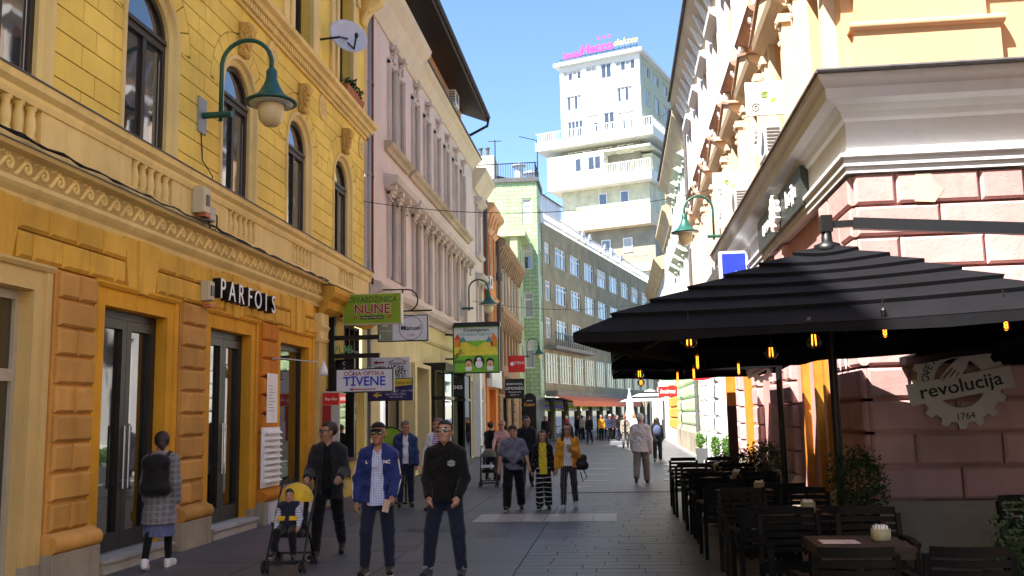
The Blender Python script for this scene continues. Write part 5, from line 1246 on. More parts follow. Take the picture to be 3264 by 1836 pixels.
# black iron gantry carrying the signs
gt = thing('sign_gantry', 'black steel sign gantry with two stub arms at the yellow house corner', 'bracket', FL.p(19.9, 0, 2.2))
m = MB().box(FL, 19.82, 19.96, .02, .14, 2.3, 4.3); m.build('upright', M_sfb, gt)
for z in (3.55, 3.15): MB().box(FL, 19.84, 19.94, .14, 1.15, z - .05, z + .05).build('stub_arm', M_sfb, gt)
# kindergarten sign
o, F = sign('colourful kindergarten sign with painted castles, children and a penguin', 33.8, -6.0, -4.28, 3.35, 5.1, paint('meadow_green', (.18, .48, .03), rough=.35, var=.25, scale=1.5), M_sfb, .18, fr=.04)
MB().box(F, -6.05, -4.23, -.2, .1, 5.06, 5.22).build('lamp_hood', M_sfb, o)
MB().box(F, -5.95, -4.33, 0, .003, 4.55, 5.04).build('sky_panel', paint('pale_sky_print', (.55, .62, .62)), o)
MB().poly(F, [(-5.95, 4.0), (-4.33, 4.0), (-4.33, 4.25), (-4.8, 4.5), (-5.1, 4.3), (-5.5, 4.5), (-5.95, 4.3)], .003, .005).build('yellow_hill', paint('lemon_print', (.68, .62, .05), var=.2), o)
text('Kindergarten', F, -5.12, .003, 4.94, .18, M_ink, o, bold=.01); text('TVORNICA RADOSTI', F, -5.12, .003, 4.77, .13, paint('teal_print', (.05, .25, .25)), o)
M_orp = paint('orange_print', (.72, .22, .03), var=.2); M_redp2 = paint('red_print', (.62, .06, .04)); M_skinp = paint('skin_print', (.70, .42, .28)); M_wp = paint('white_print', (.78, .78, .78))
for i, (x, z) in enumerate(((-5.82, 4.6), (-4.47, 4.6), (-5.62, 4.5), (-4.65, 4.48))):
    MB().poly(F, [(x - .12, z), (x + .12, z), (x + .1, z - .28), (x - .1, z - .28)], .006, .008).build('castle_tower', (M_orp, M_orp, paint('yellow_print', (.72, .55, .06)), MATS['yellow_print'])[i], o)
    MB().poly(F, [(x - .14, z), (x + .14, z), (x, z + .22)], .008, .010).build('castle_roof', (M_redp2, M_orp, MATS['teal_print'], MATS['teal_print'])[i], o)
for x in (-5.42, -4.62):
    MB().ball(F.p(x, .012, 3.75), (.15, .006, .15), 12).build('child_hair', M_ink, o); MB().ball(F.p(x, .019, 3.70), (.12, .006, .11), 12).build('child_face', M_skinp, o)
    MB().poly(F, [(x - .1, 3.44), (x + .1, 3.44), (x + .13, 3.6), (x - .13, 3.6)], .01, .014).build('child_suit', M_wp, o); MB().ball(F.p(x, .026, 3.66), (.04, .004, .035), 8).build('child_mouth', M_redp2, o)
MB().ball(F.p(-5.03, .012, 3.76), (.2, .006, .24), 14).build('penguin_body', M_ink, o); MB().ball(F.p(-5.03, .019, 3.68), (.14, .006, .15), 12).build('penguin_belly', M_wp, o); MB().ball(F.p(-5.03, .026, 3.87), (.08, .005, .06), 10).build('penguin_eyes', M_wp, o); MB().poly(F, [(-5.07, 3.82), (-4.99, 3.82), (-5.03, 3.77)], .03, .034).build('penguin_beak', M_orp, o)
text('ONT', F, -5.8, .01, 4.05, .2, M_ink, o, rot=.7, bold=.02); text('JUDO', F, -5.76, .01, 3.78, .14, M_ink, o, bold=.02)
for z in (3.9, 4.8): MB().bar((-6.3, 33.9, z), (-6.0, 33.9, z), .06, .06).build('bracket', M_sfb, o)
o, F = sign('small square red sign with white clover below the brown house', 50.0, -5.85, -4.95, 4.1, 5.0, M_bred, M_bred, .1); text('LETELA', F, -5.3, 0, 4.6, .2, M_white, o); MB().ball(F.p(-5.65, .004, 4.55), (.1, .01, .1), 8).build('clover_leaf', M_white, o)
o, F = sign('black APARTHOTEL LEMONISS sign with white lettering', 47.5, -5.75, -4.75, 2.65, 3.65, M_sfb, M_sfb, .1)
text('APARTHOTEL', F, -5.25, 0, 3.38, .14, M_white, o); text('LEMONİSS', F, -5.25, 0, 3.16, .2, M_white, o); text('Boutique rooms', F, -5.25, 0, 2.98, .1, M_white, o); text('033 222 111', F, -5.25, 0, 2.83, .09, M_white, o)
o, F = sign('black rounded pekara KAISER bakery sign with orange letters', 56.0, -5.72, -4.9, 2.2, 2.7, M_sfb, M_sfb, .1)
MB().poly(F, arc(-5.31, 2.7, .41, 0, math.pi, 12), -.1, 0).build('round_top', M_sfb, o); text('pekara', F, -5.31, .0, 2.66, .13, M_white, o); text('Kaiser', F, -5.31, 0, 2.42, .26, paint('orange_letter', (.7, .3, .05)), o, bold=.02)
# sunny side signs
o, F = sign('blue LAVAZZA lightbox above the black parasol', 21.6, 2.43, 3.08, 4.62, 5.45, M_blue, M_wsf, .22, fr=.06)
text('LAVAZZA', F, 2.76, 0, 4.75, .135, M_white, o, bold=.02, shear=.2)
MB().poly(F, [(2.62, 4.84), (2.95, 4.84), (2.8, 5.0)], 0, .003).build('mark', paint('pale_blue', (.15, .2, .6)), o)
MB().bar((3.08, 21.7, 4.9), (3.3, 21.7, 4.9), .05, .05).build('bracket', M_steel, o)
o, F = sign('bright red INTIMA sign with white script', 46.0, 1.95, 2.85, 2.55, 3.05, M_bred, M_bred, .1); text('Intima', F, 2.38, 0, 2.8, .3, M_white, o, shear=.3, bold=.01)
MB().bar((2.85, 46.05, 2.8), (3.2, 46.05, 2.8), .05, .05).build('bracket', M_steel, o)
o, F = sign('white and green ISKRA electrician sign above the red one', 46.0, 2.05, 2.78, 3.1, 3.66, M_white, M_white, .1); MB().box(F, 2.08, 2.75, 0, .003, 3.33, 3.46).build('green_band', paint('sign_green', (.03, .35, .12)), o); text('ISKRA', F, 2.41, .003, 3.395, .11, M_white, o, bold=.02); text('ELEKTRIČARSKA', F, 2.41, 0, 3.58, .07, M_red, o); text('RADNJA', F, 2.41, 0, 3.51, .06, M_red, o); text('UL. DŽENETIĆA ČIKMA 10', F, 2.41, 0, 3.25, .05, M_ink, o); text('033 444-46', F, 2.41, 0, 3.17, .06, M_ink, o)
MB().bar((2.78, 46.05, 3.4), (3.2, 46.05, 3.4), .05, .05).build('bracket', M_steel, o)
o, F = sign('white round edged sign with red dotted rim hung by the white shop', 30.5, 2.15, 3.15, 2.86, 3.5, M_white, M_white, .05); 
m = MB()
P1 = arc(2.65, 3.2, .62, 3.3, 6.12, 14, .42); P2 = arc(2.65, 3.25, .45, 3.3, 6.12, 14, .26)
m.add([F.p(s, .004, z) for s, z in P1] + [F.p(s, .004, z) for s, z in P2], [(i, i + 1, 15 + i + 1, 15 + i) for i in range(14)]); m.build('dotted_rim', M_bred, o)
for i in range(12):
    a = 3.4 + i * .235; MB().ball(F.p(2.65 + .54 * math.cos(a), .008, 3.22 + .34 * math.sin(a)), (.025, .004, .025), 6).build('dot', M_white, o)
for k, (y_, zt) in enumerate(((16.4, 7.62), (22.3, 7.5))):
    o, F = sign('white beauty salon banner with green swirl, %s' % ('the nearer one above the gutter' if k == 0 else 'the farther one behind the lamp'), y_, 2.45, 3.12, zt - .62, zt, M_white, M_white, .04, fr=.005)
    MB().tube([F.p(2.62 + .09 * (1 - i / 30) * math.cos(i * .42), .004, zt - .48 + .09 * (1 - i / 30) * math.sin(i * .42)) for i in range(28)], .008, 4).build('grey_swirl', M_lead, o)
    MB().tube([F.p(2.78 + .07 * (1 - i / 30) * math.cos(i * .42), .004, zt - .25 + .07 * (1 - i / 30) * math.sin(i * .42)) for i in range(28)], .012, 4).build('green_swirl', M_lim, o)
    MB().poly(F, [(2.84, zt - .4), (2.92, zt - .31), (2.99, zt - .3), (2.95, zt - .38)], 0, .004).build('leaf', paint('leaf_print', (.25, .5, .06)), o)
    MB().poly(F, [(2.55, zt - .64), (2.70, zt - .95), (2.66, zt - 1.35), (2.50, zt - 1.35), (2.5, zt - 1.1)], -.03, -.01).build('lower_strip', M_white, o)
    text('BEAUTY', F, 2.6, -.009, zt - 1.0, .08, M_lead, o, rot=1.45)
# air conditioners
def aircon(F, s, d, z, label, w=.8):
    o = thing('air_conditioner', label, 'air conditioner', F.p(s, d, z), 'wall mounted air conditioners')
    block(F, s - w / 2, s + w / 2, z, z + .58, d, d + .3, .02, paint('ac_white', (.7, .7, .68), rough=.4), o, 'casing')
    m = MB()
    for i in range(7): m.box(F, s - w / 2 - .012, s - w / 2 - .002, d + .03, d + .27, z + .08 + i * .065, z + .11 + i * .065)
    m.lathe((s - .08, d + .29, z + .29), [(.22, 0), (.22, .02), (.2, .02), (.18, .015), (.03, .03)], 16, F=F, axis='d'); m.build('grille', M_lead, o)
    MB().box(F, s - w / 2, s - w / 2 + .04, 0, d + .3, z - .04, z - .001).box(F, s + w / 2 - .04, s + w / 2, 0, d + .3, z - .04, z - .001).build('bracket', M_steel, o)
aircon(FR, 17.4, .05, 6.45, 'white air conditioner above the gutter under the nearer banner')
aircon(FR, 21.9, .05, 6.35, 'white air conditioner behind the blue lightbox banner')
aircon(FL, 34.9, .10, 13.9, 'white air conditioner under the dark eave of the mauve house')
aircon(FL, 44.2, .10, 7.9, 'white air conditioner on the narrow mauve house by the orange one')
# overhead wires
for i, (a, b_, dip, lab) in enumerate((((-6.2, 22.3, 7.2), (3.1, 24.0, 7.6), .5, 'thin wire strung from the yellow house to the peach house'), ((-6.2, 40, 6.8), (3.1, 44, 7.2), .5, 'thin wire crossing the street before the orange house'), ((-6, 58, 15.2), (3.1, 36, 14.2), .6, 'high wire crossing the sky before the white tower'))):
    A, B = Vector(a), Vector(b_)
    o = MB().tube([A.lerp(B, t / 16) - Vector((0, 0, dip * 4 * t / 16 * (1 - t / 16))) for t in range(17)], .009, 4).build('overhead_wire', M_cable); tag(o, lab, 'wire', 'wires over the street')
# things along the yellow-side wall
rb = thing('display_case', 'tall red and glass eyewear display case on the yellow corner', 'display case', FL.p(19.3, .12, .9))
MB().box(FL, 19.05, 19.5, .13, .5, .95, 1.0).box(FL, 19.05, 19.5, .13, .5, 2.30, 2.36).box(FL, 19.05, 19.08, .13, .5, 1.0, 2.3).box(FL, 19.08, 19.5, .13, .16, 1.0, 2.3).build('frame', M_steel, rb)
MB().box(FL, 19.04, 19.048, .14, .49, 2.08, 2.33).build('header', M_bred, rb); text('Ray-Ban', FC(19.04), -5.98, 0, 2.2, .085, M_white, rb, shear=.3)
MB().box(FL, 19.038, 19.046, .14, .32, 1.35, 2.07).build('red_panel', M_red, rb); MB().box(FL, 19.034, 19.038, .3, .4, 1.3, 1.75).build('poster', M_wsf, rb)
MB().box(FL, 19.1, 19.48, .49, .498, 1.0, 2.3).build('pane', M_gl2, rb)
for i in range(4): MB().box(FL, 19.1, 19.45, .2, .46, 1.15 + i * .27, 1.165 + i * .27).build('shelf', M_white, rb)
vs_ = thing('vertical_sign', 'narrow black vertical sign CAFFE AND SHISHA BAR beside the display case', 'sign', FL.p(20.2, .05, .9))
MB().box(FL, 20.14, 20.24, .02, .50, .95, 3.1).build('board', M_sfb, vs_)
for i, chx in enumerate('CAFFE&SHISHA·BAR'):
    if chx != '·': text(chx, FC(20.14), -6.03, .0, 3.0 - i * .127, .105, M_white, vs_, 'letter', .003)
pu = thing('neon_sign', 'green outlined PUB letters under the sign gantry', 'sign', FL.p(20.2, .05, 3.2))
text('PUB', FC(20.1), -6.05, .0, 3.3, .26, paint('green_neon', (.08, .4, .08), rough=.4), pu, depth=.02)
bp = thing('notice_board', 'tall brown scratched notice board on the pub wall', 'notice board', FL.p(21.5, .02, .7)); MB().box(FL, 21.1, 21.9, .0, .05, .8, 2.05).build('board', plaster('brown_scratched_board', (.11, .08, .06), stain=.6, piece=0), bp)
for i, (s, z) in enumerate(((21.3, 1.6), (21.55, 1.2), (21.7, 1.75))): MB().box(FL, s, s + .12, .051, .054, z, z + .14).build('sticker', M_wsf, bp)
gf = thing('wall_graffiti', 'black spray graffiti scrawl low on the olive wall', 'graffiti', FL.p(21, .01, .3))
for k, (s, z) in enumerate(((20.55, .72), (21.3, .55), (22.0, .66))):
    rr = random.Random(k); pts = [FL.p(s + .02 * i + rr.uniform(-.13, .13), .006, z + rr.uniform(-.18, .18)) for i in range(16)]
    MB().tube(pts, .009, 4).build('stroke', M_ink, gf)
text('17', FL, 21.5, .003, .95, .22, M_ink, gf, 'tag', .004); text('JACK', FL, 20.9, .003, .3, .3, MATS['limestone_plinth'], gf, 'tag', .004)
bl = thing('stone_bollard', 'small pale rounded stone bollard at the yellow house corner', 'bollard', FL.p(18.95, .45, 0)); MB().lathe(FL.p(18.95, .42, 0), [(.17, -.01), (.17, .28), (.15, .38), (.09, .45), (.02, .47)], 14).build('stone', M_plinth, bl, smooth=True)
bl = thing('stone_stub', 'rough stone guard block behind the stroller man', 'guard stone', FL.p(18.5, .35, 0)); block(FL, 18.35, 18.75, -.01, .62, .2, .45, .07, M_plinth, bl, 'stone')
ab = thing('menu_board', 'round topped lime menu board standing on the pavement', 'menu board', (-4.85, 19.6, 0))
Fm = FC(19.6)
MB().poly(Fm, [(-5.2, .35)] + [(-4.5, .35)] + arc(-4.85, 1.25, .35, 0, math.pi, 12), -.03, 0).build('frame', M_sfb, ab); MB().poly(Fm, [(-5.17, .38), (-4.53, .38)] + arc(-4.85, 1.25, .32, 0, math.pi, 12), 0, .004).build('panel', M_lim, ab)
text('ĆEVABDŽINICA', Fm, -4.85, .004, 1.22, .09, M_dgr, ab); text('NUNE', Fm, -4.85, .004, 1.05, .2, M_red, ab, bold=.02)
for k in range(5): MB().ball(Fm.p(-5.05 + k * .1, .008, .6 + .06 * (k % 2)), (.07, .01, .06), 8).build('food_picture', (M_red, paint('food_brown', (.3, .14, .05)))[k % 2], ab)
MB().box(Fm, -5.2, -5.16, -.03, .0, 0, .36).box(Fm, -4.54, -4.5, -.03, 0, 0, .36).box(Fm, -5.25, -4.45, -.2, .2, 0, .03).build('stand', M_sfb, ab)
# cafe items on the sunny wall: hanging mini emblem sign, bunting
hs = thing('hanging_emblem', 'small white gear shaped revolucija sign jutting from the pink wall', 'sign', (2.8, 18.2, 2.2))
Fh = FC(18.2); m = MB(); ring_gear(m, Fh, 2.72, 2.55, .2, .04, .11, 12, 0, .03); m.build('gear', M_white, hs)
MB().poly(Fh, [(2.48, 2.38), (2.96, 2.62), (2.92, 2.76), (2.44, 2.52)], .03, .05).build('name_plate', M_white, hs); text('revolucija', Fh, 2.70, .05, 2.57, .095, M_ink, hs, rot=.46); MB().bar((2.9, 18.2, 2.5), (3.2, 18.2, 2.5), .03, .03).build('bracket', M_sfb, hs)
for i in range(2):
    o = MB().poly(FR, [(13.1 + i * .32, 2.62), (13.36 + i * .32, 2.62), (13.23 + i * .32, 2.25)], .075, .078).build('paper_pennant', M_white); tag(o, 'white paper pennant on the pink blocks, %s' % ('right one' if i == 0 else 'left one beside the pole'), 'pennant', 'pennants on the pink blocks')
# ------------------------------------------------------------------ black parasols of the pavement cafe
M_para = paint('black_parasol_canvas', (.0045, .0045, .0065), rough=.8, var=.3, spec=.15, scale=3, bump=.12)
M_pole = paint('black_pole', (.004, .004, .005), rough=.4, var=.2)
def parasol(label, x0, x1, y0, y1, ze, zt, tiers, mast=None, boom=None, turn=0.0):
    cx, cy = (x0 + x1) / 2, (y0 + y1) / 2
    ct, s_t = math.cos(turn), math.sin(turn)
    cn = [(cx + (x - cx) * ct - (y - cy) * s_t, cy + (x - cx) * s_t + (y - cy) * ct) for x, y in ((x0, y0), (x1, y0), (x1, y1), (x0, y1))]
    o = thing('parasol', label, 'parasol', (cx, cy, 0), 'black parasols over the cafe tables')
    def ring(t, dz=0.0):
        return [(cx + (x - cx) * (1 - t), cy + (y - cy) * (1 - t), ze + (zt - ze) * (t ** .92) + dz) for x, y in cn]
    def sub(r, n=8):
        out = []
        for i in range(4):
            a, b_ = Vector(r[i]), Vector(r[(i + 1) % 4])
            for k in range(n): out.append(a.lerp(b_, k / n) - Vector((0, 0, .035 * math.sin(math.pi * k / n) * (1 if r is not None else 0))))
        return out
    for i in range(tiers):
        t0, t1 = i / tiers, (i + 1) / tiers
        lo = sub(ring(max(0, t0 - .004), -.01)); mid = sub(ring(max(0, t0 - .012), 0.042 if i else .0)); hi = sub(ring(min(t1, .985), 0)); n = len(lo)
        m = MB(); m.add(lo + mid + hi, [(k * n + j, k * n + (j + 1) % n, (k + 1) * n + (j + 1) % n, (k + 1) * n + j) for k in (0, 1) for j in range(n)])
        m.build('canopy_tier', M_para, o)
    v0 = sub(ring(0, -.0)); v1 = [p - Vector((0, 0, .09 + .015 * math.sin(k * 1.3))) for k, p in enumerate(v0)]; n = len(v0)
    MB().add(v0 + v1, [(j, (j + 1) % n, n + (j + 1) % n, n + j) for j in range(n)]).build('valance', M_para, o)
    for i, (px, py) in enumerate(cn + [((cn[q][0] + cn[(q + 1) % 4][0]) / 2, (cn[q][1] + cn[(q + 1) % 4][1]) / 2) for q in range(4)]):
        MB().bar((cx, cy, zt - .06), (cx + (px - cx) * .98, cy + (py - cy) * .98, ze - .03), .03, .045).build('rib', M_pole, o)
        MB().bar((cx, cy, zt - .75), (cx + (px - cx) * .5, cy + (py - cy) * .5, ze + (zt - ze) * .5 - .05), .02, .03).build('strut', M_pole, o)
    MB().lathe((cx, cy, zt - .1), [(.16, 0), (.14, .1), (.06, .13), (.05, .32), (.06, .34), (.02, .4)], 12).build('hub', M_pole, o, smooth=True)
    if mast: smooth_by_angle(MB().tube([(mast[0], mast[1], 0), (mast[0], mast[1], mast[2])], .052, 12).lathe((mast[0], mast[1], 0), [(.32, 0), (.32, .03), (.08, .05), (.07, .2)], 12).build('mast', M_pole, o))
    if boom:
        b = MB(); pts = [Vector((cx + .03, cy, zt + .22)), Vector((cx + .28, cy - .02, zt + .22))]; b.bar(pts[0], pts[1], .07, .07); b.bar(pts[1], Vector(boom), .10, .12); b.build('boom', M_pole, o)
        MB().box(None, cx - .06, cx + .06, cy - .06, cy + .06, zt + .14, zt + .32).build('boom_joint', M_pole, o)
        smooth_by_angle(MB().tube([boom, (boom[0], boom[1], 0)], .07, 10).build('mast', M_pole, o))
    return o
parasol('nearest large black parasol with tiered canopy and side boom', .15, 4.45, 8.05, 12.35, 2.55, 3.54, 7, boom=(6.6, 9.0, 3.2), turn=R(-18))
parasol('second black parasol beside the pink corner', -.08, 3.0, 12.0, 15.9, 2.62, 3.4, 5, mast=(2.62, 11.75, 2.9))
parasol('third black parasol, farthest along the pink wall', -.1, 2.95, 16.3, 20.6, 2.62, 3.35, 5, mast=(2.7, 16.1, 2.9))
parasol('lower black parasol tucked under the nearest one against the gear emblem wall', 3.6, 7.8, 8.5, 12.42, 2.42, 3.0, 5, mast=(7.7, 10.5, 2.7))
parasol('black parasol far out on the right of the terrace', 8.2, 12.2, 7.6, 12.0, 2.5, 3.3, 5, mast=(10.2, 9.8, 3.2))  # out of view, added to cut light under the canopies
# varnished timber post between the parasols and the sunny wall
wp = thing('timber_post', 'orange varnished square timber post at the far end of the parasols', 'post', (2.45, 20.9, 0))
MB().box(None, 2.36, 2.55, 20.8, 21.0, 1.9, 3.4).build('upper_post', M_orw, wp); MB().box(None, 2.36, 2.55, 20.8, 21.0, 0, 1.9).build('lower_post', paint('shaded_timber', (.05, .025, .015), rough=.6), wp)  # lower half darker: the shade on the post is put into its colour
# hanging bulbs
M_amb = glass('amber_bulb_glass', (.30, .12, .02), rough=.05, ior=1.45); M_fil = paint('glowing_filament', (.9, .5, .1), emit=(1.0, .36, .05), es=1.6)
def amber():
    m, nt, b = _new('amber_glass'); nt.nodes.remove(b)
    t = nt.nodes.new('ShaderNodeBsdfTransparent'); t.inputs[0].default_value = (.95, .72, .38, 1); g_ = nt.nodes.new('ShaderNodeBsdfGlossy'); g_.inputs['Roughness'].default_value = .05
    fr_ = nt.nodes.new('ShaderNodeFresnel'); fr_.inputs[0].default_value = 1.45; mx = nt.nodes.new('ShaderNodeMixShader'); nt.links.new(fr_.outputs[0], mx.inputs[0]); nt.links.new(t.outputs[0], mx.inputs[1]); nt.links.new(g_.outputs[0], mx.inputs[2]); nt.links.new(mx.outputs[0], nt.nodes['Material Output'].inputs[0]); return m
M_amb = amber()
def bulb(x, y, z, kind, label):
    o = thing('hanging_bulb', label, 'light bulb', (x, y, z), 'amber filament bulbs under the parasols')
    top = z + (.17 if kind == 'globe' else .20)
    MB().tube([(x, y, top + .03), (x, y, 2.72)], .005, 5).build('cord', M_cable, o); smooth_by_angle(MB().lathe((x, y, top - .02), [(.022, 0), (.024, .05), (.01, .07)], 8).build('socket', M_pole, o))
    if kind == 'globe':
        MB().ball((x, y, z + .075), .078, 14).build('glass', M_amb, o, smooth=True)
        for k in (-1, 1): MB().tube([(x + k * .018, y, z + .03), (x + k * .014, y, z + .13)], .0065, 5).build('filament', M_fil, o)
    else:
        MB().lathe((x, y, z), [(.005, 0), (.018, .01), (.021, .03), (.021, .15), (.015, .19)], 10).build('glass', M_amb, o, smooth=True)
        for k in (0, 1): MB().tube([(x + .013 * math.sin(t * .9 + k * 3.14), y + .013 * math.cos(t * .9 + k * 3.14), z + .02 + t * .007) for t in range(21)], .0035, 4).build('filament', M_fil, o)
for x, y, z, k, lab in ((.66, 8.6, 2.36, 'globe', 'round amber bulb nearest the street under the nearest parasol'), (1.87, 9.1, 2.36, 'globe', 'round amber bulb in front of the orange door'), (1.74, 10.8, 2.36, 'globe', 'round amber bulb above the hanging emblem sign'), (.37, 15.9, 2.36, 'globe', 'upper of the two round bulbs at the dark canopy corner'), (.5, 20.4, 2.36, 'globe', 'lower round bulb under the farthest parasol'),
                        (.98, 11.6, 2.30, 'tube', 'tube bulb deepest in the dark of the nearest parasol'), (1.17, 14.6, 2.28, 'tube', 'tube bulb under the second parasol, street side'), (1.8, 14.2, 2.32, 'tube', 'tube bulb under the second parasol, wall side'), (1.06, 16.8, 2.32, 'tube', 'short tube bulb at the near edge of the third parasol'), (2.22, 8.0, 2.36, 'tube', 'tube bulb hanging left of the gear emblem'), (3.14, 7.9, 2.38, 'tube', 'tube bulb at the far right edge of the picture')):
    bulb(x, y, z, k, lab)
# ------------------------------------------------------------------ slatted armchairs and tables
M_ch = paint('dark_stained_slat', (.0035, .0035, .004), rough=.6, var=.3, spec=.12); M_ch2 = paint('greybrown_slat', (.012, .010, .008), rough=.6, var=.25, spec=.15)
def make_chair(mat):
    o = thing('armchair', 'x', 'chair', (0, 0, 0))
    for sx in (-1, 1):
        MB().bar((sx * .26, -.25, 0), (sx * .26, -.25, .44), .045, .045).bar((sx * .26, -.25, .44), (sx * .255, -.31, .86), .04, .045).build('leg', mat, o)
        MB().bar((sx * .27, .24, 0), (sx * .27, .24, .65), .045, .045).build('leg', mat, o)
        MB().bar((sx * .275, -.27, .66), (sx * .275, .0, .67), .055, .03).bar((sx * .275, 0, .67), (sx * .275, .27, .655), .055, .03).build('armrest', mat, o)
        MB().bar((sx * .25, -.24, .41), (sx * .25, .24, .43), .03, .06).build('side_rail', mat, o)
    for i in range(6):
        y = -.2 + i * .085; MB().box(None, -.25, .25, y - .034, y + .034, .435, .455).build('seat_slat', mat, o)
    for i in range(6):
        z = .52 + i * .065; m = MB(); P = []
        for k in range(7):
            x = -.24 + k * .08; yb = -.265 - .06 * (z - .5) / .36 - .045 * (1 - (x / .24) ** 2); P.append((x, yb))
        vs = [(x, y + dy, z + dz) for x, y in P for dy, dz in ((0, 0), (-.018, 0), (-.018, .045 + (.02 if i == 5 else 0)), (0, .045 + (.02 if i == 5 else 0)))]
        m.add(vs, [(0, 1, 2, 3), (24, 27, 26, 25)] + [(k * 4 + a, k * 4 + 4 + a, k * 4 + 4 + (a + 1) % 4, k * 4 + (a + 1) % 4) for k in range(6) for a in range(4)])
        m.build('back_slat', mat, o)
    return o
C1 = make_chair(M_ch); C2 = make_chair(M_ch2)
used = set()
def chair(x, y, rz, label, mat=0):
    src = (C1, C2)[mat]
    o = src if mat not in used else copy_tree(src); used.add(mat)
    o.location = (x, y, 0); o.rotation_euler = (0, 0, rz); o['label'] = label; o['category'] = 'chair'; o['group'] = 'slatted chairs of the pavement cafe'
M_top = paint('grey_wood_tabletop', (.035, .026, .021), rough=.5, var=.2, spec=.25, scale=8)
M_pap = paint('menu_paper', (.55, .45, .42), rough=.4, var=.3, scale=20)
def table(x, y, word):
    o = thing('cafe_table', 'square wooden cafe table, %s from the viewer under the parasols' % word, 'table', (x, y, 0), 'square cafe tables')
    for k in range(4): MB().box(None, x - .35, x + .35, y - .35 + k * .175, y - .35 + k * .175 + .172, .715, .75).build('plank', M_top, o)
    MB().box(None, x - .34, x + .34, y - .34, y + .34, .66, .714).build('apron', M_top, o)
    smooth_by_angle(MB().lathe((x, y, 0), [(.24, 0), (.24, .02), (.05, .05), (.04, .66)], 12).build('pedestal', M_pole, o))
    mn = thing('menu', 'printed menu lying on the %s table' % word, 'menu', (x - .15, y - .05, .751), 'menus on the tables')
    for k in range(2): MB().box(None, x - .3 + k * .01, x - .02 + k * .012, y - .2 + k * .03, y + .0 + k * .03, .7515 + k * .004, .755 + k * .004).build('card', (M_sfb, M_pap)[k], mn)
    nh_ = thing('napkin_holder', 'round pale napkin holder on the %s table' % word, 'napkin holder', (x + .2, y + .05, .751), 'napkin holders on the tables')
    MB().lathe((x + .2, y + .05, .751), [(.07, 0), (.075, .01), (.075, .09), (.07, .09), (.068, .02), (.0, .02)], 16).build('cup', paint('olive_tin', (.30, .27, .17), rough=.4), nh_, smooth=True)
    m = MB(); rr = random.Random(int(y * 10))
    for k in range(5): m.box(None, x + .15 + k * .02, x + .165 + k * .02, y + .0 + rr.uniform(0, .02), y + .1, .78, .855 + rr.uniform(0, .02))
    m.build('napkin', M_white, nh_)
words = ['nearest', 'second', 'third', 'fourth', 'fifth']
TB = [(1.82, 7.75), (1.70, 10.0), (1.62, 12.8), (1.62, 15.2), (1.55, 17.5)]
for i, (x, y) in enumerate(TB):
    table(x, y, words[i])
    dy = .72
    chair(x - .36, y - dy - .40 * (i == 0), .03, 'dark slatted armchair, street side, near side of the %s table' % words[i])
    chair(x + .36, y - dy - .40 * (i == 0), -.05, 'dark slatted armchair, wall side, near side of the %s table' % words[i])
    chair(x - .33, y + dy, math.pi + .04, 'slatted armchair, street side, far side of the %s table' % words[i], 1 if i in (1, 3) else 0)
    chair(x + .33, y + dy, math.pi - .06, 'slatted armchair, wall side, far side of the %s table' % words[i], 1 if i == 0 else 0)
table(3.95, 8.75, 'right-hand'); chair(3.95, 9.5, math.pi + .1, 'pale slatted armchair behind the right-hand table', 1); chair(3.7, 7.9, .1, 'dark slatted armchair before the right-hand table')
# ------------------------------------------------------------------ potted plants
M_pot = paint('black_planter', (.006, .006, .007), rough=.5); M_potg = paint('grey_planter', (.07, .075, .08), rough=.6)
def potted(x, y, w, h, crowns, label, mat, potm, rect=True, n=900, ls=.045):
    o = thing('potted_shrub', label, 'plant', (x, y, 0), 'potted shrubs by the cafe')
    if rect: MB().add([(x + a * w * (.5 if z else .44), y + b_ * w * (.3 if z else .26), z) for z in (0, h) for a, b_ in ((-1, -1), (1, -1), (1, 1), (-1, 1))], [(3, 2, 1, 0), (4, 5, 6, 7)] + [(i, (i + 1) % 4, 4 + (i + 1) % 4, 4 + i) for i in range(4)]).build('planter', potm, o)
    else: MB().lathe((x, y, 0), [(w * .36, 0), (w * .5, h * .95), (w * .52, h), (w * .45, h), (w * .42, h * .9)], 16).build('planter', potm, o, smooth=True)
    for k, (dx, dy, dz, rx, ry, rz_) in enumerate(crowns):
        MB().tube([(x + dx, y + dy, h - .05), (x + dx, y + dy, h + dz)], .018, 6).build('stem', M_stem, o)
        m = leaves(MB(), (x + dx, y + dy, h + dz), (rx, ry, rz_), n, ls, int(x * 100 + k)); m.build('foliage', mat, o)
potted(2.98, 33.9, .62, .5, [(-.15, 0, .28, .16, .16, .32), (.17, 0, .28, .15, .15, .30)], 'grey planter with two bright green conifers at the white house', M_leaf2, M_potg, True, 900, .06)
potted(2.86, 27.4, .62, .5, [(-.15, 0, .28, .15, .16, .32), (.17, 0, .28, .15, .15, .30)], 'planter with two bright green conifers behind the timber post', M_leaf2, M_potg, True, 900, .06)
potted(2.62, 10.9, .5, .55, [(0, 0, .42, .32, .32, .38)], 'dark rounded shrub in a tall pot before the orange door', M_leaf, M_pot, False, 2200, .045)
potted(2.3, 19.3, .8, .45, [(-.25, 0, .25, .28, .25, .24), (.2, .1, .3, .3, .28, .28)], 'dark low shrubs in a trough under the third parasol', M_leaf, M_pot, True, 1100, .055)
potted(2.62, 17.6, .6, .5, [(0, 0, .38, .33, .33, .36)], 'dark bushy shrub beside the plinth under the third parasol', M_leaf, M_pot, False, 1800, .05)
potted(2.95, 6.9, .6, .5, [(0, 0, .3, .42, .38, .34)], 'dark shrub in a black planter at the lower right edge', M_leaf, M_pot, True, 2400, .045)
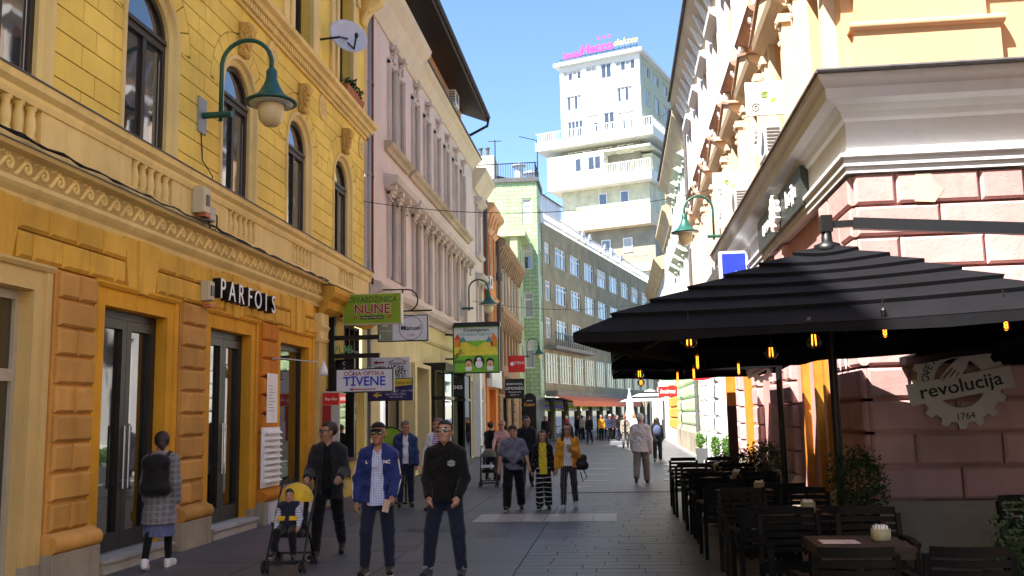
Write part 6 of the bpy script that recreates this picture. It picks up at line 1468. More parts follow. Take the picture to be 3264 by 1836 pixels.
# ------------------------------------------------------------------ parasols at the far end
fp_ = thing('striped_parasol', 'white parasol with dark stripes by the far cafe', 'parasol', (2.2, 66, 0))
n = 8
for i in range(n):
    a0, a1 = 2 * math.pi * i / n, 2 * math.pi * (i + 1) / n
    for k in range(5):
        t0, t1 = k / 5, (k + 1) / 5; pt = lambda t, a: (2.2 + 2.1 * (1 - t) * math.cos(a), 66 + 2.1 * (1 - t) * math.sin(a), 2.6 + .85 * t)
        MB().add([pt(t0, a0), pt(t0, a1), pt(t1, a1), pt(t1, a0)], [(0, 1, 2, 3)]).build('canopy_strip', M_white if k % 2 == 0 else M_sfb, fp_)
MB().tube([(2.2, 66, 0), (2.2, 66, 3.4)], .04, 8).build('pole', M_white, fp_)
fc_ = thing('folded_parasol', 'closed white parasol standing before the striped one', 'parasol', (.75, 63, 0)); MB().lathe((.75, 63, 0), [(.04, 0), (.04, .9), (.42, 1.0), (.32, 1.6), (.22, 2.3), (.25, 2.4), (.12, 2.9), (.05, 3.3), (.08, 3.4)], 12).build('cover', M_white, fc_, smooth=True)
# cafe tables and chairs far back read as one dark row
for i in range(6):
    o = thing('terrace_table', 'small dark terrace table, %s along the far cafe' % ('first', 'second', 'third', 'fourth', 'fifth', 'sixth')[i], 'table', FG.p(4 + i * 3.4, 3.6, 0), 'tables of the far cafe terrace')
    x, y, _ = FG.p(4 + i * 3.4, 3.6, 0); MB().box(None, x - .4, x + .4, y - .4, y + .4, .70, .75).build('top', M_sfb, o); MB().lathe((x, y, 0), [(.3, 0), (.05, .06), (.05, .7)], 8).build('pedestal', M_sfb, o)
    for sx in (-1, 1):
        c = thing('terrace_chair', 'dark terrace chair on the %s side of the %s far table' % ('left' if sx < 0 else 'right', ('first', 'second', 'third', 'fourth', 'fifth', 'sixth')[i]), 'chair', (x + sx * .75, y, 0), 'chairs of the far cafe terrace')
        cx = x + sx * .75
        MB().box(None, cx - .24, cx + .24, y - .24, y + .24, .42, .47).build('seat', M_sfb, c); MB().box(None, cx + sx * .2, cx + sx * .25, y - .24, y + .24, .47, .9).build('backrest', M_sfb, c)
        for a in (-1, 1):
            for b_ in (-1, 1): MB().box(None, cx + a * .2 - .02, cx + a * .2 + .02, y + b_ * .2 - .02, y + b_ * .2 + .02, 0, .42).build('leg', M_sfb, c)
# ------------------------------------------------------------------ people: one smooth surface grown round a posed skeleton
def surface_net(f, org, h):
    s = f < 0
    nx, ny, nz = f.shape
    c = np.zeros((nx - 1, ny - 1, nz - 1), np.int8)
    for a in (0, 1):
        for b_ in (0, 1):
            for d in (0, 1): c += s[a:nx - 1 + a, b_:ny - 1 + b_, d:nz - 1 + d]
    act = np.argwhere((c > 0) & (c < 8))
    if len(act) == 0: return [], []
    idx = -np.ones(c.shape, np.int64); idx[tuple(act.T)] = np.arange(len(act))
    acc = np.zeros((len(act), 3)); cnt = np.zeros(len(act))
    corners = [(a, b_, d) for a in (0, 1) for b_ in (0, 1) for d in (0, 1)]
    for p in corners:
        for ax in range(3):
            if p[ax]: continue
            q = list(p); q[ax] = 1
            va = f[act[:, 0] + p[0], act[:, 1] + p[1], act[:, 2] + p[2]]; vb = f[act[:, 0] + q[0], act[:, 1] + q[1], act[:, 2] + q[2]]
            m = (va < 0) != (vb < 0); t = np.where(m, va / np.where(m, va - vb, 1), 0)
            pos = np.tile(np.array(p, float), (len(act), 1)); pos[:, ax] += t
            acc[m] += pos[m]; cnt[m] += 1
    V = (act + acc / cnt[:, None]) * h + org
    Fs = []
    for ax in range(3):
        sl0 = [slice(None)] * 3; sl1 = [slice(None)] * 3; sl0[ax] = slice(0, -1); sl1[ax] = slice(1, None)
        e = s[tuple(sl0)] != s[tuple(sl1)]; neg = s[tuple(sl0)]
        E = np.argwhere(e); b1, b2 = [(1, 2), (2, 0), (0, 1)][ax]
        ok = (E[:, b1] > 0) & (E[:, b2] > 0) & (E[:, b1] < c.shape[b1]) & (E[:, b2] < c.shape[b2]); E = E[ok]
        fl = neg[tuple(E.T)]
        q = []
        for o1, o2 in ((-1, -1), (0, -1), (0, 0), (-1, 0)):
            K = E.copy(); K[:, b1] += o1; K[:, b2] += o2; q.append(idx[tuple(K.T)])
        Q = np.stack(q, 1); Q[~fl] = Q[~fl][:, ::-1]; Fs.append(Q)
    return V, np.concatenate(Fs)
class Blob:
    """smooth union of tapered limbs and ellipsoids on a grid"""
    def __init__(self, lo, hi, h):
        self.h = h; self.lo = np.array(lo, float); n = np.ceil((np.array(hi) - self.lo) / h).astype(int) + 1
        self.f = np.full(n, .09, np.float32)
        self.ax = [self.lo[i] + np.arange(n[i]) * h for i in range(3)]
    def _sub(self, lo, hi):
        sl = []
        for i in range(3):
            a = max(0, int((lo[i] - self.lo[i]) / self.h) - 1); b_ = min(len(self.ax[i]), int((hi[i] - self.lo[i]) / self.h) + 3); sl.append(slice(a, max(a, b_)))
        X, Y, Z = np.meshgrid(self.ax[0][sl[0]], self.ax[1][sl[1]], self.ax[2][sl[2]], indexing='ij', sparse=True)
        return tuple(sl), X, Y, Z
    def put(self, sl, d, k):
        a = self.f[sl]; hh = np.maximum(k - np.abs(a - d), 0) / k
        self.f[sl] = np.minimum(a, d) - hh * hh * k * .25
    def limb(self, a, b_, ra, rb, k=.03, sy=1.0):
        a = np.array(a, float); b_ = np.array(b_, float); m = max(ra, rb) + .1
        sl, X, Y, Z = self._sub(np.minimum(a, b_) - m, np.maximum(a, b_) + m)
        if 0 in self.f[sl].shape: return
        x, y, z = X - a[0], (Y - a[1]) / sy, Z - a[2]; v = (b_ - a) / np.array((1, sy, 1)); L = max(v @ v, 1e-9)
        t = np.clip((x * v[0] + y * v[1] + z * v[2]) / L, 0, 1)
        d = np.sqrt((x - t * v[0]) ** 2 + (y - t * v[1]) ** 2 + (z - t * v[2]) ** 2) - (ra + (rb - ra) * t)
        self.put(sl, d * (1 if sy >= 1 else .5 + .5 * sy), k)
    def ell(self, c, r, k=.02, M=None, cut=None):
        c = np.array(c, float); m = max(r) + .08
        sl, X, Y, Z = self._sub(c - m, c + m)
        if 0 in self.f[sl].shape: return
        x, y, z = X - c[0] + 0 * (Y + Z), Y - c[1] + 0 * (X + Z), Z - c[2] + 0 * (X + Y)
        if M is not None: x, y, z = (M[0][0] * x + M[1][0] * y + M[2][0] * z, M[0][1] * x + M[1][1] * y + M[2][1] * z, M[0][2] * x + M[1][2] * y + M[2][2] * z)
        k0 = np.sqrt((x / r[0]) ** 2 + (y / r[1]) ** 2 + (z / r[2]) ** 2); k1 = np.sqrt((x / r[0] ** 2) ** 2 + (y / r[1] ** 2) ** 2 + (z / r[2] ** 2) ** 2) + 1e-6
        d = k0 * (k0 - 1) / k1
        if cut is not None: d = np.maximum(d, cut(x, y, z))
        self.put(sl, d, k)
    def warp(self, fn):
        I = np.nonzero(self.f < .08); self.f[I] = fn(self.f[I], self.ax[0][I[0]], self.ax[1][I[1]], self.ax[2][I[2]])
    def build(self, name, mat, parent, mb=None):
        V, Fs = surface_net(self.f, self.lo, self.h)
        if len(V) == 0: return None
        me = bpy.data.meshes.new(name); me.from_pydata(V.tolist(), [], Fs.tolist())
        me.materials.append(mat); me.polygons.foreach_set('use_smooth', [True] * len(me.polygons)); me.update()
        o = bpy.data.objects.new(name, me); COL.objects.link(o); o.parent = parent; BASE[o.name] = (0, 0, 0)
        return o
def cloth(name, col, rough=.85, fn=None, bump=.5):
    """woven cloth; fn(nt, object coords, colour) may lay a pattern over it"""
    if name in MATS: return MATS[name]
    m, nt, b = _new(name); tc = nt.nodes.new('ShaderNodeTexCoord').outputs['Object']
    n = _noise(nt, tc, 9, 4); c = _mixc(nt, _ramp(nt, n, .3, .75), tuple(x * .78 for x in col), tuple(min(.9, x * 1.12) for x in col))
    if fn: c = fn(nt, tc, c)
    nt.links.new(c, b.inputs['Base Color']); b.inputs['Roughness'].default_value = rough; b.inputs['Specular IOR Level'].default_value = .2
    b.inputs['Sheen Weight'].default_value = .15
    nt.links.new(_bump(nt, _math(nt, 'MULTIPLY_ADD', _noise(nt, tc, 160, 2), .15, _noise(nt, _map(nt, tc, (1, 1, 2.2)), 11, 5, .6)), bump, .025), b.inputs['Normal'])
    MATS[name] = m; return m
def stripes(axis, freq, lo, col, warp=0.0):
    def f(nt, tc, c):
        sp = nt.nodes.new('ShaderNodeSeparateXYZ'); nt.links.new(tc, sp.inputs[0]); v = sp.outputs[axis]
        if warp: v = _math(nt, 'MULTIPLY_ADD', _noise(nt, tc, 5, 2), warp, v)
        s = _math(nt, 'FRACT', _math(nt, 'MULTIPLY', v, freq)); return _mixc(nt, _math(nt, 'GREATER_THAN', s, lo), c, col)
    return f
def checks(freq, amt, col):
    def f(nt, tc, c):
        sp = nt.nodes.new('ShaderNodeSeparateXYZ'); nt.links.new(tc, sp.inputs[0])
        for ax in (0, 2):
            s = _math(nt, 'FRACT', _math(nt, 'MULTIPLY', sp.outputs[ax], freq)); c = _mixc(nt, _math(nt, 'MULTIPLY', _math(nt, 'GREATER_THAN', s, .6), amt), c, col)
            s = _math(nt, 'FRACT', _math(nt, 'MULTIPLY', sp.outputs[ax], freq * 5)); c = _mixc(nt, _math(nt, 'MULTIPLY', _math(nt, 'GREATER_THAN', s, .55), amt * .7), c, col)
        return c
    return f
def spots(scale, th, col):
    def f(nt, tc, c):
        v = nt.nodes.new('ShaderNodeTexVoronoi'); v.inputs['Scale'].default_value = scale; nt.links.new(tc, v.inputs['Vector'])
        return _mixc(nt, _math(nt, 'LESS_THAN', v.outputs['Distance'], th), c, col)
    return f
def skin_mat(name, col):
    if name in MATS: return MATS[name]
    m, nt, b = _new(name); tc = nt.nodes.new('ShaderNodeTexCoord').outputs['Object']
    c = _mixc(nt, _ramp(nt, _noise(nt, tc, 18, 4), .35, .7), tuple(x * .86 for x in col), col); nt.links.new(c, b.inputs['Base Color'])
    b.inputs['Roughness'].default_value = .5; b.inputs['Subsurface Weight'].default_value = .12; b.inputs['Subsurface Radius'].default_value = (.02, .008, .004); MATS[name] = m; return m
SK1 = skin_mat('fair_skin', (.44, .24, .17)); SK2 = skin_mat('tan_skin', (.34, .18, .115)); SK3 = skin_mat('ruddy_skin', (.42, .18, .125))
H_blk = paint('black_hair', (.005, .0042, .004), rough=.45, var=.3, scale=40, bump=.3); H_brn = paint('brown_hair', (.026, .014, .008), rough=.5, var=.3, scale=40, bump=.3); H_fair = paint('fair_hair', (.32, .2, .1), rough=.5, var=.3, scale=40, bump=.3); H_grey = paint('silver_hair', (.55, .55, .54), rough=.6, var=.2, scale=40, bump=.3); H_crop = paint('cropped_grey_hair', (.12, .10, .09), rough=.7, var=.3, scale=40)
M_eye = paint('dark_eye', (.02, .014, .01), rough=.2); M_lip = paint('lip', (.42, .14, .12), rough=.45); M_lens = glass('sunglass_lens', (.02, .018, .02), rough=.04)
def person(label, x, y, rz, H=1.75, legs=((4, 2, 4), (-4, 2, 4)), arms=((4, 8, 12, 4), (4, 8, 12, 4)), skin=SK1, hair=('short', H_brn), top=None, inner=None, lower=None, shoes=None, sunglasses=None, head=(0, 0), build=1.0, belly=0.0, h=.011, group=None, z=0.0, hold=False, lean=0.0):
    root = thing('person', label, 'person', (x, y, z), group, rz); BASE[root.name] = (0, 0, 0)
    root.rotation_euler = (0, 0, rz)
    k = H / 1.75; bw = build
    D = math.radians
    J = {}
    hip = .93 * k
    def ldir(p, o, sd): return np.array((sd * math.sin(D(o)), math.sin(D(p)) * math.cos(D(o)), -math.cos(D(p)) * math.cos(D(o))))
    foot = []
    for sd, (p, o, kn), nm in ((1, legs[0], 'R'), (-1, legs[1], 'L')):
        a = np.array((sd * .092 * k * bw, 0, hip)); b_ = a + ldir(p, o, sd) * .43 * k; c = b_ + ldir(p - kn, o * .6, sd) * .42 * k
        heel = max(0, min(40, -(p - kn))); fp = D(heel * .7)
        fd = np.array((sd * .12, math.cos(fp), -math.sin(fp))); t = c + fd * .15 * k + np.array((0, 0, -.045 * k)); J['leg' + nm] = (a, b_, c, t, fd); foot.append(min(t[2] - .035 * k, c[2] - .085 * k))
    dz = -min(foot)
    for nm in 'RL': J['leg' + nm] = tuple(v + np.array((0, 0, dz)) if i < 4 else v for i, v in enumerate(J['leg' + nm]))
    hz = hip + dz
    ln = D(lean); up = lambda s: np.array((0, math.sin(ln) * s, math.cos(ln) * s)) * k
    P0 = np.array((0, 0, hz)); chest = P0 + up(.34); neck = P0 + up(.545); hc = P0 + up(.682) + np.array((0, .02, 0))
    for sd, (p, o, e, i_), nm in ((1, arms[0], 'R'), (-1, arms[1], 'L')):
        a = P0 + up(.440) + np.array((sd * .160 * k * bw, 0, 0)); b_ = a + ldir(p + lean * .3, o, sd) * .285 * k
        q = np.array((sd * math.sin(D(o)) * .35 - sd * math.sin(D(i_)), math.sin(D(p + e)) * math.cos(D(i_)), -math.cos(D(p + e)) * math.cos(D(i_)))); q /= np.linalg.norm(q)
        J['arm' + nm] = (a, b_, b_ + q * .25 * k, q)
    ya, pa = D(head[0]), D(head[1])
    Mh = (Matrix.Rotation(ya, 3, 'Z') @ Matrix.Rotation(pa, 3, 'X')); Mn = np.array(Mh); kh = 1.10 * k; hp = lambda v: hc + Mn @ (np.array(v) * kh)
    allp = [v for nm in ('legR', 'legL') for v in J[nm][:4]] + [v for nm in ('armR', 'armL') for v in J[nm][:3]] + [J['armR'][2] + J['armR'][3] * .2, J['armL'][2] + J['armL'][3] * .2, hc, hc + np.array((0, 0, .16))]
    lo = np.min(allp, 0) - .19; hi = np.max(allp, 0) + .19; lo[2] = max(lo[2], -.02)
    def torso(B, off, z0=-.10, sy=.66, kk=.05):
        B.limb(P0 + up(max(z0, -.02)), P0 + up(.12), (.142 * bw + off) * k, (.128 * bw + off + belly * .5) * k, kk, sy)
        B.limb(P0 + up(.12), chest, (.128 * bw + off + belly * .5) * k, (.152 * bw + off) * k, kk, sy)
        if belly: B.ell(P0 + up(.14) + np.array((0, .04, 0)), ((.12 + belly + off) * k, (.09 + belly + off) * k, (.15 + off) * k), .05)
        B.limb(chest, P0 + up(.42), (.150 * bw + off) * k, (.118 * bw + off) * k, kk, sy)
        s0, s1 = J['armL'][0], J['armR'][0]; B.limb(s0, s1, (.050 + off * .6) * k, (.050 + off * .6) * k, .06, 1.0)
        for s_ in (s0, s1): B.limb(s_ * .82 + P0 * .18 * np.array((1, 1, 0)) + np.array((0, 0, s_[2] * .18)), neck + up(.0), (.046 + off * .6) * k, (.050 + off * .5) * k, .05)
        B.limb(P0 + up(.47), neck + up(.0), (.080 + off * .5) * k, (.056 + off * .5) * k, .05)
    # ---- body
    B = Blob(lo, hi, h); torso(B, -.012)
    B.limb(P0 + up(.53), hc + np.array((0, -.012, -.05)), .056 * k, .050 * k, .03)
    B.ell(hp((0, -.008, .028)), (.076 * kh, .096 * kh, .092 * kh), .03, Mn); B.ell(hp((0, .022, -.040)), (.060 * kh, .072 * kh, .075 * kh), .03, Mn); B.ell(hp((0, .058, -.092)), (.030 * kh, .026 * kh, .024 * kh), .03, Mn)
    B.limb(hp((0, .086, .012)), hp((0, .108, -.028)), .010 * kh, .015 * kh, .012); B.limb(hp((-.03, .078, .034)), hp((.03, .078, .034)), .016 * kh, .016 * kh, .02)
    for sd in (-1, 1): B.ell(hp((sd * .078, -.008, -.006)), (.011 * kh, .022 * kh, .032 * kh), .01, Mn); B.ell(hp((sd * .038, .068, -.03)), (.024 * kh, .02 * kh, .022 * kh), .02, Mn)
    for nm, sd in (('armR', 1), ('armL', -1)):
        a, b_, c, q = J[nm]; B.limb(a, b_, .046 * k * bw, .038 * k * bw, .03); B.limb(b_, c, .039 * k * bw, .027 * k, .02)
        side = np.cross(q, (0, 0, 1.0)); side = side / (np.linalg.norm(side) + 1e-6) if np.linalg.norm(side) > .15 else np.array((0, 1.0, 0))
        inn = np.cross(q, side); inn = inn / np.linalg.norm(inn)
        inn = np.array((-sd, .1, -.05)) if not hold else np.array((-sd * .3, .2, -1.0)); inn = inn - q * (inn @ q); inn /= np.linalg.norm(inn); side = np.cross(q, inn)
        if side[1] < 0 and not hold: side = -side
        if hold and side[0] * sd < 0: side = -side
        pk = c + q * .085 * k; B.limb(c, pk, .027 * k, .034 * k, .02); B.limb(c + q * .045 * k - side * .012 * k, pk + side * .016 * k, .026 * k, .026 * k, .015)
        for t, L in ((-.030, .062), (-.010, .074), (.010, .078), (.030, .068)):
            f0 = pk + side * t * k; curl = .9 if hold else .42; f1 = f0 + (q * math.cos(curl * .6) + inn * math.sin(curl * .6)) * L * .5 * k; f2 = f1 + (q * math.cos(curl * 1.6) + inn * math.sin(curl * 1.6)) * L * .5 * k
            B.limb(f0, f1, .0105 * k, .0098 * k, .004); B.limb(f1, f2, .0098 * k, .0085 * k, .006)
        t0 = c + q * .03 * k + side * .024 * k; t1 = t0 + (q * .7 + side * .55 + inn * .35) * .045 * k; B.limb(t0, t1, .0135 * k, .012 * k, .008); B.limb(t1, t1 + (q * .85 + inn * .4) * .032 * k, .012 * k, .010 * k, .006)
    for nm in ('legR', 'legL'):
        a, b_, c, t, fd = J[nm]; B.limb(a, b_, .078 * k * bw, .054 * k * bw, .03); B.limb(b_, c, .052 * k * bw, .036 * k, .02); B.limb(c, t, .036 * k, .03 * k, .02)
    B.build('body', skin, root)
    def sleeves(B, off, cuts):
        for nm in ('armR', 'armL'):
            a, b_, c, q = J[nm]
            if cuts == 'long': B.limb(a, b_, (.046 * bw + off) * k, (.042 * bw + off) * k, .05); B.limb(b_, c - q * .012, (.044 * bw + off) * k, (.033 + off) * k, .025)
            elif cuts == 'short': B.limb(a, a + (b_ - a) * .72, (.056 * bw + off) * k, (.060 * bw + off) * k, .04)
    def folds(amp):
        return lambda f, X, Y, Z: f + amp * (np.sin(31 * Z + 9 * X + 4 * np.sin(11 * X + 7 * Y)) + .8 * np.sin(47 * Z - 21 * X + 5 * np.sin(17 * X + 9 * Z) + 13 * Y) + .6 * np.sin(29 * X + 23 * Y + 36 * Z)) * .6
    def garment(g, nm):
        off = g.get('off', .018); B = Blob(lo, hi, h); torso(B, off, sy=g.get('sy', .68)); hem = g.get('hem', -.06)
        if hem < 0:
            fl = g.get('flare', .022); B.limb(P0 + up(.08), P0 + up(hem), (.133 * bw + off + belly * .4) * k, (.152 * bw + off + fl) * k, .04, g.get('sy', .74))
        if g.get('hood'): B.limb(P0 + up(.53) + np.array((-.07, -.055, 0)), P0 + up(.53) + np.array((.07, -.055, 0)), .05, .05, .05)
        if g.get('collar'): B.limb(P0 + up(.53), P0 + up(.585), .075 * k, .072 * k, .02)
        nz_ = (neck + up(.012 if not g.get('collar') else .035))[2]; bz = (P0 + up(hem))[2]
        q = [J[n_] for n_ in ('armR', 'armL')]
        def shape(f, X, Y, Z):
            f = folds(g.get('fold', .0045))(f, X, Y, Z)
            f = np.maximum(f, bz - Z); f = np.maximum(f, Z - nz_)
            vn = g.get('vneck', .075); f = np.where((np.abs(X) < .12) & (Y > 0), np.maximum(f, -(np.abs(X) * .9 - (Z - (nz_ - vn)) * .8)), f) if vn and not g.get('open') else f
            if g.get('open'):
                w0, w1 = g['open']; t = np.clip((nz_ - Z) / (nz_ - bz), 0, 1); w_ = w0 + (w1 - w0) * t; f = np.where((Y > .02) & (np.abs(X) < .2), np.maximum(f, w_ - np.abs(X - g.get('shift', 0.0))), f)
            return f
        B.warp(shape); sleeves(B, off * .8, g.get('arms', 'long')); B.warp(folds(g.get('fold', .0035) * .6)); return B.build(nm, g['mat'], root)
    if inner: garment(inner, inner.get('name', 'shirt'))
    if top: garment(top, top.get('name', 'jacket'))
    if lower:
        off = lower.get('off', .016); B = Blob(lo, hi, h); kind = lower.get('kind', 'trousers'); fl = lower.get('flare', .0)
        B.limb(P0 + up(-.05), P0 + up(.05), (.124 * bw + off * .6) * k, (.112 * bw + off * .5) * k, .04, .66)
        if kind == 'skirt':
            L = lower.get('len', .5); B.limb(P0, P0 - np.array((0, 0, L * k)), (.13 + off) * k, (.165 + off) * k, .03, .95)
            zc = (P0 - np.array((0, 0, L * k)))[2]; B.warp(lambda f, X, Y, Z: np.maximum(f + .008 * np.sin(np.arctan2(Y, X) * 17), zc - Z))
            B.build('skirt', lower['mat'], root)
            B = Blob(lo, hi, h); off = .004
        for nm in ('legR', 'legL'):
            a, b_, c, t, fd = J[nm]; B.limb(a * np.array((.9, 1, 1)), b_, (.076 * bw + off) * k, (.057 * bw + off + fl * .5) * k, .03); B.limb(b_, c + (b_ - c) * .06, (.057 * bw + off + fl * .5) * k, (.040 + off + fl) * k, .02)
        cz = max(0, min(J['legR'][2][2], J['legL'][2][2]))
        B.warp(folds(.0032 if kind == 'trousers' else .0005)); B.build('trousers' if kind == 'trousers' else 'tights', lower.get('leg_mat', lower['mat']), root)
    for nm, sd in (('legR', 1), ('legL', -1)):
        a, b_, c, t, fd = J[nm]; B = Blob(np.minimum(c, t) - .17, np.maximum(c, t) + .17, h); n_ = np.array((0, 0, 1.0))
        fd = fd / np.linalg.norm(fd); heel = c - fd * .035 * k - n_ * .05 * k; toe = t + fd * .035 * k
        B.limb(heel, toe, .040 * k, .040 * k, .03); B.limb(c + n_ * .0, c - n_ * .03 * k, .046 * k, .045 * k, .03); B.limb(c, t - fd * .02, .040 * k, .034 * k, .03)
        zb = -.002
        B.warp(lambda f, X, Y, Z: np.maximum(f, zb - Z)); so = B.build('shoe', (shoes or {}).get('mat', M_sfb), root)
        if shoes and shoes.get('sole'):
            B = Blob(np.minimum(c, t) - .17, np.maximum(c, t) + .17, h); B.limb(heel - n_ * .012 * k, toe - n_ * .012 * k, .043 * k, .043 * k, .02)
            zs = heel[2] - .012 * k; dirz = (toe - heel); 
            B.warp(lambda f, X, Y, Z: np.maximum(np.maximum(f, -.003 - Z), (Z - (heel[2] + dirz[2] * ((X - heel[0]) * dirz[0] + (Y - heel[1]) * dirz[1]) / (dirz[0] ** 2 + dirz[1] ** 2 + 1e-6))) + .018)); B.build('sole', shoes['sole'], so if so else root)
    # ---- hair, cap
    st, hm = hair
    B = Blob(hc - .42 * kh, hc + .26 * kh, min(h, .009))
    if st == 'short': B.ell(hp((0, -.014, .036)), (.086 * kh, .105 * kh, .096 * kh), .01, Mn, cut=lambda a, b_, c: np.maximum(np.minimum(b_ - .035 * kh, .032 * kh - c) * 1.0, -(c + .075 * kh) * (1.0)))
    elif st == 'fringe': B.ell(hp((0, -.008, .036)), (.092 * kh, .110 * kh, .098 * kh), .01, Mn, cut=lambda a, b_, c: np.maximum(np.minimum(b_ - .03 * kh, .010 * kh - c), -(c + .08 * kh)))
    elif st in ('long', 'bun', 'pony'):
        B.ell(hp((0, -.012, .034)), (.090 * kh, .108 * kh, .100 * kh), .01, Mn, cut=lambda a, b_, c: np.maximum(np.minimum(b_ - .032 * kh, np.abs(a) * .45 + .036 * kh - c) - 0 * a, -(c + .09 * kh)))
        if st == 'long':
            for sd in (-1, 1):
                B.limb(hp((sd * .078, .0, .03)), hp((sd * .088, .012, -.12)), .028 * kh, .036 * kh, .02); B.limb(hp((sd * .088, .012, -.12)), hp((sd * .10, .045, -.26)), .036 * kh, .022 * kh, .02)
            B.limb(hp((0, -.07, 0)), hp((0, -.085, -.2)), .06 * kh, .075 * kh, .03)
        else: B.ell(hp((0, -.115 if st == 'bun' else -.09, -.035 if st == 'pony' else .06)), (.045 * kh, .04 * kh, .045 * kh), .02, Mn)
        if st == 'pony': B.limb(hp((0, -.1, -.03)), hp((.01, -.108, -.075)), .034 * kh, .026 * kh, .02)
    elif st == 'cap':
        B.ell(hp((0, -.010, .040)), (.088 * kh, .108 * kh, .092 * kh), .01, Mn, cut=lambda a, b_, c: .025 * kh - c)
        B.ell(hp((0, .112, .036)), (.068 * kh, .075 * kh, .017 * kh), .012, Mn)
    if st: B.build('cap' if st == 'cap' else 'hair', hm, root)
    if st == 'cap':
        B = Blob(hc - .2 * kh, hc + .2 * kh, h); B.ell(hp((0, -.02, .0)), (.081 * kh, .090 * kh, .075 * kh), .01, Mn, cut=lambda a, b_, c: np.maximum(b_ - .02 * kh, -(c + .07 * kh))); B.build('hair', H_blk, root)
    # ---- face
    def small(name, parts, mat):
        m = MB()
        for c_, r_ in parts:
            tmp = MB().ball((0, 0, 0), tuple(q_ * kh for q_ in r_), 8)
            m.add([tuple(hp(np.array(c_)) + Mn @ np.array(v)) for v in tmp.v], tmp.f)
        m.build(name, mat, root, smooth=True)
    if sunglasses:
        for sd in (-1, 1): small('lens', [((sd * .034, .094, .006), (.030, .010, .024))], M_lens)
        m = MB(); m.tube([hp((-.078, .0, .018)), hp((-.068, .085, .018)), hp((0, .105, .018)), hp((.068, .085, .018)), hp((.078, .0, .018))], .0045 * kh, 5); m.build('spectacle_frame', sunglasses if sunglasses is not True else M_sfb, root)
    else:
        for sd in (-1, 1): small('eye', [((sd * .031, .089, .008), (.013, .007, .008))], M_eye)
    for sd in (-1, 1): small('eyebrow', [((sd * .033, .095, .034), (.019, .006, .005))], hm if st != 'cap' else H_blk)
    small('mouth', [((0, .092, -.062), (.024, .010, .007))], M_lip)
    return root, J, P0, up, hc, hp, k
def jmb(): return MB()
D_ = math.pi
C_char = cloth('charcoal_hoodie', (.014, .014, .017)); C_blk = cloth('black_knit', (.0035, .0035, .0045)); C_jean = cloth('indigo_denim', (.010, .016, .042)); C_blue = cloth('track_blue', (.010, .024, .15), .6)
C_shirt = cloth('blue_check_shirt', (.16, .22, .60), fn=checks(36, .5, (.62, .66, .80))); C_white = cloth('white_cotton', (.66, .66, .70)); C_puff = cloth('blue_puffer', (.012, .032, .11), .5, fn=None, bump=.5)
C_strp = cloth('purple_striped_shirt', (.62, .58, .64), fn=stripes(2, 24, .5, (.20, .03, .22))); C_grey = cloth('grey_tee', (.13, .14, .19)); C_must = cloth('mustard_jacket', (.62, .27, .015), .6)
C_yel = cloth('yellow_print_dress', (.66, .50, .02), fn=spots(16, .22, (.66, .6, .5))); C_lcol = cloth('black_dotted_cardigan', (.005, .005, .006), fn=spots(22, .14, (.3, .3, .32)))
C_tie = cloth('black_white_trousers', (.005, .005, .006), fn=stripes(2, 11, .86, (.62, .62, .62), .08)); C_pin = cloth('pinstripe_trousers', (.006, .006, .008), fn=stripes(0, 30, .90, (.42, .42, .44)))
C_plaid = cloth('grey_plaid_coat', (.085, .085, .10), fn=checks(14, .42, (.26, .26, .28))); C_skirt = cloth('slate_blue_skirt', (.12, .13, .27)); C_cream = cloth('cream_jacket', (.60, .60, .62)); C_khaki = cloth('grey_trousers', (.17, .16, .15)); C_pinkt = cloth('pale_pink_top', (.52, .30, .27)); C_navy = cloth('navy_jacket', (.005, .007, .014)); C_red = cloth('red_jacket', (.40, .03, .03)); C_tan = cloth('tan_jacket', (.26, .22, .18))
S_wh = cloth('white_sneaker', (.70, .70, .72), .5); S_bk = cloth('black_sneaker', (.006, .006, .006), .5)
def stripe_sleeve(J, nm, root, sd, mat, off=.058):
    a, b_, c, q = J[nm]
    for t in (-.018, 0, .018):
        pts = [np.array(a) + (b_ - a) * s for s in (.0, .25, .5, .75, 1)] + [b_ + (c - b_) * s for s in (.25, .5, .75, .92)]
        rr = [off + .018, off + .016, off + .013, off + .009, off + .006, off + .004, off, off - .004, off - .008]
        MB().tube([tuple(p + np.array((sd * r_ * .86, t + .012, 0.0))) for p, r_ in zip(pts, rr)], .0065, 4).build('sleeve_stripe', mat, root)
# man in the blue track jacket
r, J, P0, up, hc, hp, k = person('man in blue track jacket, black cap and sunglasses holding a phone', -2.81, 10.77, D_ + .12, 1.73, ((9, 5, 14), (-2, 3, 3)), ((-2, 15, 16, 4), (8, 11, 34, 8)), SK2, ('cap', cloth('black_cap', (.005, .005, .006))),
    dict(mat=C_blue, off=.030, open=(.045, .085), hem=-.10, collar=True, fold=.005), dict(mat=C_shirt, off=.014, hem=-.14, vneck=.10, name='shirt'), dict(mat=C_jean, off=.020), dict(mat=S_bk, sole=S_wh), True, (-4, 4), h=.0085)
stripe_sleeve(J, 'armL', r, -1, C_white, .062); stripe_sleeve(J, 'armR', r, 1, C_white, .062)
Fb = Frame((0, .128), (-1, 0), (0, 1)); text('NC', Fb, .118, .012, float((P0 + up(.36))[2]), .055, M_white, r, 'lettering', .008, bold=.02); text('L', Fb, -.115, .012, float((P0 + up(.36))[2]), .05, M_white, r, 'lettering', .008, bold=.02)
hL = J['armL'][2] + J['armL'][3] * .12
ph_ = thing('phone', 'phone in a patterned case held by the man in blue', 'phone', (0, 0, 0)); wl_ = Matrix.Rotation(D_ + .12, 4, 'Z'); pw = Matrix.Translation((-2.81, 10.77, 0)) @ wl_ @ Vector((hL[0] + .05, hL[1] + .06, hL[2] - .01)); ph_.location = pw
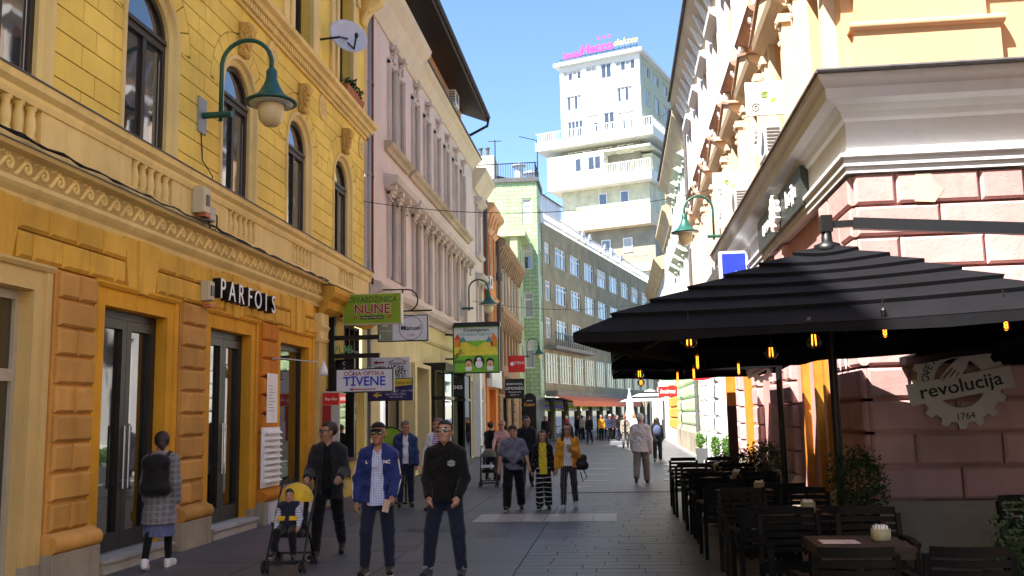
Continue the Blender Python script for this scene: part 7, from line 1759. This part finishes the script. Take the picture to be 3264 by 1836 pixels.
MB().box(None, -.036, .036, -.005, .005, -.07, .07).build('case', cloth('phone_case', (.55, .42, .35), .4, fn=spots(60, .3, (.25, .03, .05))), ph_); ph_.rotation_euler = (0, .2, .1)
# man in black pullover
r, J, P0, up, hc, hp, k = person('man in black pullover and jeans looking up through pale framed sunglasses', -1.99, 10.64, D_ - .02, 1.75, ((4, 9, 4), (8, 7, 12)), ((6, 9, 34, 16), (8, 13, 30, 16)), SK1, ('short', H_blk),
    dict(mat=C_blk, off=.026, hem=-.09, vneck=.055, collar=True, name='pullover', fold=.004), None, dict(mat=C_jean, off=.024), dict(mat=cloth('navy_sneaker', (.015, .02, .04)), sole=None), paint('pale_gold_frame', (.55, .5, .4), rough=.3, metal=.6), (-3, 10), 1.04, h=.0085)
m = MB(); m.poly(Frame((0, .148), (-1, 0), (0, 1)), [(.055, 1.24), (.1, 1.225), (.14, 1.24), (.14, 1.285), (.1, 1.30), (.055, 1.285)], 0, .006); m.build('chest_print', cloth('grey_print', (.3, .33, .38)), r)
text('BENCH', Frame((0, .1545), (-1, 0), (0, 1)), .098, .001, 1.262, .026, M_sfb, r, 'lettering', .002)
for nm in ('legR', 'legL'):
    a, b_, c, t, fd = J[nm]; MB().tube([tuple(c + np.array((0, 0, .005))), tuple(c + np.array((0, 0, .045)))], .066, 14, cap=False).build('turn_up', cloth('denim_turn_up', (.22, .26, .34)), r, smooth=True)
# man pushing the yellow stroller
r, J, P0, up, hc, hp, k = person('man in charcoal hooded jacket pushing the yellow stroller, looking aside', -3.86, 12.2, D_ + .10, 1.78, ((18, 2, 6), (-18, 2, 14)), ((14, 14, 62, 10), (14, 14, 62, 10)), SK2, ('short', H_brn),
    dict(mat=C_char, off=.036, open=(.05, .075), hem=-.18, hood=True, fold=.006), dict(mat=C_blk, off=.014, hem=-.06, vneck=.06), dict(mat=cloth('black_trousers', (.005, .005, .006)), off=.02), dict(mat=S_bk, sole=S_wh), True, (-62, 0), h=.0095, hold=True)
# woman with backpack
WX, WY, WR = -5.72, 11.25, .22
r, J, P0, up, hc, hp, k = person('woman in grey plaid coat with black backpack walking past the shop door', WX, WY, WR, 1.67, ((10, 1, 4), (-10, 1, 14)), ((-6, 10, 14, 2), (8, 9, 16, 2)), SK1, ('pony', H_brn),
    dict(mat=C_plaid, off=.036, hem=-.36, flare=.045, fold=.003, name='coat', sy=1.0), None, dict(kind='skirt', mat=C_skirt, leg_mat=C_blk, len=.52, off=.03), dict(mat=S_wh, sole=S_wh), None, (14, 0), .96, h=.0095)
B = Blob((-.26, -.42, .8), (.26, .0, 1.5), .01); B.ell((0, -.215, 1.16), (.165, .10, .235), .05); B.limb((-.10, -.22, .98), (.10, -.22, .98), .10, .10, .06); B.limb((-.09, -.22, 1.3), (.09, -.22, 1.3), .085, .085, .05); bp_ = B.build('backpack', cloth('black_backpack', (.0035, .0035, .004), .6), None)
bp_.location = (WX, WY, 0); bp_.rotation_euler = (0, 0, WR); tag(bp_, 'plain black backpack worn by the woman in the plaid coat', 'backpack')
for sd in (-1, 1): o = MB().tube([(sd * .11, -.17, 1.36), (sd * .12, -.06, 1.42), (sd * .12, .06, 1.40), (sd * .125, .115, 1.28)], .018, 6).build('strap', C_blk, bp_)
# two men behind
person('man in blue quilted jacket and white tee behind the track jacket', -4.35, 18.85, D_ + .25, 1.71, arms=((3, 9, 12, 2), (3, 10, 14, 2)), skin=SK3, hair=('short', H_crop), top=dict(mat=C_puff, off=.045, open=(.05, .06), hem=-.1, fold=.009, collar=True), inner=dict(mat=C_white, off=.014), lower=dict(mat=C_jean, off=.02), shoes=dict(mat=S_bk), head=(22, -12), belly=.02, h=.012)
person('man in white jacket over purple striped shirt behind the black pullover', -3.5, 18.0, D_ - .2, 1.76, ((10, 2, 4), (-8, 2, 8)), ((2, 16, 16, 2), (2, 14, 16, 2)), SK3, ('short', H_crop), dict(mat=C_white, off=.036, open=(.07, .11), hem=-.1, collar=True, fold=.006), dict(mat=C_strp, off=.016, hem=-.12, vneck=.05), dict(mat=C_jean, off=.02), dict(mat=S_bk), None, (-30, 0), 1.06, .04, h=.012)
# the family holding hands
r, J, P0, up, hc, hp, k = person('boy in grey tee and black trousers walking with the family', -2.04, 17.97, D_ + .05, 1.60, ((12, 3, 4), (-10, 3, 10)), ((2, 18, 16, 0), (6, 20, 22, -6)), SK1, ('fringe', H_brn), dict(mat=C_grey, off=.022, arms='short', hem=-.10, name='tee', vneck=.03, fold=.006), None, dict(mat=C_blk, off=.034, flare=.012), dict(mat=S_bk, sole=S_wh), None, (0, 2), 1.12, .055, h=.0105)
jt = MB(); 
B = Blob((-.3, -.25, .7), (.3, .32, 1.1), .011); B.limb((-.14, .10, .90), (.15, .12, .94), .05, .05, .05); B.limb((-.14, .10, .90), (-.16, -.05, .90), .05, .04, .05); B.limb((.15, .12, .94), (.17, -.05, .92), .045, .04, .05); B.limb((0, -.13, .9), (-.16, -.05, .9), .04, .04, .05); B.limb((0, -.13, .9), (.17, -.05, .92), .04, .04, .05); B.build('tied_jacket', C_blk, r)
person('girl in black cardigan and yellow printed dress holding both neighbours hands', -1.48, 18.12, D_ + .02, 1.48, ((6, 1, 4), (-6, 1, 8)), ((2, 12, 8, -4), (2, 12, 8, -4)), SK1, ('long', H_brn), dict(mat=C_lcol, off=.028, open=(.07, .08), hem=-.20, fold=.004, name='cardigan'), dict(mat=C_yel, off=.016, hem=-.16, arms=None, vneck=.03, name='dress'), dict(mat=C_tie, off=.03, flare=.02), dict(mat=S_bk, sole=S_wh), None, (4, 0), .9, h=.0105)
r, J, P0, up, hc, hp, k = person('woman in mustard quilted jacket, sunglasses and pinstripe trousers holding a cup', -.99, 18.0, D_ - .03, 1.63, ((10, 2, 4), (-12, 2, 16)), ((2, 13, 8, -2), (12, 12, 108, 30)), SK1, ('long', H_brn), dict(mat=C_must, off=.032, open=(.055, .085), hem=-.08, fold=.008), dict(mat=C_white, off=.012, hem=-.05, vneck=.08, name='tee'), dict(mat=C_pin, off=.016), dict(mat=cloth('silver_sneaker', (.45, .45, .46)), sole=S_wh), True, (4, 0), .93, h=.0105)
cw_ = Matrix.Translation((-.99, 18.0, 0)) @ Matrix.Rotation(D_ - .03, 4, 'Z') @ Vector(tuple(J['armL'][2] + J['armL'][3] * .1 + np.array((0, .04, .0))))
cu = thing('drink_cup', 'clear drink cup held by the woman in mustard', 'cup', tuple(cw_)); MB().lathe(tuple(cw_ - Vector((0, 0, .08))), [(.028, 0), (.038, .13), (.04, .14)], 10).build('cup', paint('iced_coffee', (.4, .3, .22), rough=.2), cu, smooth=True)
def loc_pt(x, y, rz, v): return tuple(Matrix.Translation((x, y, 0)) @ Matrix.Rotation(rz, 4, 'Z') @ Vector(v))
B = Blob((-.2, -.2, -.2), (.2, .2, .25), .012); B.limb((-.05, 0, -.08), (.05, 0, -.08), .09, .09, .05); B.limb((-.04, 0, .06), (.04, 0, .06), .07, .07, .05); hb = B.build('handbag', cloth('black_leather', (.012, .012, .014), .35), None); hb.location = (-.74, 18.02, .90); tag(hb, 'black leather rucksack bag hanging from the mustard jacket woman', 'bag')
MB().tube([(-.06, 0, .1), (-.12, -.02, .35), (-.16, -.05, .52)], .012, 5).tube([(.02, -.05, -.12), (.10, -.06, -.3), (.02, -.06, -.38), (-.02, -.05, -.2)], .01, 5).build('strap', C_blk, hb)
# behind them
person('tall man in black jacket and sunglasses behind the boy', -2.33, 23.6, D_ + .1, 1.78, ((14, 1, 4), (-14, 1, 14)), skin=SK2, hair=('short', H_blk), top=dict(mat=C_navy, off=.03, hem=-.08, collar=True), lower=dict(mat=C_blk, off=.02), shoes=dict(mat=S_bk), sunglasses=True, h=.013, head=(10, 0))
person('fair haired woman in pale pink top pushing the black pram', -3.1, 24.7, D_ + .15, 1.66, arms=((30, 14, 30, 0), (30, 14, 30, 0)), skin=SK1, hair=('bun', H_fair), top=dict(mat=C_pinkt, off=.012, hem=-.05, name='top'), lower=dict(mat=C_blk, off=.014), shoes=dict(mat=S_bk), sunglasses=True, h=.013, head=(-25, 0), build=.95, hold=True)
person('woman in a long black coat by the shop portal', -3.62, 26.4, -.5, 1.62, skin=SK1, hair=('bun', H_brn), top=dict(mat=C_blk, off=.035, hem=-.4, name='coat', sy=.8), lower=dict(mat=C_blk, off=.01), shoes=dict(mat=S_bk), h=.014)
person('old man with silver hair in a cream jacket walking away', .54, 24.6, -.08, 1.78, ((6, 2, 4), (-8, 2, 26)), ((-8, 12, 10, 2), (8, 10, 14, 2)), SK3, ('short', H_grey), dict(mat=C_cream, off=.040, hem=-.16, flare=.03, fold=.005, collar=False), None, dict(mat=C_khaki, off=.03, flare=.01), dict(mat=S_bk, sole=cloth('brown_sole', (.2, .15, .1))), None, (6, 0), 1.05, h=.0115)
BX, BY = 1.38, 35.3
person('woman in black with a blue rucksack walking away on the sunny side', BX, BY, -.05, 1.62, ((10, 1, 4), (-12, 1, 14)), hair=('long', H_blk), top=dict(mat=C_blk, off=.035, hem=-.14), lower=dict(mat=C_blk, off=.03), shoes=dict(mat=cloth('grey_shoe', (.25, .25, .26))), h=.015)
B = Blob((-.25, -.42, .85), (.25, .0, 1.45), .015); B.ell((0, -.21, 1.14), (.14, .09, .20), .05); rk = B.build('rucksack', cloth('slate_blue_rucksack', (.06, .08, .16)), None); rk.location = (BX, BY, 0); tag(rk, 'small slate blue rucksack on the woman in black', 'backpack')
# people farther off
far = [('man in open tan jacket and cap walking up the street', .30, 49.0, D_, C_tan, C_khaki, ('cap', cloth('red_cap', (.4, .06, .05))), C_blk), ('far man in dark jacket standing before the cafe terrace', -1.82, 57.5, D_ - .3, C_navy, C_jean, ('cap', C_blk), None), ('far person in mustard jacket near the cafe terrace', -1.2, 63.5, D_ + .3, C_must, C_blk, ('long', H_brn), None),
       ('far man in red jacket by the cafe glazing', -3.6, 64.5, D_ - .6, C_red, C_jean, ('short', H_grey), None), ('far man in black jacket by the green house corner', -4.2, 53.5, D_ + .3, C_blk, C_blk, ('short', H_crop), None), ('far woman in denim and white cap among the crowd', -.6, 62.5, D_, C_jean, C_blk, ('cap', C_white), None),
       ('far visitor in navy next to the white cap', -.15, 63.5, D_ + 1.0, C_navy, C_jean, ('short', H_brn), None), ('far visitor in charcoal before the closed parasol', .25, 66.0, .6, C_char, C_jean, ('long', H_blk), None), ('far visitor in red at the crowd edge', -.4, 67.0, D_ + .5, C_red, C_blk, ('short', H_blk), None), ('far stroller in grey under the striped parasol', 1.35, 64.0, .2, C_grey, C_jean, ('short', H_grey), None), ('far visitor in pale blue between the mustard and the white cap', -.9, 68.0, D_ + .2, C_shirt, C_jean, ('short', H_brn), None), ('far visitor in cream beside the closed parasol', .95, 60.5, D_ - .4, C_cream, C_khaki, ('long', H_fair), None), ('far pair member in tan at the cafe doorway', -2.6, 67.0, .4, C_tan, C_blk, ('short', H_blk), None), ('far pair member in black at the cafe doorway', -2.95, 67.3, D_, C_blk, C_jean, ('bun', H_brn), None)]
for i, (lab, x, y, rz, tm, lm, hr, inn) in enumerate(far):
    person(lab, x, y, rz, 1.70 + .02 * (i % 3), ((10 - 4 * (i % 3), 2, 4), (-9, 2, 8)), skin=(SK1, SK2, SK3)[i % 3], hair=hr, top=dict(mat=tm, off=.03, hem=-.1, **({'open': (.05, .06)} if inn else {})), inner=dict(mat=inn, off=.012) if inn else None, lower=dict(mat=lm, off=.02), shoes=dict(mat=S_bk), h=.021, group='people in the distance')
# ------------------------------------------------------------------ strollers
M_canopy = cloth('yellow_stroller_hood', (.66, .42, .02), .6); M_tyre = paint('tyre_rubber', (.014, .014, .015), rough=.8)
def wheel(root, x, y, r_, wdt=.035, nm='wheel'):
    w_ = MB()
    n = 16; vs = [(x + sx * wdt / 2, y + rr * math.cos(2 * math.pi * i / n), r_ + rr * math.sin(2 * math.pi * i / n)) for sx, rr in ((-1, r_ * .62), (-1, r_ * .94), (-.6, r_), (.6, r_), (1, r_ * .94), (1, r_ * .62)) for i in range(n)]
    w_.add(vs, [(j * n + i, j * n + (i + 1) % n, (j + 1) * n + (i + 1) % n, (j + 1) * n + i) for j in range(5) for i in range(n)]); o = w_.build(nm, M_tyre, root, smooth=True)
    h_ = MB(); h_.tube([(x - wdt * .4, y, r_), (x + wdt * .4, y, r_)], r_ * .66, 12); h_.build('rim', paint('dark_rim', (.06, .06, .06), rough=.4), o)
def stroller(label, x, y, rz, hood, seat, s=1.0):
    o = thing('stroller', label, 'stroller', (x, y, 0), None, rz); BASE[o.name] = (0, 0, 0); o.rotation_euler = (0, 0, rz); o.scale = (s, s, s)
    for sx in (-1, 1):
        for yy in (.36, -.30):
            for dx in (-.026, .026): wheel(o, sx * .22 + dx, yy, .075, .024)
        MB().tube([(sx * .22, .36, .09), (sx * .215, .02, .50), (sx * .22, -.32, .84), (sx * .215, -.46, 1.04)], .014, 8).build('side_tube', M_pole, o, smooth=True)
        MB().tube([(sx * .22, -.30, .09), (sx * .20, .02, .46), (sx * .19, .2, .56)], .014, 8).build('cross_tube', M_pole, o, smooth=True)
        MB().tube([(sx * .215, -.46, 1.04), (sx * .17, -.52, 1.06)], .02, 8).build('handle', paint('foam_grip', (.015, .015, .015), rough=.9), o, smooth=True)
    MB().bar((-.22, .36, .13), (.22, .36, .13), .025, .025).bar((-.22, -.3, .14), (.22, -.3, .14), .025, .025).build('axle', M_pole, o)
    MB().bar((-.16, .42, .12), (.16, .42, .12), .12, .02).build('footrest', M_pole, o)
    B = Blob((-.3, -.45, .3), (.3, .35, 1.1), .012); B.limb((-.13, .12, .42), (.13, .12, .42), .04, .04, .05); B.limb((-.13, -.08, .40), (.13, -.08, .40), .04, .04, .06)
    for xx in (-.13, 0, .13): B.limb((xx, -.10, .42), (xx, -.30, .88), .035, .03, .06); B.limb((xx, .14, .42), (xx, -.1, .40), .035, .035, .05)
    B.build('seat', seat, o)
    n, mq = 10, 8; vs = []
    for i in range(mq + 1):
        a = -.15 + i / mq * 1.75
        for j in range(n + 1):
            t = math.pi * j / n; R_ = .215; vs.append((-R_ * math.cos(t) * (1 if 1 else 0), -.28 + .25 * math.sin(t) * math.cos(a + .25) * 1.0, .76 + .24 * math.sin(t) * math.sin(a + .25)))
    m = MB(); m.add(vs, [(i * (n + 1) + j, i * (n + 1) + j + 1, (i + 1) * (n + 1) + j + 1, (i + 1) * (n + 1) + j) for i in range(mq) for j in range(n)]); m.build('hood', hood, o, smooth=True)
    return o
SX, SY, SR = -4.02, 11.25, D_ + .12
stroller('yellow hooded buggy carrying the toddler', SX, SY, SR, M_canopy, cloth('black_stroller_cloth', (.012, .012, .014)))
stroller('black pram with olive hood and white blanket', -3.35, 23.9, D_ + .1, cloth('olive_hood', (.10, .11, .08)), cloth('black_stroller_cloth', (.012, .012, .014)), .95)
o = MB().box(None, -.15, .15, -.1, .12, -.03, .03).build('blanket', C_white); o.location = (-3.36, 23.72, .52); tag(o, 'folded white blanket in the black pram', 'blanket')
# toddler: seated, so thighs forward and shins hanging
tz = .40
r, J, P0, up, hc, hp, k = person('toddler in navy and yellow vest sitting in the yellow buggy', SX - .02, SY - .02, SR, .98, ((82, 8, 62), (74, 8, 70)), ((20, 14, 20, 6), (24, 16, 26, 4)), SK1, ('short', H_brn), dict(mat=cloth('navy_vest', (.014, .016, .035)), off=.045, arms=None, hem=-.02, name='vest', vneck=.02), dict(mat=cloth('striped_sleeves', (.50, .52, .60), fn=stripes(2, 34, .6, (.22, .24, .34))), off=.02, arms='long'), dict(mat=C_blk, off=.03), dict(mat=S_bk, sole=S_wh), None, (8, -8), 1.08, .02, h=.0085)
r.location.z = .47 - float(P0[2]) + .02
for sd in (-1, 1): MB().box(None, sd * .075 - .05, sd * .075 + .05, .10, .125, float(P0[2]) + .09, float(P0[2]) + .14).build('vest_pocket', M_canopy, r)
bpy.data.scenes.remove(bpy.data.scenes['letter_scene'])
